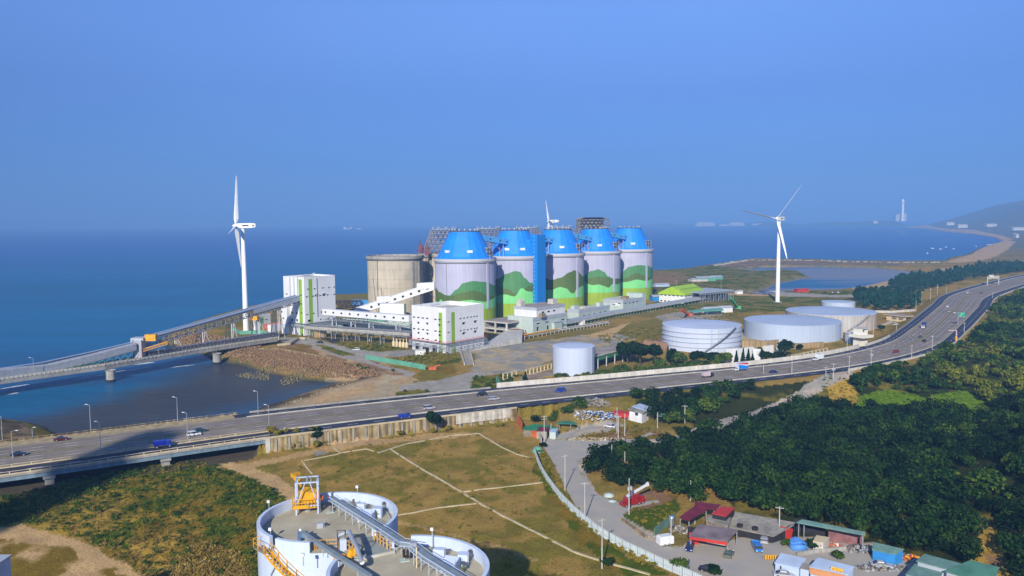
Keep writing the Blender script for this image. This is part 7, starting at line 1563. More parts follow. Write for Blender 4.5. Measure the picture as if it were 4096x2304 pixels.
for i in range(n):
    for j in range(n):
        def hh(i_, j_): return 2.0-0.25*math.sin(i_*0.9)-0.5*((i_-n/2)/(n/2))**4-0.3*((j_-n/2)/(n/2))**2+0.1*math.sin(j_*1.7+i_)
        x0, x1, y0, y1 = [(-1.9+3.8*q/n) for q in (i, i+1, j, j+1)]; b.quad((x0,y0,hh(i,j)),(x1,y0,hh(i+1,j)),(x1,y1,hh(i+1,j+1)),(x0,y1,hh(i,j+1)))
b.prism([(-1.8,-1.8),(1.8,-1.8),(1.8,1.8),(-1.8,1.8)], -0.3, 1.2); b.build('sheet', mat('tarp_blue',(0.10,0.30,0.75),0.6,0.1,0.5), t, True)
t = thing('white_trailer', 'white box trailer at the lane edge left of the yard', 'trailer', tuple(G(*KR([(215,1000)])[0],0)), R_(20)); b = MB(); profile_body(b, [(-1.9,0.4),(1.9,0.4),(1.9,2.1),(1.5,2.4),(-1.5,2.4),(-1.9,2.1)], 2.0, 0.1, 1.8); b.build('body', WHITE, t); wheels(t, (-0.6,0.6), 2.0, 0.3)
t = thing('water_tank', 'shiny upright steel water tank on a stand beside the white trailer', 'tank', tuple(G(*KR([(310,790)])[0],0))); b = MB(); b.rings([(0.75,0.8),(0.75,3.4),(0.6,3.7),(0.1,3.8)], 18, cap0=True, cap1=True); b.build('vessel', mat('bright_steel',(0.7,0.72,0.74),0.2,0.05,0.5,metal=0.8), t, True); b = MB(); [b.box(x-.08,x+.08,y-.08,y+.08,-.3,.8) for x in (-.5,.5) for y in (-.5,.5)]; b.build('stand', STEEL, t)
wall('hoarding', 'grey green corrugated hoarding behind the white trailer', 'fence', [(2618,2145),(2655,2115),(2700,2085)], 0, 2.2, 0.1, GRNR)
wall('lane_kerb', 'dark stone kerb along the right side of the lane', 'kerb', [(2482,2078),(2530,2110),(2585,2152)], 0, 0.6, 0.5, OLDC)
wall('yard_wall', 'low grey wall between the bushes and the blue shed yard', 'wall', KB([(440,525),(600,500),(900,470)]), 0, 0.9, 0.3, CONC)
t = thing('road_barrier', 'yellow and black striped barrier on the yard', 'barrier', tuple(G(*KB([(192,565)])[0],0))); b = MB(); b.box(-1.6,1.6,-0.1,0.1,0.2,1.2); b.build('board', YELL, t); b = MB()
for k in range(6): x = -1.45+k*0.55; b.box(x,x+0.18,-0.13,-0.11,0.25,1.15)
b.build('black_stripes', DARK, t)
for k, (knd, pt, x, y, rot, lb) in enumerate([('sedan',PN,570,1060,-110,'dark blue saloon parked at the yard entrance'),('hatch',PGR,1130,1165,62,'grey green hatchback in the middle of the yard'),('sedan',PD,850,1390,-28,'dark grey saloon half behind the verge bush'),('sedan',PS,1925,1462,-12,'silver blue saloon before the white pitched hut'),('hatch',PS,1640,962,70,'silver hatchback in front of the long shed')]):
    px, py = KR([(x,y)])[0]; car(knd, pt, lb, tuple(G(px,py,0)), R_(rot), 'vehicles in the yards')
px, py = KR([(1540,1075)])[0]; car('pickup', PLB, 'blue pickup with a covered load in the yard', tuple(G(px,py,0)), R_(-95), 'vehicles in the yards', 'pickup', 'pickup_truck')
px, py = KB([(1235,632)])[0]; car('sedan', PS, 'silver saloon parked against the blue shed', tuple(G(px,py,0)), R_(-15), 'vehicles in the yards')
# ------------------------------------------------------------------ near ash silos with machinery on their decks
RZ, DZ, NR = 42.0, 40.75, 8.47
def K2(x, y): return (1000+x/3.417, 1880+y/3.417)
def K3(x, y): return (1450+x/4.684, 2050+y/4.684)
N1 = G(1314, 2060, RZ); N2 = G(1635, 2266, RZ)
def D2(x, y, z=DZ): return G(*K2(x, y), z)
def D3(x, y, z=DZ): return G(*K3(x, y), z)
def arc_parapet(c, a0, a1, t, name='parapet', out=0.0):
    b = MB(); n = max(4, int(abs(a1-a0)/0.05)); ro, ri = NR+out, NR-0.42
    P = [[(r*math.cos(a0+(a1-a0)*i/n), r*math.sin(a0+(a1-a0)*i/n)) for i in range(n+1)] for r in (ro, ri)]
    for i in range(n):
        (ax, ay), (bx, by) = P[0][i], P[0][i+1]; (cx, cy), (dx, dy) = P[1][i], P[1][i+1]
        b.quad((ax,ay,DZ),(bx,by,DZ),(bx,by,RZ),(ax,ay,RZ)); b.quad((dx,dy,DZ),(cx,cy,DZ),(cx,cy,RZ),(dx,dy,RZ)); b.quad((ax,ay,RZ),(bx,by,RZ),(dx,dy,RZ),(cx,cy,RZ))
    for i in (0, n): (ax, ay), (cx, cy) = P[0][i], P[1][i]; b.quad((ax,ay,DZ),(cx,cy,DZ),(cx,cy,RZ),(ax,ay,RZ))
    return b.build(name, FWHITE, t)
def ang(c, p): return math.atan2(p.y-c.y, p.x-c.x)
def near_silo(c, lab, arcs):
    t = thing('ash_silo', lab, 'silo', (c.x, c.y, 0), 0, 'two big white silos in the foreground')
    b = MB(); b.rings([(NR,-1),(NR,DZ)], 128); b.build('wall', FWHITE, t, True)
    b = MB(); b.rings([(NR-0.001,DZ),(0.2,DZ)], 128); b.f = [f[::-1] for f in b.f]; b.build('deck', FDECK, t)
    for a0, a1 in arcs: arc_parapet(c, a0, a1, t)
    return t
A = lambda x, y, z=RZ: ang(N1, D2(x, y, z)); A3 = lambda x, y, z=RZ: ang(N2, D3(x, y, z))
def ccw(a0, a1):
    while a1 < a0: a1 += 2*math.pi
    return (a0, a1)
T1 = near_silo(N1, 'larger looking white silo at the bottom, with the yellow framed machine on its deck', [ccw(A(1850,755), A(372,872)), ccw(A(415,905), A(850,940)), ccw(A(1215,930), A(1300,925))])
T2 = near_silo(N2, 'white silo cut by the bottom edge, right of the one with the yellow machine', [ccw(-2.1+0*A3(0,0), A3(905,487)), ccw(ang(N2, D2(1235,1225,RZ)), ang(N2, D2(1125,1449,RZ))+0.5)])
# paved link between the decks
b = MB(); L = [D2(1330,960), D2(1700,900), D2(1960,1060), D2(1975,1120), D2(1640,1190), D2(1250,1235), D2(1300,1080)]; b.prism([(p.x-N1.x,p.y-N1.y) for p in L][::-1], DZ-3.0, DZ+0.012); b.build('link_deck', mat('link_paving', (0.30,0.34,0.33), 0.85, 0.15, 0.6), T1)
b = MB(); K = [D2(1235,1262), D2(1420,1255), D2(1640,1205), D2(1975,1125)]
for p, q in zip(K, K[1:]): b.beam(p-Vector((N1.x,N1.y,-0.1)), q-Vector((N1.x,N1.y,-0.1)), 0.25, 0.3)
b.build('deck_kerb', PCONC, T1)
for k, (x, y) in enumerate([(1705,830),(1965,1000)]):
    p = D2(x, y+60)-Vector((N1.x,N1.y,0)); b = MB(); b.box(p.x-0.3,p.x+0.35,p.y-0.25,p.y+0.25,DZ,RZ+0.15); b.build('gate_pillar', FWHITE, T1)
# inner handrail on the back of silo one
b = MB(); a0, a1 = A(1900,700), A(640,480)
for i in range(40):
    u, v = a0+(ccw(a0,a1)[1]-a0)*i/40, a0+(ccw(a0,a1)[1]-a0)*(i+1)/40; r = NR-1.0
    b.beam((r*math.cos(u),r*math.sin(u),DZ+0.25),(r*math.cos(v),r*math.sin(v),DZ+0.25),0.08)
b.build('cable_tray', GREYT, T1)
# yellow machine in a white frame
o = D2(790,560); t = thing('yellow_unloader', 'yellow machine inside a white steel frame on the near silo deck', 'machine', tuple(o), R_(12), 'equipment on the silo decks')
for x in (-1.35, 1.35):
    for y in (-1.2, 1.2): b = MB(); b.beam((x,y,0),(x,y,4.25),0.2); b.build('leg', PBLU, t)
b = MB()
for z in (1.1, 4.15):
    for y in (-1.2, 1.2): b.beam((-1.35,y,z),(1.35,y,z),0.16)
    for x in (-1.35, 0, 1.35): b.beam((x,-1.2,z),(x,1.2,z),0.16)
b.beam((-1.35,-1.2,1.1),(-0.2,-1.2,4.15),0.1); b.beam((1.35,-1.2,1.1),(0.4,-1.2,4.15),0.1); b.beam((0.5,-0.6,4.15),(0.5,1.2,4.15),0.1); b.build('top_frame', PBLU, t)
b = MB(); b.prism([(-0.9,-0.6),(1.5,-0.4),(1.5,0.6),(-0.9,0.8)], [1.2,1.2,1.2,1.2], [2.9,2.3,2.5,3.3]); b.build('gearbox', YELL, t)
b = MB(); b.tube((0.9,-0.1,1.9),(2.0,-0.3,1.6),0.42,0.36,12); b.tube((1.6,-0.3,1.7),(1.6,-0.9,1.7),0.2,0.2,8); b.build('motor', ORNG, t)
b = MB(); b.box(-1.75,0.1,-1.4,-1.2,0.9,1.25)
for z in (1.6, 2.1): b.beam((-1.8,-1.45,z),(1.0,-1.45,z),0.06); b.beam((-1.8,-1.45,z),(-1.8,1.0,z),0.06)
for k in range(8): b.beam((-1.8+k*0.4,-1.45,0.95),(-1.8+k*0.4,-1.45,2.1),0.06)
for k in range(5): b.beam((-1.8,-1.45+k*0.55,0.95),(-1.8,-1.45+k*0.55,2.1),0.06)
b.box(-1.85,1.2,-1.5,1.2,0.86,0.94); b.build('yellow_walkway', YELL, t)
b = MB(); b.beam((-0.5,0.8,3.0),(-2.0,4.4,3.5),0.45,0.4); b.beam((-2.2,4.1,3.6),(-1.2,4.9,3.5),0.3,0.5); b.build('slewing_arm', YELL, t)
b = MB(); b.tube((0,0,0),(0,0,1.2),0.4,0.55,10); b.tube((1.2,1.0,0),(1.2,1.0,3.9),0.07,0.07,6); b.tube((1.55,-1.0,0),(1.55,-1.0,2.2),0.09,0.09,6); b.build('discharge_pipe', GSTEEL, t)
BELTG = mat('belt_grey', (0.24, 0.29, 0.33), 0.5, 0.12, 0.8)
def beltline(lab, P, w=0.75, h=0.32, posts=10, zoff=1.5, legm=GREYT, m=BELTG, rail=True, name='deck_conveyor'):
    o = P[0]; t = thing(name, lab, 'conveyor', (o.x, o.y, DZ), 0, 'equipment on the silo decks'); Q = [Vector((p.x-o.x, p.y-o.y, p.z-DZ)) for p in P]
    b = MB()
    for a, c in zip(Q, Q[1:]): b.beam(a, c, w, h)
    b.build('trough', m, t)
    if rail:
        b = MB()
        for a, c in zip(Q, Q[1:]):
            n = (c-a).cross(Vector((0,0,1))).normalized()*(w/2+0.08)
            b.beam(a-n+Vector((0,0,.32)), c-n+Vector((0,0,.32)), 0.06); b.beam(a+n+Vector((0,0,.25)), c+n+Vector((0,0,.25)), 0.1)
            b.beam(a+n*1.25+Vector((0,0,-.15)), c+n*1.25+Vector((0,0,-.15)), 0.09)
        b.build('side_rail', PBLU, t)
    Ls = [0]; 
    for a, c in zip(Q, Q[1:]): Ls.append(Ls[-1]+(c-a).length)
    for k in range(posts):
        s = Ls[-1]*(k+0.5)/posts; i = max(j for j in range(len(Q)) if Ls[j] <= s); i = min(i, len(Q)-2); f = (s-Ls[i])/(Ls[i+1]-Ls[i]); p = Q[i].lerp(Q[i+1], f); n = (Q[i+1]-Q[i]).cross(Vector((0,0,1))).normalized()*(w/2+0.05)
        b = MB(); 
        for q in (-1, 1): b.beam((p.x+n.x*q,p.y+n.y*q,0.0),(p.x+n.x*q,p.y+n.y*q,p.z),0.075)
        b.beam((p.x-n.x,p.y-n.y,p.z*0.45),(p.x+n.x,p.y+n.y,p.z*0.45),0.06); b.build('trestle', legm, t)
    return t, o, Q
t, o, Q = beltline('long grey belt conveyor on thin legs crossing from one near silo deck to the other', [D2(1125,385,DZ+1.55), D2(1400,555,DZ+1.5), D2(1840,830,DZ+1.55), D2(2080,990,DZ+1.75), D2(2230,1010,DZ+1.9)], posts=11)
b = MB(); b.tube(Q[0]+Vector((0,0,-1.0)), Q[0]+Vector((0,0,-0.1)), 0.28, 0.4, 10); b.tube(Q[0]+Vector((0,0,-1.0)), Q[0]+Vector((.1,0,-1.5)), 0.1, 0.1, 6); b.build('tail_motor', RUBB, t)
b = MB(); b.beam(Q[0]+Vector((-0.9,0,0.1)), Q[0]+Vector((0.2,0,0.25)), 0.1); b.build('cable_arm', DSTEEL, t)
for k, f in enumerate((0.55, 0.7, 0.88)):
    s = Q[1].lerp(Q[3], f); b = MB(); b.tube(s+Vector((0,-.2,-0.95)), s+Vector((0,-.2,-0.05)), 0.13, 0.16, 8); b.build('slide_gate', [DSTEEL, STEEL, RUBB][k], t)
t2, o2, Q2 = beltline('second grey belt conveyor running to the bottom edge over the right hand near silo', [D3(960,640,DZ+1.7), D3(1230,850,DZ+1.5), D3(1850,1230,DZ+1.5), D3(2050,1350,DZ+1.5)], posts=7, w=0.85)
b = MB(); b.box(Q2[0].x-0.35,Q2[0].x+0.35,Q2[0].y-0.3,Q2[0].y+0.3,1.3,2.2); b.build('head_box', GSTEEL, t2)
for k in range(3): b = MB(); p = Q2[0]+Vector((-1.1+0.42*k, 0.1-0.05*k, 0)); b.box(p.x-0.12,p.x+0.12,p.y-0.2,p.y+0.2,0.5,1.3); b.build('drive_motor', RUBB, t2)
b = MB(); b.tube((0.5,-1.6,0),(0.5,-1.6,2.3),0.08,0.08,8); b.build('stand_pipe', CREAM, t2)
def fbox(lab, p, w, d, h, rot, m=FWHITE, slope=0.0, name='filter_box', dark=False, z0=0.0):
    t = thing(name, lab, 'machine', (p.x, p.y, DZ), rot, 'equipment on the silo decks'); b = MB(); b.prism([(-w/2,-d/2),(w/2,-d/2),(w/2,d/2),(-w/2,d/2)], z0, [h-slope,h-slope,h,h]); b.build('casing', m, t)
    if dark: b = MB(); b.box(-0.25,0.25,-d/2-0.35,-d/2-0.01,0.3,0.8); b.tube((0,-d/2-0.35,0.55),(0.35,-d/2-0.6,0.45),0.16,0.16,8); b.build('fan_motor', RUBB, t)
    b = MB(); b.beam((w/2+0.12,-d/2,0),(w/2+0.12,-d/2,h+0.3),0.06); b.beam((w/2+0.12,-d/2,h*0.9),(w/2+0.12,d/2,h*0.9),0.05); b.build('pipe_work', GREYT, t); return t
fbox('small white filter box against the back parapet of the left near silo', D2(1515,560), 1.0, 0.6, 1.05, 0.1)
fbox('sloping white filter housing in the middle of the group on the left near silo', D2(1590,690), 1.9, 1.3, 1.25, -0.25, slope=0.5, dark=True)
fbox('white filter box right of the sloping housing on the left near silo', D2(1745,640), 1.1, 1.1, 1.25, -0.1)
fbox('white filter box at the back of the right hand near silo', D3(1440,860), 1.3, 0.8, 1.15, -0.15)
fbox('sloping white filter housing with black fan on the right hand near silo', D3(1640,1090), 1.6, 1.4, 1.35, -0.35, slope=0.5, dark=True)
fbox('pale filter box nearest the parapet of the right hand near silo', D3(1890,970), 1.1, 1.0, 1.25, -0.1)
fbox('low grey hatch box standing alone mid deck on the left near silo', D2(955,785), 0.75, 0.65, 0.6, 0.3, GREYT, name='hatch_box')
for k, (p, lb) in enumerate([(D2(1735,660),'green grey valve cluster beside the right filter box, left near silo'),(D3(1890,1120),'green grey valve cluster beside the pale filter box, right near silo'),(D3(2010,900),'upright fan unit by the parapet of the right near silo'),(D2(1830,560),'upright fan unit by the parapet of the left near silo'),(D3(1340,840),'dark blower between box and belt on the right near silo'),(D2(1420,520),'dark blower beside the small filter box on the left near silo')]):
    t = thing('valve_unit', lb, 'machine', (p.x,p.y,DZ), 0.3*k, 'equipment on the silo decks'); b = MB(); b.tube((0,0,0),(0,0,0.9),0.12,0.12,8); b.tube((-0.3,0,0.5),(0.35,0,0.6),0.11,0.11,8); b.tube((0.25,0.2,0),(0.25,0.2,1.15 if k in (2,3) else 0.6),0.07,0.07,6); b.build('valve_pipes', mat('machine_green%d'%k,(0.16,0.20,0.15),0.6,0.2,2) if k < 2 else STEEL, t)
    b = MB(); b.tube((0.05,-0.05,0.95),(0.05,0.15,0.95),0.24,0.24,12); b.build('hand_wheel', DSTEEL, t)
# discharge screw conveyors
t, o, Q = beltline('sloping grey screw conveyor coming out through the gap in the near parapet', [D2(690,850,DZ+1.1), D2(860,960,DZ+0.9), D2(1230,1200,DZ+0.9), D2(1640,1460,DZ+0.9)], w=0.5, h=0.45, posts=4, rail=False, name='screw_conveyor')
b = MB(); b.tube(Q[0]+Vector((-.1,0,-0.9)), Q[0]+Vector((0,0,0.15)), 0.3, 0.3, 10); b.box(Q[0].x-0.1,Q[0].x+0.85,Q[0].y-0.75,Q[0].y+0.15,0.7,1.2); b.build('drive_head', mat('motor_blue',(0.10,0.18,0.32),0.5,0.1,1), t)
b = MB(); b.tube(Q[0]+Vector((0,0,0.15)), Q[0]+Vector((0,0,0.42)), 0.2, 0.12, 10); b.build('vent_cap', WHITE, t)
t = thing('vent_pipe', 'fat grey bent vent pipe arching over the parapet gap of the left near silo', 'pipe', tuple(D2(1205,1050)), 0, 'equipment on the silo decks'); o = Vector(t.location)
P = [D2(1190,1040,DZ), D2(1200,900,DZ+1.4), D2(1350,840,DZ+1.9), D2(1450,1040,DZ+1.7), D2(1530,1260,DZ+1.2), D2(1545,1290,DZ)]
b = MB()
for a, c in zip(P, P[1:]): b.tube(a-o, c-o, 0.26, 0.26, 14)
b.build('pipe_run', GSTEEL, t)
for p in (D2(1250,1080,DZ), D2(1480,1180,DZ)):
    q = p-o; b = MB(); b.beam((q.x-0.45,q.y,0),(q.x-0.45,q.y,2.2),0.08); b.beam((q.x+0.45,q.y,0),(q.x+0.45,q.y,2.2),0.08); b.beam((q.x-0.45,q.y,2.2),(q.x+0.45,q.y,2.2),0.08); b.build('pipe_frame', DSTEEL, t)
def handrail(lab, P, n, h=1.1, m=YELL, name='handrail'):
    o = P[0]; t = thing(name, lab, 'handrail', tuple(o), 0, 'yellow handrails on the near silos'); Q = [p-o for p in P]; b = MB()
    for a, c in zip(Q, Q[1:]):
        for z in (h, h*0.55): b.beam(a+Vector((0,0,z)), c+Vector((0,0,z)), 0.06)
    b.build('rails', m, t)
    for k in range(n+1):
        f = k/n*(len(Q)-1); i = min(int(f), len(Q)-2); p = Q[i].lerp(Q[i+1], f-i); b = MB(); b.beam(p, p+Vector((0,0,h)), 0.07); b.build('post', m, t)
    return t
handrail('yellow handrail across the gap in the near parapet', [D2(862,1085), D2(905,1088), D2(1205,1075)], 4)
handrail('yellow handrail right of the gap beside the vent pipe', [D2(1310,1080), D2(1380,1120), D2(1450,1165)], 3)
handrail('yellow orange handrail along the link deck under the belt conveyor', [D2(1700,970), D2(1800,1040), D2(1915,1100)], 5)
t = thing('yellow_valves', 'cluster of yellow valves and gear on the edge between the near silos', 'machine', tuple(D2(1370,1240)), 0, 'equipment on the silo decks')
for k, (x, z, r) in enumerate([(-1.6,0.1,0.35),(-1.0,0.0,0.3),(0.0,0.55,0.42),(0.45,0.7,0.35)]):
    b = MB(); b.tube((x,0,z),(x+0.3,-0.1,z+0.75),r,r*0.8,10); b.build('actuator', YELL, t)
b = MB(); b.tube((-1.6,0.2,0.2),(0.9,0.3,0.4),0.22,0.22,10); b.build('header_pipe', GREYT, t)
b = MB()
for k in range(6): b.beam((-0.6+k*0.3,0.7,0),(-0.6+k*0.3,0.7,0.9),0.05)
b.beam((-0.6,0.7,0.9),(0.9,0.7,0.9),0.06); b.build('guard_rail', YELL, t)
# yellow outside stair of silo one
def stairp(x, y, z): return G(*K2(x, y), z)
t = thing('yellow_stair', 'yellow steel stair running down the outside of the left near silo', 'stair', (N1.x, N1.y, 0)); o = Vector((N1.x, N1.y, 0))
aS = A(372, 900); rr = NR+0.55; n = 15
def sp(a, z, r=rr): return Vector((r*math.cos(a), r*math.sin(a), z))
a_top = aS-0.02; a_bot = aS+0.62
b = MB(); a = a_top-0.12; b.prism([tuple(sp(a-0.11,0,NR+0.02)[:2]), tuple(sp(a-0.11,0,NR+1.15)[:2]), tuple(sp(a+0.13,0,NR+1.15)[:2]), tuple(sp(a+0.13,0,NR+0.02)[:2])], DZ-0.35, DZ-0.2); b.build('landing', WOOD, t)
for k in range(n):
    f = k/(n-1); a = a_top+(a_bot-a_top)*f; z = DZ-0.3-4.2*f; p, q = sp(a,z,NR+0.15), sp(a,z,NR+1.0); b = MB(); b.beam(p, q, 0.3, 0.06); b.build('tread', YELL, t)
for r in (NR+0.12, NR+1.05):
    b = MB()
    for k in range(n-1):
        u, v = a_top+(a_bot-a_top)*k/(n-1), a_top+(a_bot-a_top)*(k+1)/(n-1); z0, z1 = DZ-0.3-4.2*k/(n-1), DZ-0.3-4.2*(k+1)/(n-1); b.beam(sp(u,z0,r), sp(v,z1,r), 0.09, 0.24)
    b.build('stringer', YELL, t)
b = MB()
for k in range(n-1):
    u, v = a_top+(a_bot-a_top)*k/(n-1), a_top+(a_bot-a_top)*(k+1)/(n-1); z0, z1 = DZ-0.3-4.2*k/(n-1), DZ-0.3-4.2*(k+1)/(n-1)
    for r in (NR+0.12, NR+1.05):
        for h_ in (0.55, 1.1): b.beam(sp(u,z0+h_,r), sp(v,z1+h_,r), 0.05)
        if k%3 == 0: b.beam(sp(u,z0,r), sp(u,z0+1.1,r), 0.06)
for u in (a_top-0.24, a_top-0.12, a_top): b.beam(sp(u,DZ-0.2,NR+1.1), sp(u,DZ+0.9,NR+1.1), 0.06)
for h_ in (0.35, 0.9): b.beam(sp(a_top-0.24,DZ+h_,NR+1.1), sp(a_top,DZ+h_,NR+1.1), 0.05); b.beam(sp(a_top-0.24,DZ+h_,NR+0.1), sp(a_top-0.24,DZ+h_,NR+1.1), 0.05)
b.build('handrail', YELL, t)
b = MB(); a = a_bot+0.06; b.prism([tuple(sp(a-0.06,0,NR+0.02)[:2]), tuple(sp(a-0.06,0,NR+1.2)[:2]), tuple(sp(a+0.16,0,NR+1.2)[:2]), tuple(sp(a+0.16,0,NR+0.02)[:2])], DZ-4.62, DZ-4.5)
for u in (a-0.06, a+0.05, a+0.16):
    for r in (NR+1.15,): b.beam(sp(u,DZ-4.5,r), sp(u,DZ-3.4,r), 0.06)
for h_ in (0.55, 1.1): b.beam(sp(a-0.06,DZ-4.5+h_,NR+1.15), sp(a+0.16,DZ-4.5+h_,NR+1.15), 0.05); b.beam(sp(a+0.16,DZ-4.5+h_,NR+1.15), sp(a+0.16,DZ-4.5+h_,NR+.1), 0.05)
b.build('lower_landing', YELL, t)
b = MB(); p = [sp(aS+0.02,DZ-0.6,NR+.1), sp(aS+0.04,DZ-2.2,NR+.1), sp(aS-0.04,DZ-3.2,NR+.1), sp(aS-0.045,DZ-9,NR+.1)]
for u, v in zip(p, p[1:]): b.tube(u, v, 0.09, 0.09, 8)
b.build('down_pipe', STEEL, T1)
for k, (bs, tp, lb) in enumerate([((1472,420),(1465,235),'lamp post behind the back parapet of the left near silo'),((285,960),(288,815),'short lamp post at the left parapet of the left near silo'),((262,560),(270,480),'small lamp peeking over the rim left of the yellow machine'),((730,1310),(725,1195),'short lamp post above the lower stair landing')]):
    p = D2(*bs, DZ); t = thing('deck_lamp', lb, 'lamp post', tuple(p), 0, 'lamp posts on the near silos'); h = max(1.2, zat(p, K2(*tp)[1], K2(*tp)[0])-DZ); b = MB(); b.tube((0,0,0),(0,0,h),0.06,0.05,8); b.build('pole', GREYT, t); b = MB(); b.box(-0.22,0.12,-0.14,0.14,h-0.1,h+0.22); b.build('floodlight', WHITE, t)
p = D3(1312,680); t = thing('deck_lamp', 'lamp post on the back deck of the right hand near silo', 'lamp post', tuple(p), 0, 'lamp posts on the near silos'); h = zat(p, K3(1290,320)[1], K3(1290,320)[0])-DZ; b = MB(); b.tube((0,0,0),(0,0,h),0.06,0.05,8); b.build('pole', GREYT, t); b = MB(); b.box(-0.22,0.12,-0.14,0.14,h-0.1,h+0.22); b.build('floodlight', WHITE, t)
for k, (q, lb) in enumerate([(D2(1095,575),'grey plate hatch near the belt tail on the left near silo'),(D3(790,895),'pale green plate hatch left of the belt on the right near silo')]):
    t = thing('deck_hatch', lb, 'hatch', tuple(q), 0.3, 'equipment on the silo decks'); b = MB(); b.box(-0.5,0.5,-0.45,0.45,0.0,0.07); b.build('plate', PGRN, t); b = MB(); b.tube((0.2,0.1,0.07),(0.2,0.1,0.5),0.14,0.14,8); b.tube((0.55,0.1,0.3),(-0.1,0.1,0.35),0.07,0.07,6); b.build('valve', WOOD, t)
# corner of another building
t = thing('blue_roof_corner', 'corner of a pale blue structure at the lower left edge of the photo', 'building', tuple(G(-10,2304,20))); b = MB(); b.box(-3,0.35,-1,3,-21,2.0); b.build('wall', PBLU, t); b = MB(); b.box(-3,0.5,-1.2,3.2,2.0,2.3); b.build('roof', GREYT, t)
# ------------------------------------------------------------------ foliage
def leaves(n, rx, ry, rz, size, seed, lobes=6, shell=0.55, droop=0.35, flat=False):
    """leaf cluster quads in an uneven crown, centred on 0,0,0"""
    r = np.random.default_rng(seed); L = r.normal(size=(lobes, 3)); L /= np.linalg.norm(L, axis=1)[:, None]; L[:, 2] = np.abs(L[:, 2])*0.9-0.25
    ctr = L*np.array([rx, ry, rz])*r.uniform(0.25, 0.62, (lobes, 1)); rad = r.uniform(0.34, 0.6, lobes)
    k = r.integers(0, lobes, n); d = r.normal(size=(n, 3)); d /= np.linalg.norm(d, axis=1)[:, None]
    q = r.uniform(shell, 1.0, n)[:, None]; P = ctr[k]+d*q*rad[k][:, None]*np.array([rx, ry, rz])
    nrm = d*np.array([1, 1, 0.8])+r.normal(scale=0.55, size=(n, 3)); nrm[:, 2] += droop; nrm /= np.linalg.norm(nrm, axis=1)[:, None]
    a = np.cross(nrm, r.normal(size=(n, 3))); a /= np.linalg.norm(a, axis=1)[:, None]; b = np.cross(nrm, a)
    s = (size*r.uniform(0.6, 1.35, n))[:, None]
    V = np.stack([P-a*s-b*s*0.6, P+a*s*0.8-b*s*0.75, P+a*s+b*s*0.6, P-a*s*0.7+b*s*0.8], 1)
    return V.reshape(-1, 3)
def quads_mesh(name, V, m):
    n = len(V)//4; me = bpy.data.meshes.new(name); me.vertices.add(len(V)); me.vertices.foreach_set('co', V.astype(np.float32).ravel())
    me.loops.add(n*4); me.loops.foreach_set('vertex_index', np.arange(n*4, dtype=np.int32)); me.polygons.add(n)
    me.polygons.foreach_set('loop_start', np.arange(0, n*4, 4, dtype=np.int32)); me.polygons.foreach_set('loop_total', np.full(n, 4, dtype=np.int32)); me.materials.append(m); me.update(calc_edges=True); return me
def tree_proto(name, lab, cat, m, h, w, n, size, seed, loc, group, trunk=True, cone=False):
    t = thing(name, lab, cat, loc, 0, group)
    if cone:
        r = np.random.default_rng(seed); z = r.uniform(0, 1, n)**0.8; a = r.uniform(0, 6.283, n); rad = (1-z)*w/2*(0.75+0.25*np.sin(z*40))*r.uniform(0.6, 1, n)
        P = np.stack([rad*np.cos(a), rad*np.sin(a), h*0.12+z*h*0.88], 1); nm = np.stack([np.cos(a), np.sin(a), np.full(n, 0.7)], 1)+r.normal(scale=0.3, size=(n, 3)); nm /= np.linalg.norm(nm, axis=1)[:, None]
        u = np.cross(nm, r.normal(size=(n, 3))); u /= np.linalg.norm(u, axis=1)[:, None]; v = np.cross(nm, u); s = (size*r.uniform(.6, 1.2, n))[:, None]
        V = np.stack([P-u*s-v*s*.6, P+u*s*.8-v*s*.7, P+u*s+v*s*.6, P-u*s*.7+v*s*.8], 1).reshape(-1, 3)
    else:
        V = leaves(n, w/2, w/2, h*0.42, size, seed, lobes=9)+np.array([0, 0, h*0.58])
    o = bpy.data.objects.new('crown', quads_mesh('crown', V, m)); COL.objects.link(o); o.parent = t
    b = MB(); b.tube((0,0,-0.8),(0,0,h*0.45),0.03*h+0.05,0.018*h+0.03,7)
    if not cone:
        for k in range(4): a = k*1.6+seed; b.tube((0,0,h*0.28),(w*0.25*math.cos(a),w*0.25*math.sin(a),h*0.62),0.015*h+0.02,0.008*h+0.01,5)
    b.build('trunk', BARK, t); return t
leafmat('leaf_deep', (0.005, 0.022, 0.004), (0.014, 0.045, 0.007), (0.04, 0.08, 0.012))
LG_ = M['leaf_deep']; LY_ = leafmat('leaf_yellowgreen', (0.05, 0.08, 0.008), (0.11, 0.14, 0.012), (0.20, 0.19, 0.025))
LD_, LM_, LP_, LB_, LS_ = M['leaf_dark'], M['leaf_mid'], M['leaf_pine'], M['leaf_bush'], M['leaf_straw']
def at_g(px, py, z=None):
    p = G(px, py, 0 if z is None else z); return (p.x, p.y, gz(p.x, p.y))
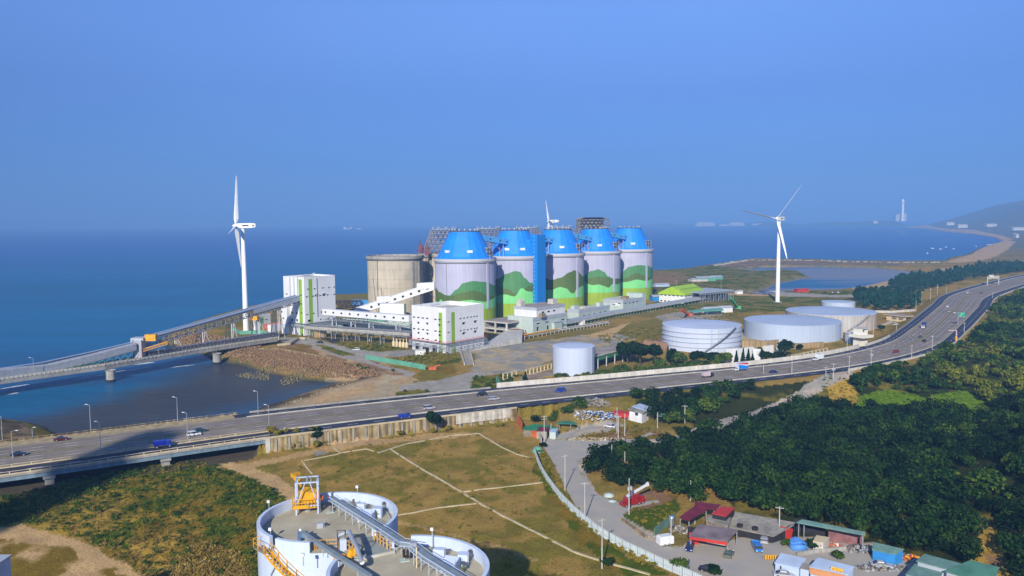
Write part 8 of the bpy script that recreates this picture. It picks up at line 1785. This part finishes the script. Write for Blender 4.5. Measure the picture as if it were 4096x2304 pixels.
# single trees that can be told apart
big = [((2510,1455),15,15,'leaf_dark','large dark tree, left of the pair beside the green canopy'),((2560,1462),14,13,'leaf_dark','large dark rounded tree, second beside the green canopy'),((2620,1455),12,11,'leaf_dark','dark tree just left of the ribbed tank'),
 ((2715,1470),9,10,'leaf_mid','bushy mid green tree under the left of the ribbed tank'),((2790,1462),9,10,'leaf_dark','dark tree in front of the ribbed tank'),((2850,1462),8.5,11,'leaf_dark','wide dark tree in front of the ribbed tank, right of centre'),((2872,1468),8,8,'leaf_mid','tree at the right end of the row before the ribbed tank'),
 ((2905,1462),8,7,'leaf_mid','round headed tree before the first white slab'),((3040,1440),8,6,'leaf_mid','round olive tree right of the leaning white slab'),((3138,1425),10,11,'leaf_dark','dark round tree left of the concrete frame fence'),((3062,1450),7,9,'leaf_dark','low dark tree at the highway wall below the plain tank'),((3110,1448),6,10,'leaf_dark','wide dark shrub at the highway wall, left of the fence'),
 ((3440,1372),8,11,'leaf_mid','round green tree in front of the plain white hut'),((3528,1325),5,6,'leaf_dark','small tree between the watch house and the parked van'),((3200,1400),4,5,'leaf_dark','small shrub under the plain tank'),
 ((1736,1708),8,7,'leaf_dark','compact dark tree growing on the retaining wall'),((1262,1752),5.5,8,'leaf_dark','mushroom shaped dark bush on the retaining wall, left'),
 ((2690,1460),10,5,'leaf_dark','narrow dark tree left of the bushy one by the ribbed tank'),((2640,1475),6,8,'leaf_mid','light bush at the highway wall left of the ribbed tank')]
k_ = 0
for (px, py), h, w, m, lb in big:
    z0 = 4.75 if py > 1690 and py < 1760 and px < 1800 else None
    k_ += 1; tree_proto('broadleaf_tree', lb, 'tree', M[m], h, w, 1500, 0.32+h*0.018, 100+k_, at_g(px, py) if z0 is None else tuple(G(px, py+14, 1.0)), None)
for px, py, h, lb in [(2945,1462,8,'slim conifer, first of three before the white slabs'),(2972,1458,9,'middle conifer of three before the white slabs'),(2993,1455,8,'right conifer of three before the white slabs'),(3010,1452,5,'tiny conifer right of the three'),(3122,1440,8,'conifer in front of the dark tree by the frame fence'),(2671,1450,9,'conifer left of the ribbed tank'),(2102,1540,6.5,'dark cone shaped conifer at the start of the cream wall')]:
    k_ += 1; tree_proto('conifer', lb, 'tree', LD_, h, 4.2, 700, 0.34, 200+k_, at_g(px, py), 'conifers along the highway wall', cone=True)
rr_ = random.Random(5)
for k, (px, py, s, lb) in enumerate([(2430,2268,1.0,'dark bush around the foot of the tall pole in the field'),(2722,2290,1.3,'green bush inside the fence at the yard verge'),(2855,2300,1.0,'leafy bush partly hiding the dark grey saloon'),(3150,2188,0.8,'bush left of the sky blue tarpaulin'),(3245,2200,1.1,'dark bush right of the sky blue tarpaulin'),(3350,2240,0.9,'pale green bush behind the shop hut'),(2170,1790,0.8,'dark bush at the lane corner by the fence head')]):
    o = tree_proto('bush', lb, 'shrub', M['leaf_mid' if k % 2 else 'leaf_dark'], 2.6*s, 4.2*s, 700, 0.2, 400+k, at_g(px, py), None)
# woods: canopies that read as one mass, built of whole trees' worth of leaf clusters
def mass(name, lab, pts, m, tmpl, smin=0.8, smax=1.25, zoff=0.0, scl=22.0):
    mats = m if isinstance(m, (list, tuple)) else [m]
    out = []; idx = []; r = np.random.default_rng(len(pts)); X = np.array([p[0] for p in pts]); Y = np.array([p[1] for p in pts])
    sel = np.clip((fbm(X, Y, scl, 77)-0.32)/0.36+r.uniform(-.22, .22, len(X)), 0, 0.999); big = 0.75+0.5*fbm(X, Y, scl*0.7, 78)
    for i, (x, y) in enumerate(pts):
        T = tmpl[r.integers(0, len(tmpl))]; s = r.uniform(smin, smax)*big[i]*(1.25 if r.random() < 0.07 else 1.0); a = r.uniform(0, 6.283); c, s_ = math.cos(a)*s, math.sin(a)*s
        V = np.empty_like(T); V[:, 0] = T[:, 0]*c-T[:, 1]*s_+x; V[:, 1] = T[:, 0]*s_+T[:, 1]*c+y; V[:, 2] = T[:, 2]*s*r.uniform(0.75, 1.25)+gz(x, y)+zoff; out.append(V); idx.append(np.full(len(V)//4, int(sel[i]*len(mats)), dtype=np.int32))
    me = quads_mesh(name, np.concatenate(out), mats[0])
    if len(mats) > 1:
        for q in mats[1:]: me.materials.append(q)
        me.polygons.foreach_set('material_index', np.concatenate(idx))
    o = bpy.data.objects.new(name, me); COL.objects.link(o); return tag(o, lab, 'wood' if 'wood' in name or 'canopy' in name else 'undergrowth', kind='stuff')
def tm(n, w, h, size, seed, lobes=7): return leaves(n, w/2, w/2, h*0.5, size, seed, lobes)+np.array([0, 0, h*0.5])
mid_s = [tm(120, 5, 3.4, 0.36, 530+i, 8) for i in range(4)]; near_t = [tm(420, 8.5, 6.5, 0.32, 500+i, 10) for i in range(8)]; mid_t = [tm(240, 10, 7, 0.52, 520+i, 10) for i in range(6)]; pine_t = [tm(200, 7, 9.5, 0.50, 540+i, 6) for i in range(5)]; shrub_t = [tm(260, 5.2, 3.4, 0.26, 550+i, 7) for i in range(6)]; small_t = [tm(80, 3.4, 1.7, 0.20, 560+i, 6) for i in range(6)]; tuft_t = [tm(46, 1.7, 0.6, 0.085, 580+i, 5) for i in range(6)]
def scatter(poly_px, spacing, seed, z=0, keep=None, world=False, jit=0.45, nolane=True):
    P = np.array(poly_px if world else GP(poly_px, z)); r = np.random.default_rng(seed); x0, y0 = P.min(0); x1, y1 = P.max(0)
    X, Y = np.meshgrid(np.arange(x0, x1, spacing), np.arange(y0, y1, spacing)); X = X+r.uniform(-jit, jit, X.shape)*spacing; Y = Y+r.uniform(-jit, jit, Y.shape)*spacing
    m = pip(X, Y, P) & ~pip(X, Y, LANE); X, Y = X[m], Y[m]
    if keep is not None: k = keep(X, Y); X, Y = X[k], Y[k]
    return list(zip(X.tolist(), Y.tolist()))
lane_px = GP([(2200,1740),(2280,1715),(2420,1690),(2520,1740),(2700,1745),(2860,1680),(3000,1645),(3180,1588),(3290,1535),(3360,1495),(3460,1480),(3410,1545),(3270,1595),(3110,1665),(2890,1726),(2710,1782),(2520,1796),(2440,1808),(2345,1835),(2360,1900),(2410,1985),(2480,2020),(2610,2000),(2740,1985),(2700,2070),(2760,2060),(2900,2035),(3080,2060),(3180,2105),(3330,2135),(3480,2160),(3560,2190),(3700,2235),(3850,2262),(4000,2330),(4100,2450),(3000,2900),(2300,2500),(2300,2000),(2160,1800)], 0)
meadow_w = GP([(3395,1585),(3560,1556),(3640,1580),(3750,1592),(3845,1560),(3930,1600),(3900,1650),(3800,1672),(3640,1650),(3500,1635),(3400,1625)], 0); straw_w = GP([(3290,1550),(3400,1535),(3450,1600),(3400,1640),(3300,1610)], 0)
def keepw(X, Y):
    hd = segdist(X, Y, CLA, False); w = np.interp(X, CLA[:,0], CWD); bel = Y < np.interp(X, CLA[:,0], CLA[:,1])
    return bel & (hd > w+5) & ~pip(X, Y, lane_px) & ~pip(X, Y, meadow_w) & ~pip(X, Y, straw_w) & ~pip(X, Y, BARE)
nearw = scatter([(2330,1850),(2420,1815),(2560,1800),(2760,1778),(2960,1710),(3200,1620),(3400,1640),(3640,1655),(3900,1675),(4096,1610),(4400,1500),(4900,1650),(4900,2600),(3600,2500),(3500,2165),(3200,2090),(3060,2050),(2900,2030),(2740,2010),(2680,1985),(2560,1960),(2480,1985),(2420,1940),(2350,1900)], 5.0, 1, keep=keepw)
rgx = lambda p: p[0] > np.interp(p[1], [q[1] for q in RIDGE], [q[0] for q in RIDGE])+6
mass('dark_wood', 'dense dark wood covering the low ground at the lower right', [p for p in nearw if not rgx(p)], [LD_, LD_, LG_, LD_, LD_, LG_], near_t, 0.65, 1.2)  # nothing casts shade here; the leaf mix is darkened instead
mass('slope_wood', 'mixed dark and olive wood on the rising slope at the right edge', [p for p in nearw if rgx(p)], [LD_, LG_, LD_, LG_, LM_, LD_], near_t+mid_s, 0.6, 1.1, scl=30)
upperw = scatter([(3420,1600),(3400,1560),(3560,1500),(3700,1450),(3850,1380),(3950,1290),(4000,1230),(4096,1180),(4900,1100),(5600,1500),(4300,1560),(4000,1660),(3900,1600),(3840,1560),(3740,1590),(3640,1580),(3560,1560)], 6.5, 2, keep=keepw)
mass('sunlit_wood', 'green sunlit thicket on the slope right of the highway bend', upperw, [LG_, LM_, LG_, LM_, LM_, LY_], mid_t+mid_s+mid_s, 0.6, 1.1, scl=45)
uw = scatter([(2510,1640),(2640,1600),(2760,1565),(2900,1545),(3050,1535),(3200,1520),(3180,1545),(3050,1580),(2900,1640),(2780,1690),(2720,1720),(2640,1700),(2600,1660),(2540,1660)], 5.0, 3, keep=keepw)
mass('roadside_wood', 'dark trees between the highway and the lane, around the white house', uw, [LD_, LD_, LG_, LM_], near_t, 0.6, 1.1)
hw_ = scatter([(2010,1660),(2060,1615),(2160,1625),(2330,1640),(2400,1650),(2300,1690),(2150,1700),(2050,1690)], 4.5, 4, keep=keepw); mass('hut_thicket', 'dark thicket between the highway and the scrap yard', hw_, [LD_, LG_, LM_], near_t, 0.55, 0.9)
fw_ = scatter([(3540,1150),(3620,1105),(3700,1108),(3820,1090),(3950,1068),(4096,1062),(4400,1060),(4400,1085),(4096,1090),(3960,1110),(3880,1120),(3780,1150),(3700,1165),(3640,1190),(3600,1180)], 8.5, 5); fw2 = scatter([(3420,1175),(3560,1172),(3640,1200),(3690,1215),(3650,1240),(3540,1245),(3460,1240),(3425,1215)], 7.5, 6)
FWp = [(x,y) for x,y in fw_+fw2 if (segdist(np.array([x]), np.array([y]), CLA, False)[0] > 27)]
mass('pine_wood', 'blue green pine wood on the seaward side of the far highway', FWp, LP_, pine_t, 0.8, 1.2)
mass('hedge', 'green shrubs on the strip between the small tank, the tanks and the cream highway wall', scatter([(2110,1543),(2205,1520),(2215,1510),(2380,1502),(2440,1488),(2640,1470),(2900,1455),(2900,1466),(2640,1492),(2400,1512),(2110,1548)], 3.6, 40), LM_, shrub_t, 0.5, 1.1)
mass('hedge', 'yellow autumn shrubs mixed along the cream highway wall', scatter([(2090,1545),(2200,1522),(2400,1500),(2640,1478),(2900,1458),(2900,1466),(2640,1492),(2400,1512),(2110,1548)], 5.6, 41), LS_, shrub_t, 0.4, 0.8)
mass('hedge', 'low scrub on the rough ground between the beach and the cream wall', scatter([(1950,1512),(2090,1500),(2110,1530),(1990,1545),(1900,1560),(1890,1510)], 4, 42, jit=.9)+scatter([(1600,1568),(1690,1558),(1730,1572),(1610,1586)], 5, 43, jit=.9)+scatter([(1380,1462),(1560,1462),(1580,1490),(1400,1480)], 6, 44, jit=.9), LM_, shrub_t, 0.3, 0.7)
mass('hedge', 'shrubs growing along the foot of the stained retaining wall', scatter([(1085,1784),(1340,1768),(1340,1782),(1085,1808)], 2.6, 45, jit=.8)+scatter([(1340,1762),(2050,1700),(2050,1708),(1340,1770)], 4.2, 46, jit=.9), LB_, shrub_t, 0.35, 0.8)
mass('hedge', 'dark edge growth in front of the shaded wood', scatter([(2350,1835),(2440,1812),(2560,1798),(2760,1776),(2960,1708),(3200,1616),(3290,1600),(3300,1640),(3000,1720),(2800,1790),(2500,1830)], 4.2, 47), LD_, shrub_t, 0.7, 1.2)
# scrub and grass
field_l = scatter([(0,2085),(330,1985),(560,1850),(820,1850),(900,1875),(1150,1980),(1060,2060),(1040,2304),(1040,2600),(620,2500),(520,2270),(330,2160),(60,2085)], 1.5, 8, jit=.8)
mass('rough_grass', 'rough green and brown weeds on the field at the lower left', field_l, [LB_, LB_, LM_, LB_, LS_], tuft_t, 0.5, 1.5)
mass('dark_weeds', 'darker weeds scattered in the field at the lower left', field_l[::5], LM_, tuft_t, 0.8, 2.3)
mass('straw_grass', 'tall straw coloured reeds at the bottom left', scatter([(640,2304),(760,2200),(850,2170),(960,2230),(1000,2304),(900,2500),(600,2450)], 0.9, 9), LS_, tuft_t, 1.0, 2.2)
mass('dark_bank_weeds', 'dark green weeds in the shade by the viaduct', scatter([(-100,2100),(0,1990),(300,1930),(560,1870),(560,1900),(330,1990),(120,2060),(40,2110)], 1.5, 10), LM_, tuft_t, 1.0, 2.4)
mass('field_tufts', 'brown tufts dotted over the dry field', scatter([(1080,1880),(1700,1730),(1900,1740),(2120,1810),(2200,2000),(2360,2160),(2560,2300),(1960,2304),(1600,2060),(1250,1990)], 4.2, 11, jit=0.9), LB_, tuft_t, 0.5, 1.3)
mass('plain_scrub', 'low scrub scattered over the open ground around the plant', scatter([(2360,1350),(2640,1300),(2640,1400),(2470,1400)], 5, 12, jit=0.9)+scatter([(2640,1230),(2900,1240),(3400,1200),(3420,1250),(3160,1290),(2960,1300),(2700,1270)], 9, 13, jit=0.9)+scatter([(1340,1370),(1640,1395),(1500,1408),(1420,1400)], 3.5, 14)+scatter([(1560,1440),(1780,1400),(1850,1440),(1720,1462)], 3.5, 15)+scatter([(2620,1100),(2950,1080),(3200,1090),(3100,1120),(2980,1160),(2640,1140)], 22, 16, jit=0.9), LB_, small_t, 0.5, 1.2)
mass('verge_scrub', 'straw and green scrub along the lane, fence and wood edges', scatter([(2150,1800),(2240,1860),(2300,2000),(2260,2020),(2190,1920)], 2, 17)+scatter([(2350,1860),(2460,2020),(2560,2000),(2700,2000),(2700,2050),(2640,2110),(2560,2100),(2460,2020)], 2.2, 18)+scatter([(2530,1700),(2700,1735),(2560,1758),(2420,1745),(2280,1750),(2420,1728)], 2.4, 19)+scatter([(2160,1820),(2240,1960),(2420,2140),(2690,2280),(2620,2290),(2380,2160),(2180,1960)], 1.7, 25)+scatter([(3290,1550),(3400,1538),(3450,1600),(3400,1640),(3300,1610)], 3, 20), LB_, small_t, 0.3, 0.7)
mass('meadow_grass', 'bright green tall grass in the clearing of the wood', scatter([(3400,1590),(3560,1560),(3700,1590),(3840,1562),(3930,1600),(3930,1680),(3740,1700),(3500,1670)], 2.4, 21), leafmat('leaf_meadow', (0.07,0.15,0.006), (0.13,0.24,0.01), (0.22,0.30,0.02)), small_t, 0.3, 0.6)
# ------------------------------------------------------------------ tetrapods and rocks
def rocks(name, lab, poly, spacing, seed, m, s0, s1, z=-2, keepf=None):
    pts = scatter(poly, spacing, seed, z=z); b = MB(); rd_ = random.Random(seed)
    for x, y in pts:
        zc = max(gz(x, y), -4.9)+0.3
        for _ in range(3):
            d = Vector((rd_.gauss(0,1), rd_.gauss(0,1), rd_.gauss(0,1))).normalized(); s = rd_.uniform(s0, s1); c = Vector((x, y, zc+rd_.uniform(0, .4))); b.beam(c-d*s*0.3, c+d*s, s*0.62, s*0.55)
    return tag(b.build(name, m), lab, 'rocks', kind='stuff')
rocks('tetrapods', 'slope of brown concrete tetrapods running down to the little bay', [(1045,1414),(1100,1404),(1180,1420),(1262,1436),(1340,1452),(1440,1482),(1525,1514),(1500,1524),(1400,1512),(1260,1502),(1120,1480),(1005,1452),(1015,1432)], 1.05, 31, ROCK, 0.4, 0.85)
rocks('tetrapods', 'tetrapod bank under the jetty bridge beside the sea', [(700,1350),(800,1345),(900,1362),(960,1400),(930,1425),(870,1412),(790,1390),(700,1370)], 1.9, 32, ROCK, 0.8, 1.4)
rocks('tetrapods', 'dark tetrapods between the bridge end and the open slope', [(895,1402),(960,1392),(1046,1398),(1046,1414),(1012,1446),(960,1440),(900,1424)], 1.5, 36, ROCK, 0.6, 1.1)
rocks('reef_rocks', 'pale seaweed covered rocks breaking the water below the tetrapods', [(940,1500),(1000,1490),(1080,1480),(1120,1488),(1070,1500),(1090,1525),(1030,1520),(960,1510)], 1.8, 33, ROCKL, 0.5, 1.0, z=-4.3)
rocks('reef_rocks', 'second patch of pale rocks in the water further right', [(1130,1512),(1180,1500),(1250,1502),(1265,1512),(1200,1525),(1150,1545),(1118,1535)], 1.6, 34, ROCKL, 0.5, 1.0, z=-4.3)
rocks('beach_stones', 'thin line of pale stones at the edge of the sand', [(1140,1612),(1240,1580),(1340,1553),(1400,1542),(1400,1548),(1320,1565),(1220,1590),(1140,1618)], 3.0, 35, PCONC, 0.15, 0.4)
# ------------------------------------------------------------------ far coast
def far_box(name, lab, cat, px, py, dist, w, h, m, group=None, d=20):
    p = ZD(px, py, dist); t = thing(name, lab, cat, tuple(p), 0, group); b = MB(); b.box(-w/2,w/2,0,d,-6,h); b.build('wall', m, t); b = MB(); b.prism([(-w/2-1,-1),(w/2+1,-1),(w/2+1,d+1),(-w/2-1,d+1)], h, [h+1,h+1,h+5,h+5]); b.build('roof', m, t); return t
p = ZD(3610, 868, 8200); t = thing('power_chimney', 'tall pale chimney far off on the coast at the right', 'chimney', tuple(p)); b = MB(); b.rings([(11,-30),(9,90),(8,130)], 24, cap1=True); b.build('shaft', WHITE, t, True); b = MB(); b.rings([(10,100),(10,106),(8.6,106)], 24); b.build('gallery_ring', GREYT, t)
b = MB(); b.box(-40,-12,20,60,-30,18); b.box(-12,44,30,80,-30,26); b.build('boiler_hall', GREYT, t)
for k, (px, py, d_, w, h, lb) in enumerate([(3803,897,6500,90,22,'distant white sheds left of the brighter ones below the hills'),(3852,907,6000,110,25,'brightest distant white sheds below the hills'),(3968,904,6200,120,24,'distant white buildings in the middle of the far plain'),(4078,917,5200,130,16,'distant white roofs at the right edge of the photo'),(3503,890,8000,60,18,'tiny white building on the far shore left of the chimney'),(3972,992,2600,24,14,'pale silo like hut on the coastal plain, left'),(4045,994,2600,28,14,'pale hut on the coastal plain, right of the other'),(4070,950,3600,20,26,'slim white tower on the coastal plain near the right edge')]):
    far_box('distant_building', lb, 'building', px, py, d_, w*0.5, h*0.4, PCONC, 'distant white buildings')
for k, (px, py, w, lb) in enumerate([(1421,896,190,'tiny white ship on the horizon, right one of two'),(1399,892,230,'long faint ship on the horizon, left one of two')]):
    p = Vector((ray(px,908).x/ray(px,908).y*9500, 9500, -4.3)); t = thing('distant_ship', lb, 'ship', tuple(p)); b = MB(); b.prism([(-w/3,-9),(w/3,-9),(w/2.4,0),(w/3,9),(-w/3,9)], -1, 9); b.build('hull', WHITE, t); b = MB(); b.box(-w/3.2,-w/5,-7,7,9,26); b.build('superstructure', WHITE, t)
for k, (px, py) in enumerate([(3730,994),(3762,997),(3785,989),(3815,996),(3710,1014),(3905,986)]):
    p = G(px, py, -4.3); t = thing('fishing_boat', 'little white boat moored in the shallows off the far beach, number %s from the left' % ['two','three','four','five','one','six'][k], 'boat', tuple(p), 0.2*k, 'little boats off the beach'); t.scale = (0.6,0.6,0.6); b = MB(); b.prism([(-7,-2),(5,-2.2),(9,0),(5,2.2),(-7,2)], -0.5, [1.2,1.4,2.2,1.4,1.2]); b.build('hull', WHITE, t); b = MB(); b.box(-4,0,-1.3,1.3,1.3,3.4); b.build('cabin', WHITE, t)
# low far headland left of the chimney, nearly lost in the haze
b = MB(); rd_ = random.Random(12); n_ = 60; P_ = []
for k in range(n_+1):
    px = 2560+(3640-2560)*k/n_; d_ = 11500-2500*k/n_; q = ray(px, 880); x_ = q.x/q.y*d_; h_ = 14+30*(k/n_)+22*math.sin(k*0.37)*math.sin(k*0.11+1)+rd_.uniform(-4, 4); P_.append((x_, d_, max(6, h_)*min(1, k/6)))
for a, c in zip(P_, P_[1:]):
    b.quad((a[0],a[1],-5),(c[0],c[1],-5),(c[0],c[1]+300,c[2]),(a[0],a[1]+300,a[2])); b.quad((a[0],a[1]+300,a[2]),(c[0],c[1]+300,c[2]),(c[0],c[1]+1500,-5),(a[0],a[1]+1500,-5))
tag(b.build('headland', mat('far_land', (0.05,0.08,0.05), 0.95, 0.2, 0.002)), kind='structure')
for k, (px, w, h) in enumerate([(2822,260,75),(2902,140,30),(2948,200,70),(3050,260,45),(3380,300,48)]):
    q = ray(px, 880); d_ = 10500; t = thing('distant_storage_tank', ['dome shaped','small flat','broad block shaped','long low','wide faint'][k]+' pale structure on the far hazy shore', 'building', (q.x/q.y*d_, d_, 0), 0, 'pale structures on the hazy far shore'); b = MB(); b.prism([(-w/2,0),(w/2,0),(w/2,60),(-w/2,60)], -4, h*0.35); b.build('wall', PCONC, t); b = MB(); b.prism([(-w/2.4,2),(w/2.4,2),(w/2.4,58),(-w/2.4,58)], h*0.35, h*0.6); b.build('roof', PCONC, t)
# breakwater stones
b = MB(); Pq = [G(x,y,0) for x,y in [(2860,1062),(2995,1040),(3128,1041),(3280,1043.5),(3400,1048),(3617,1051),(3780,1050)]]; rd_ = random.Random(3)
for a, c in zip(Pq, Pq[1:]):
    for k in range(int((c-a).length/7)):
        q = a.lerp(c, k/((c-a).length/7)); s = rd_.uniform(2, 4.5); q = q+Vector((rd_.uniform(-5,5), rd_.uniform(-10,4), 0)); b.prism([(q.x-s,q.y-s),(q.x+s,q.y-s*.7),(q.x+s*.8,q.y+s),(q.x-s*.7,q.y+s*.8)], -5, rd_.uniform(0.5,2.2))
tag(b.build('breakwater_rocks', CONC), 'long low rubble breakwater closing the lagoon', 'breakwater', kind='stuff')
# ------------------------------------------------------------------ plant behind the viewpoint (casts the long shadows that reach into the view)
S2 = Vector((-TOSUN.x, -TOSUN.y)); S2.normalize(); tn = math.tan(SUN_EL)
def caster(x, y, ztip): # tip of shadow -> distance back for a given height
    return lambda H_: (x-S2.x*(H_-ztip)/tn, y-S2.y*(H_-ztip)/tn)
hx, hy = caster(*W(-125, 272, 5), 5)(248); t = thing('power_station_stack', 'tall concrete stack outside the photo, throwing the shadow band over the viaduct', 'chimney', (hx, hy, 0)); b = MB(); b.rings([(12,-1),(8.5,248)], 32, cap1=True); b.build('shaft', PCONC, t, True)
# ------------------------------------------------------------------ air
HAZE = True
if HAZE:
    b = MB(); b.box(-70000, 70000, -900, 61000, -9.0-2, 560); o = b.build('haze', []) if False else None
    me = bpy.data.meshes.new('haze'); me.from_pydata(b.v, [], b.f); o = bpy.data.objects.new('haze', me); COL.objects.link(o)
    hm = bpy.data.materials.new('haze_air'); hm.use_nodes = True; nt = hm.node_tree; nt.nodes.remove(nt.nodes['Principled BSDF']); v = nt.nodes.new('ShaderNodeVolumePrincipled')
    v.inputs['Color'].default_value = (0.20, 0.42, 0.86, 1); v.inputs['Density'].default_value = 0.00018; v.inputs['Anisotropy'].default_value = -0.2
    nt.links.new(v.outputs[0], nt.nodes['Material Output'].inputs['Volume']); me.materials.append(hm); tag(o, 'blue sea haze fading the far coast and horizon', 'haze', kind='stuff')
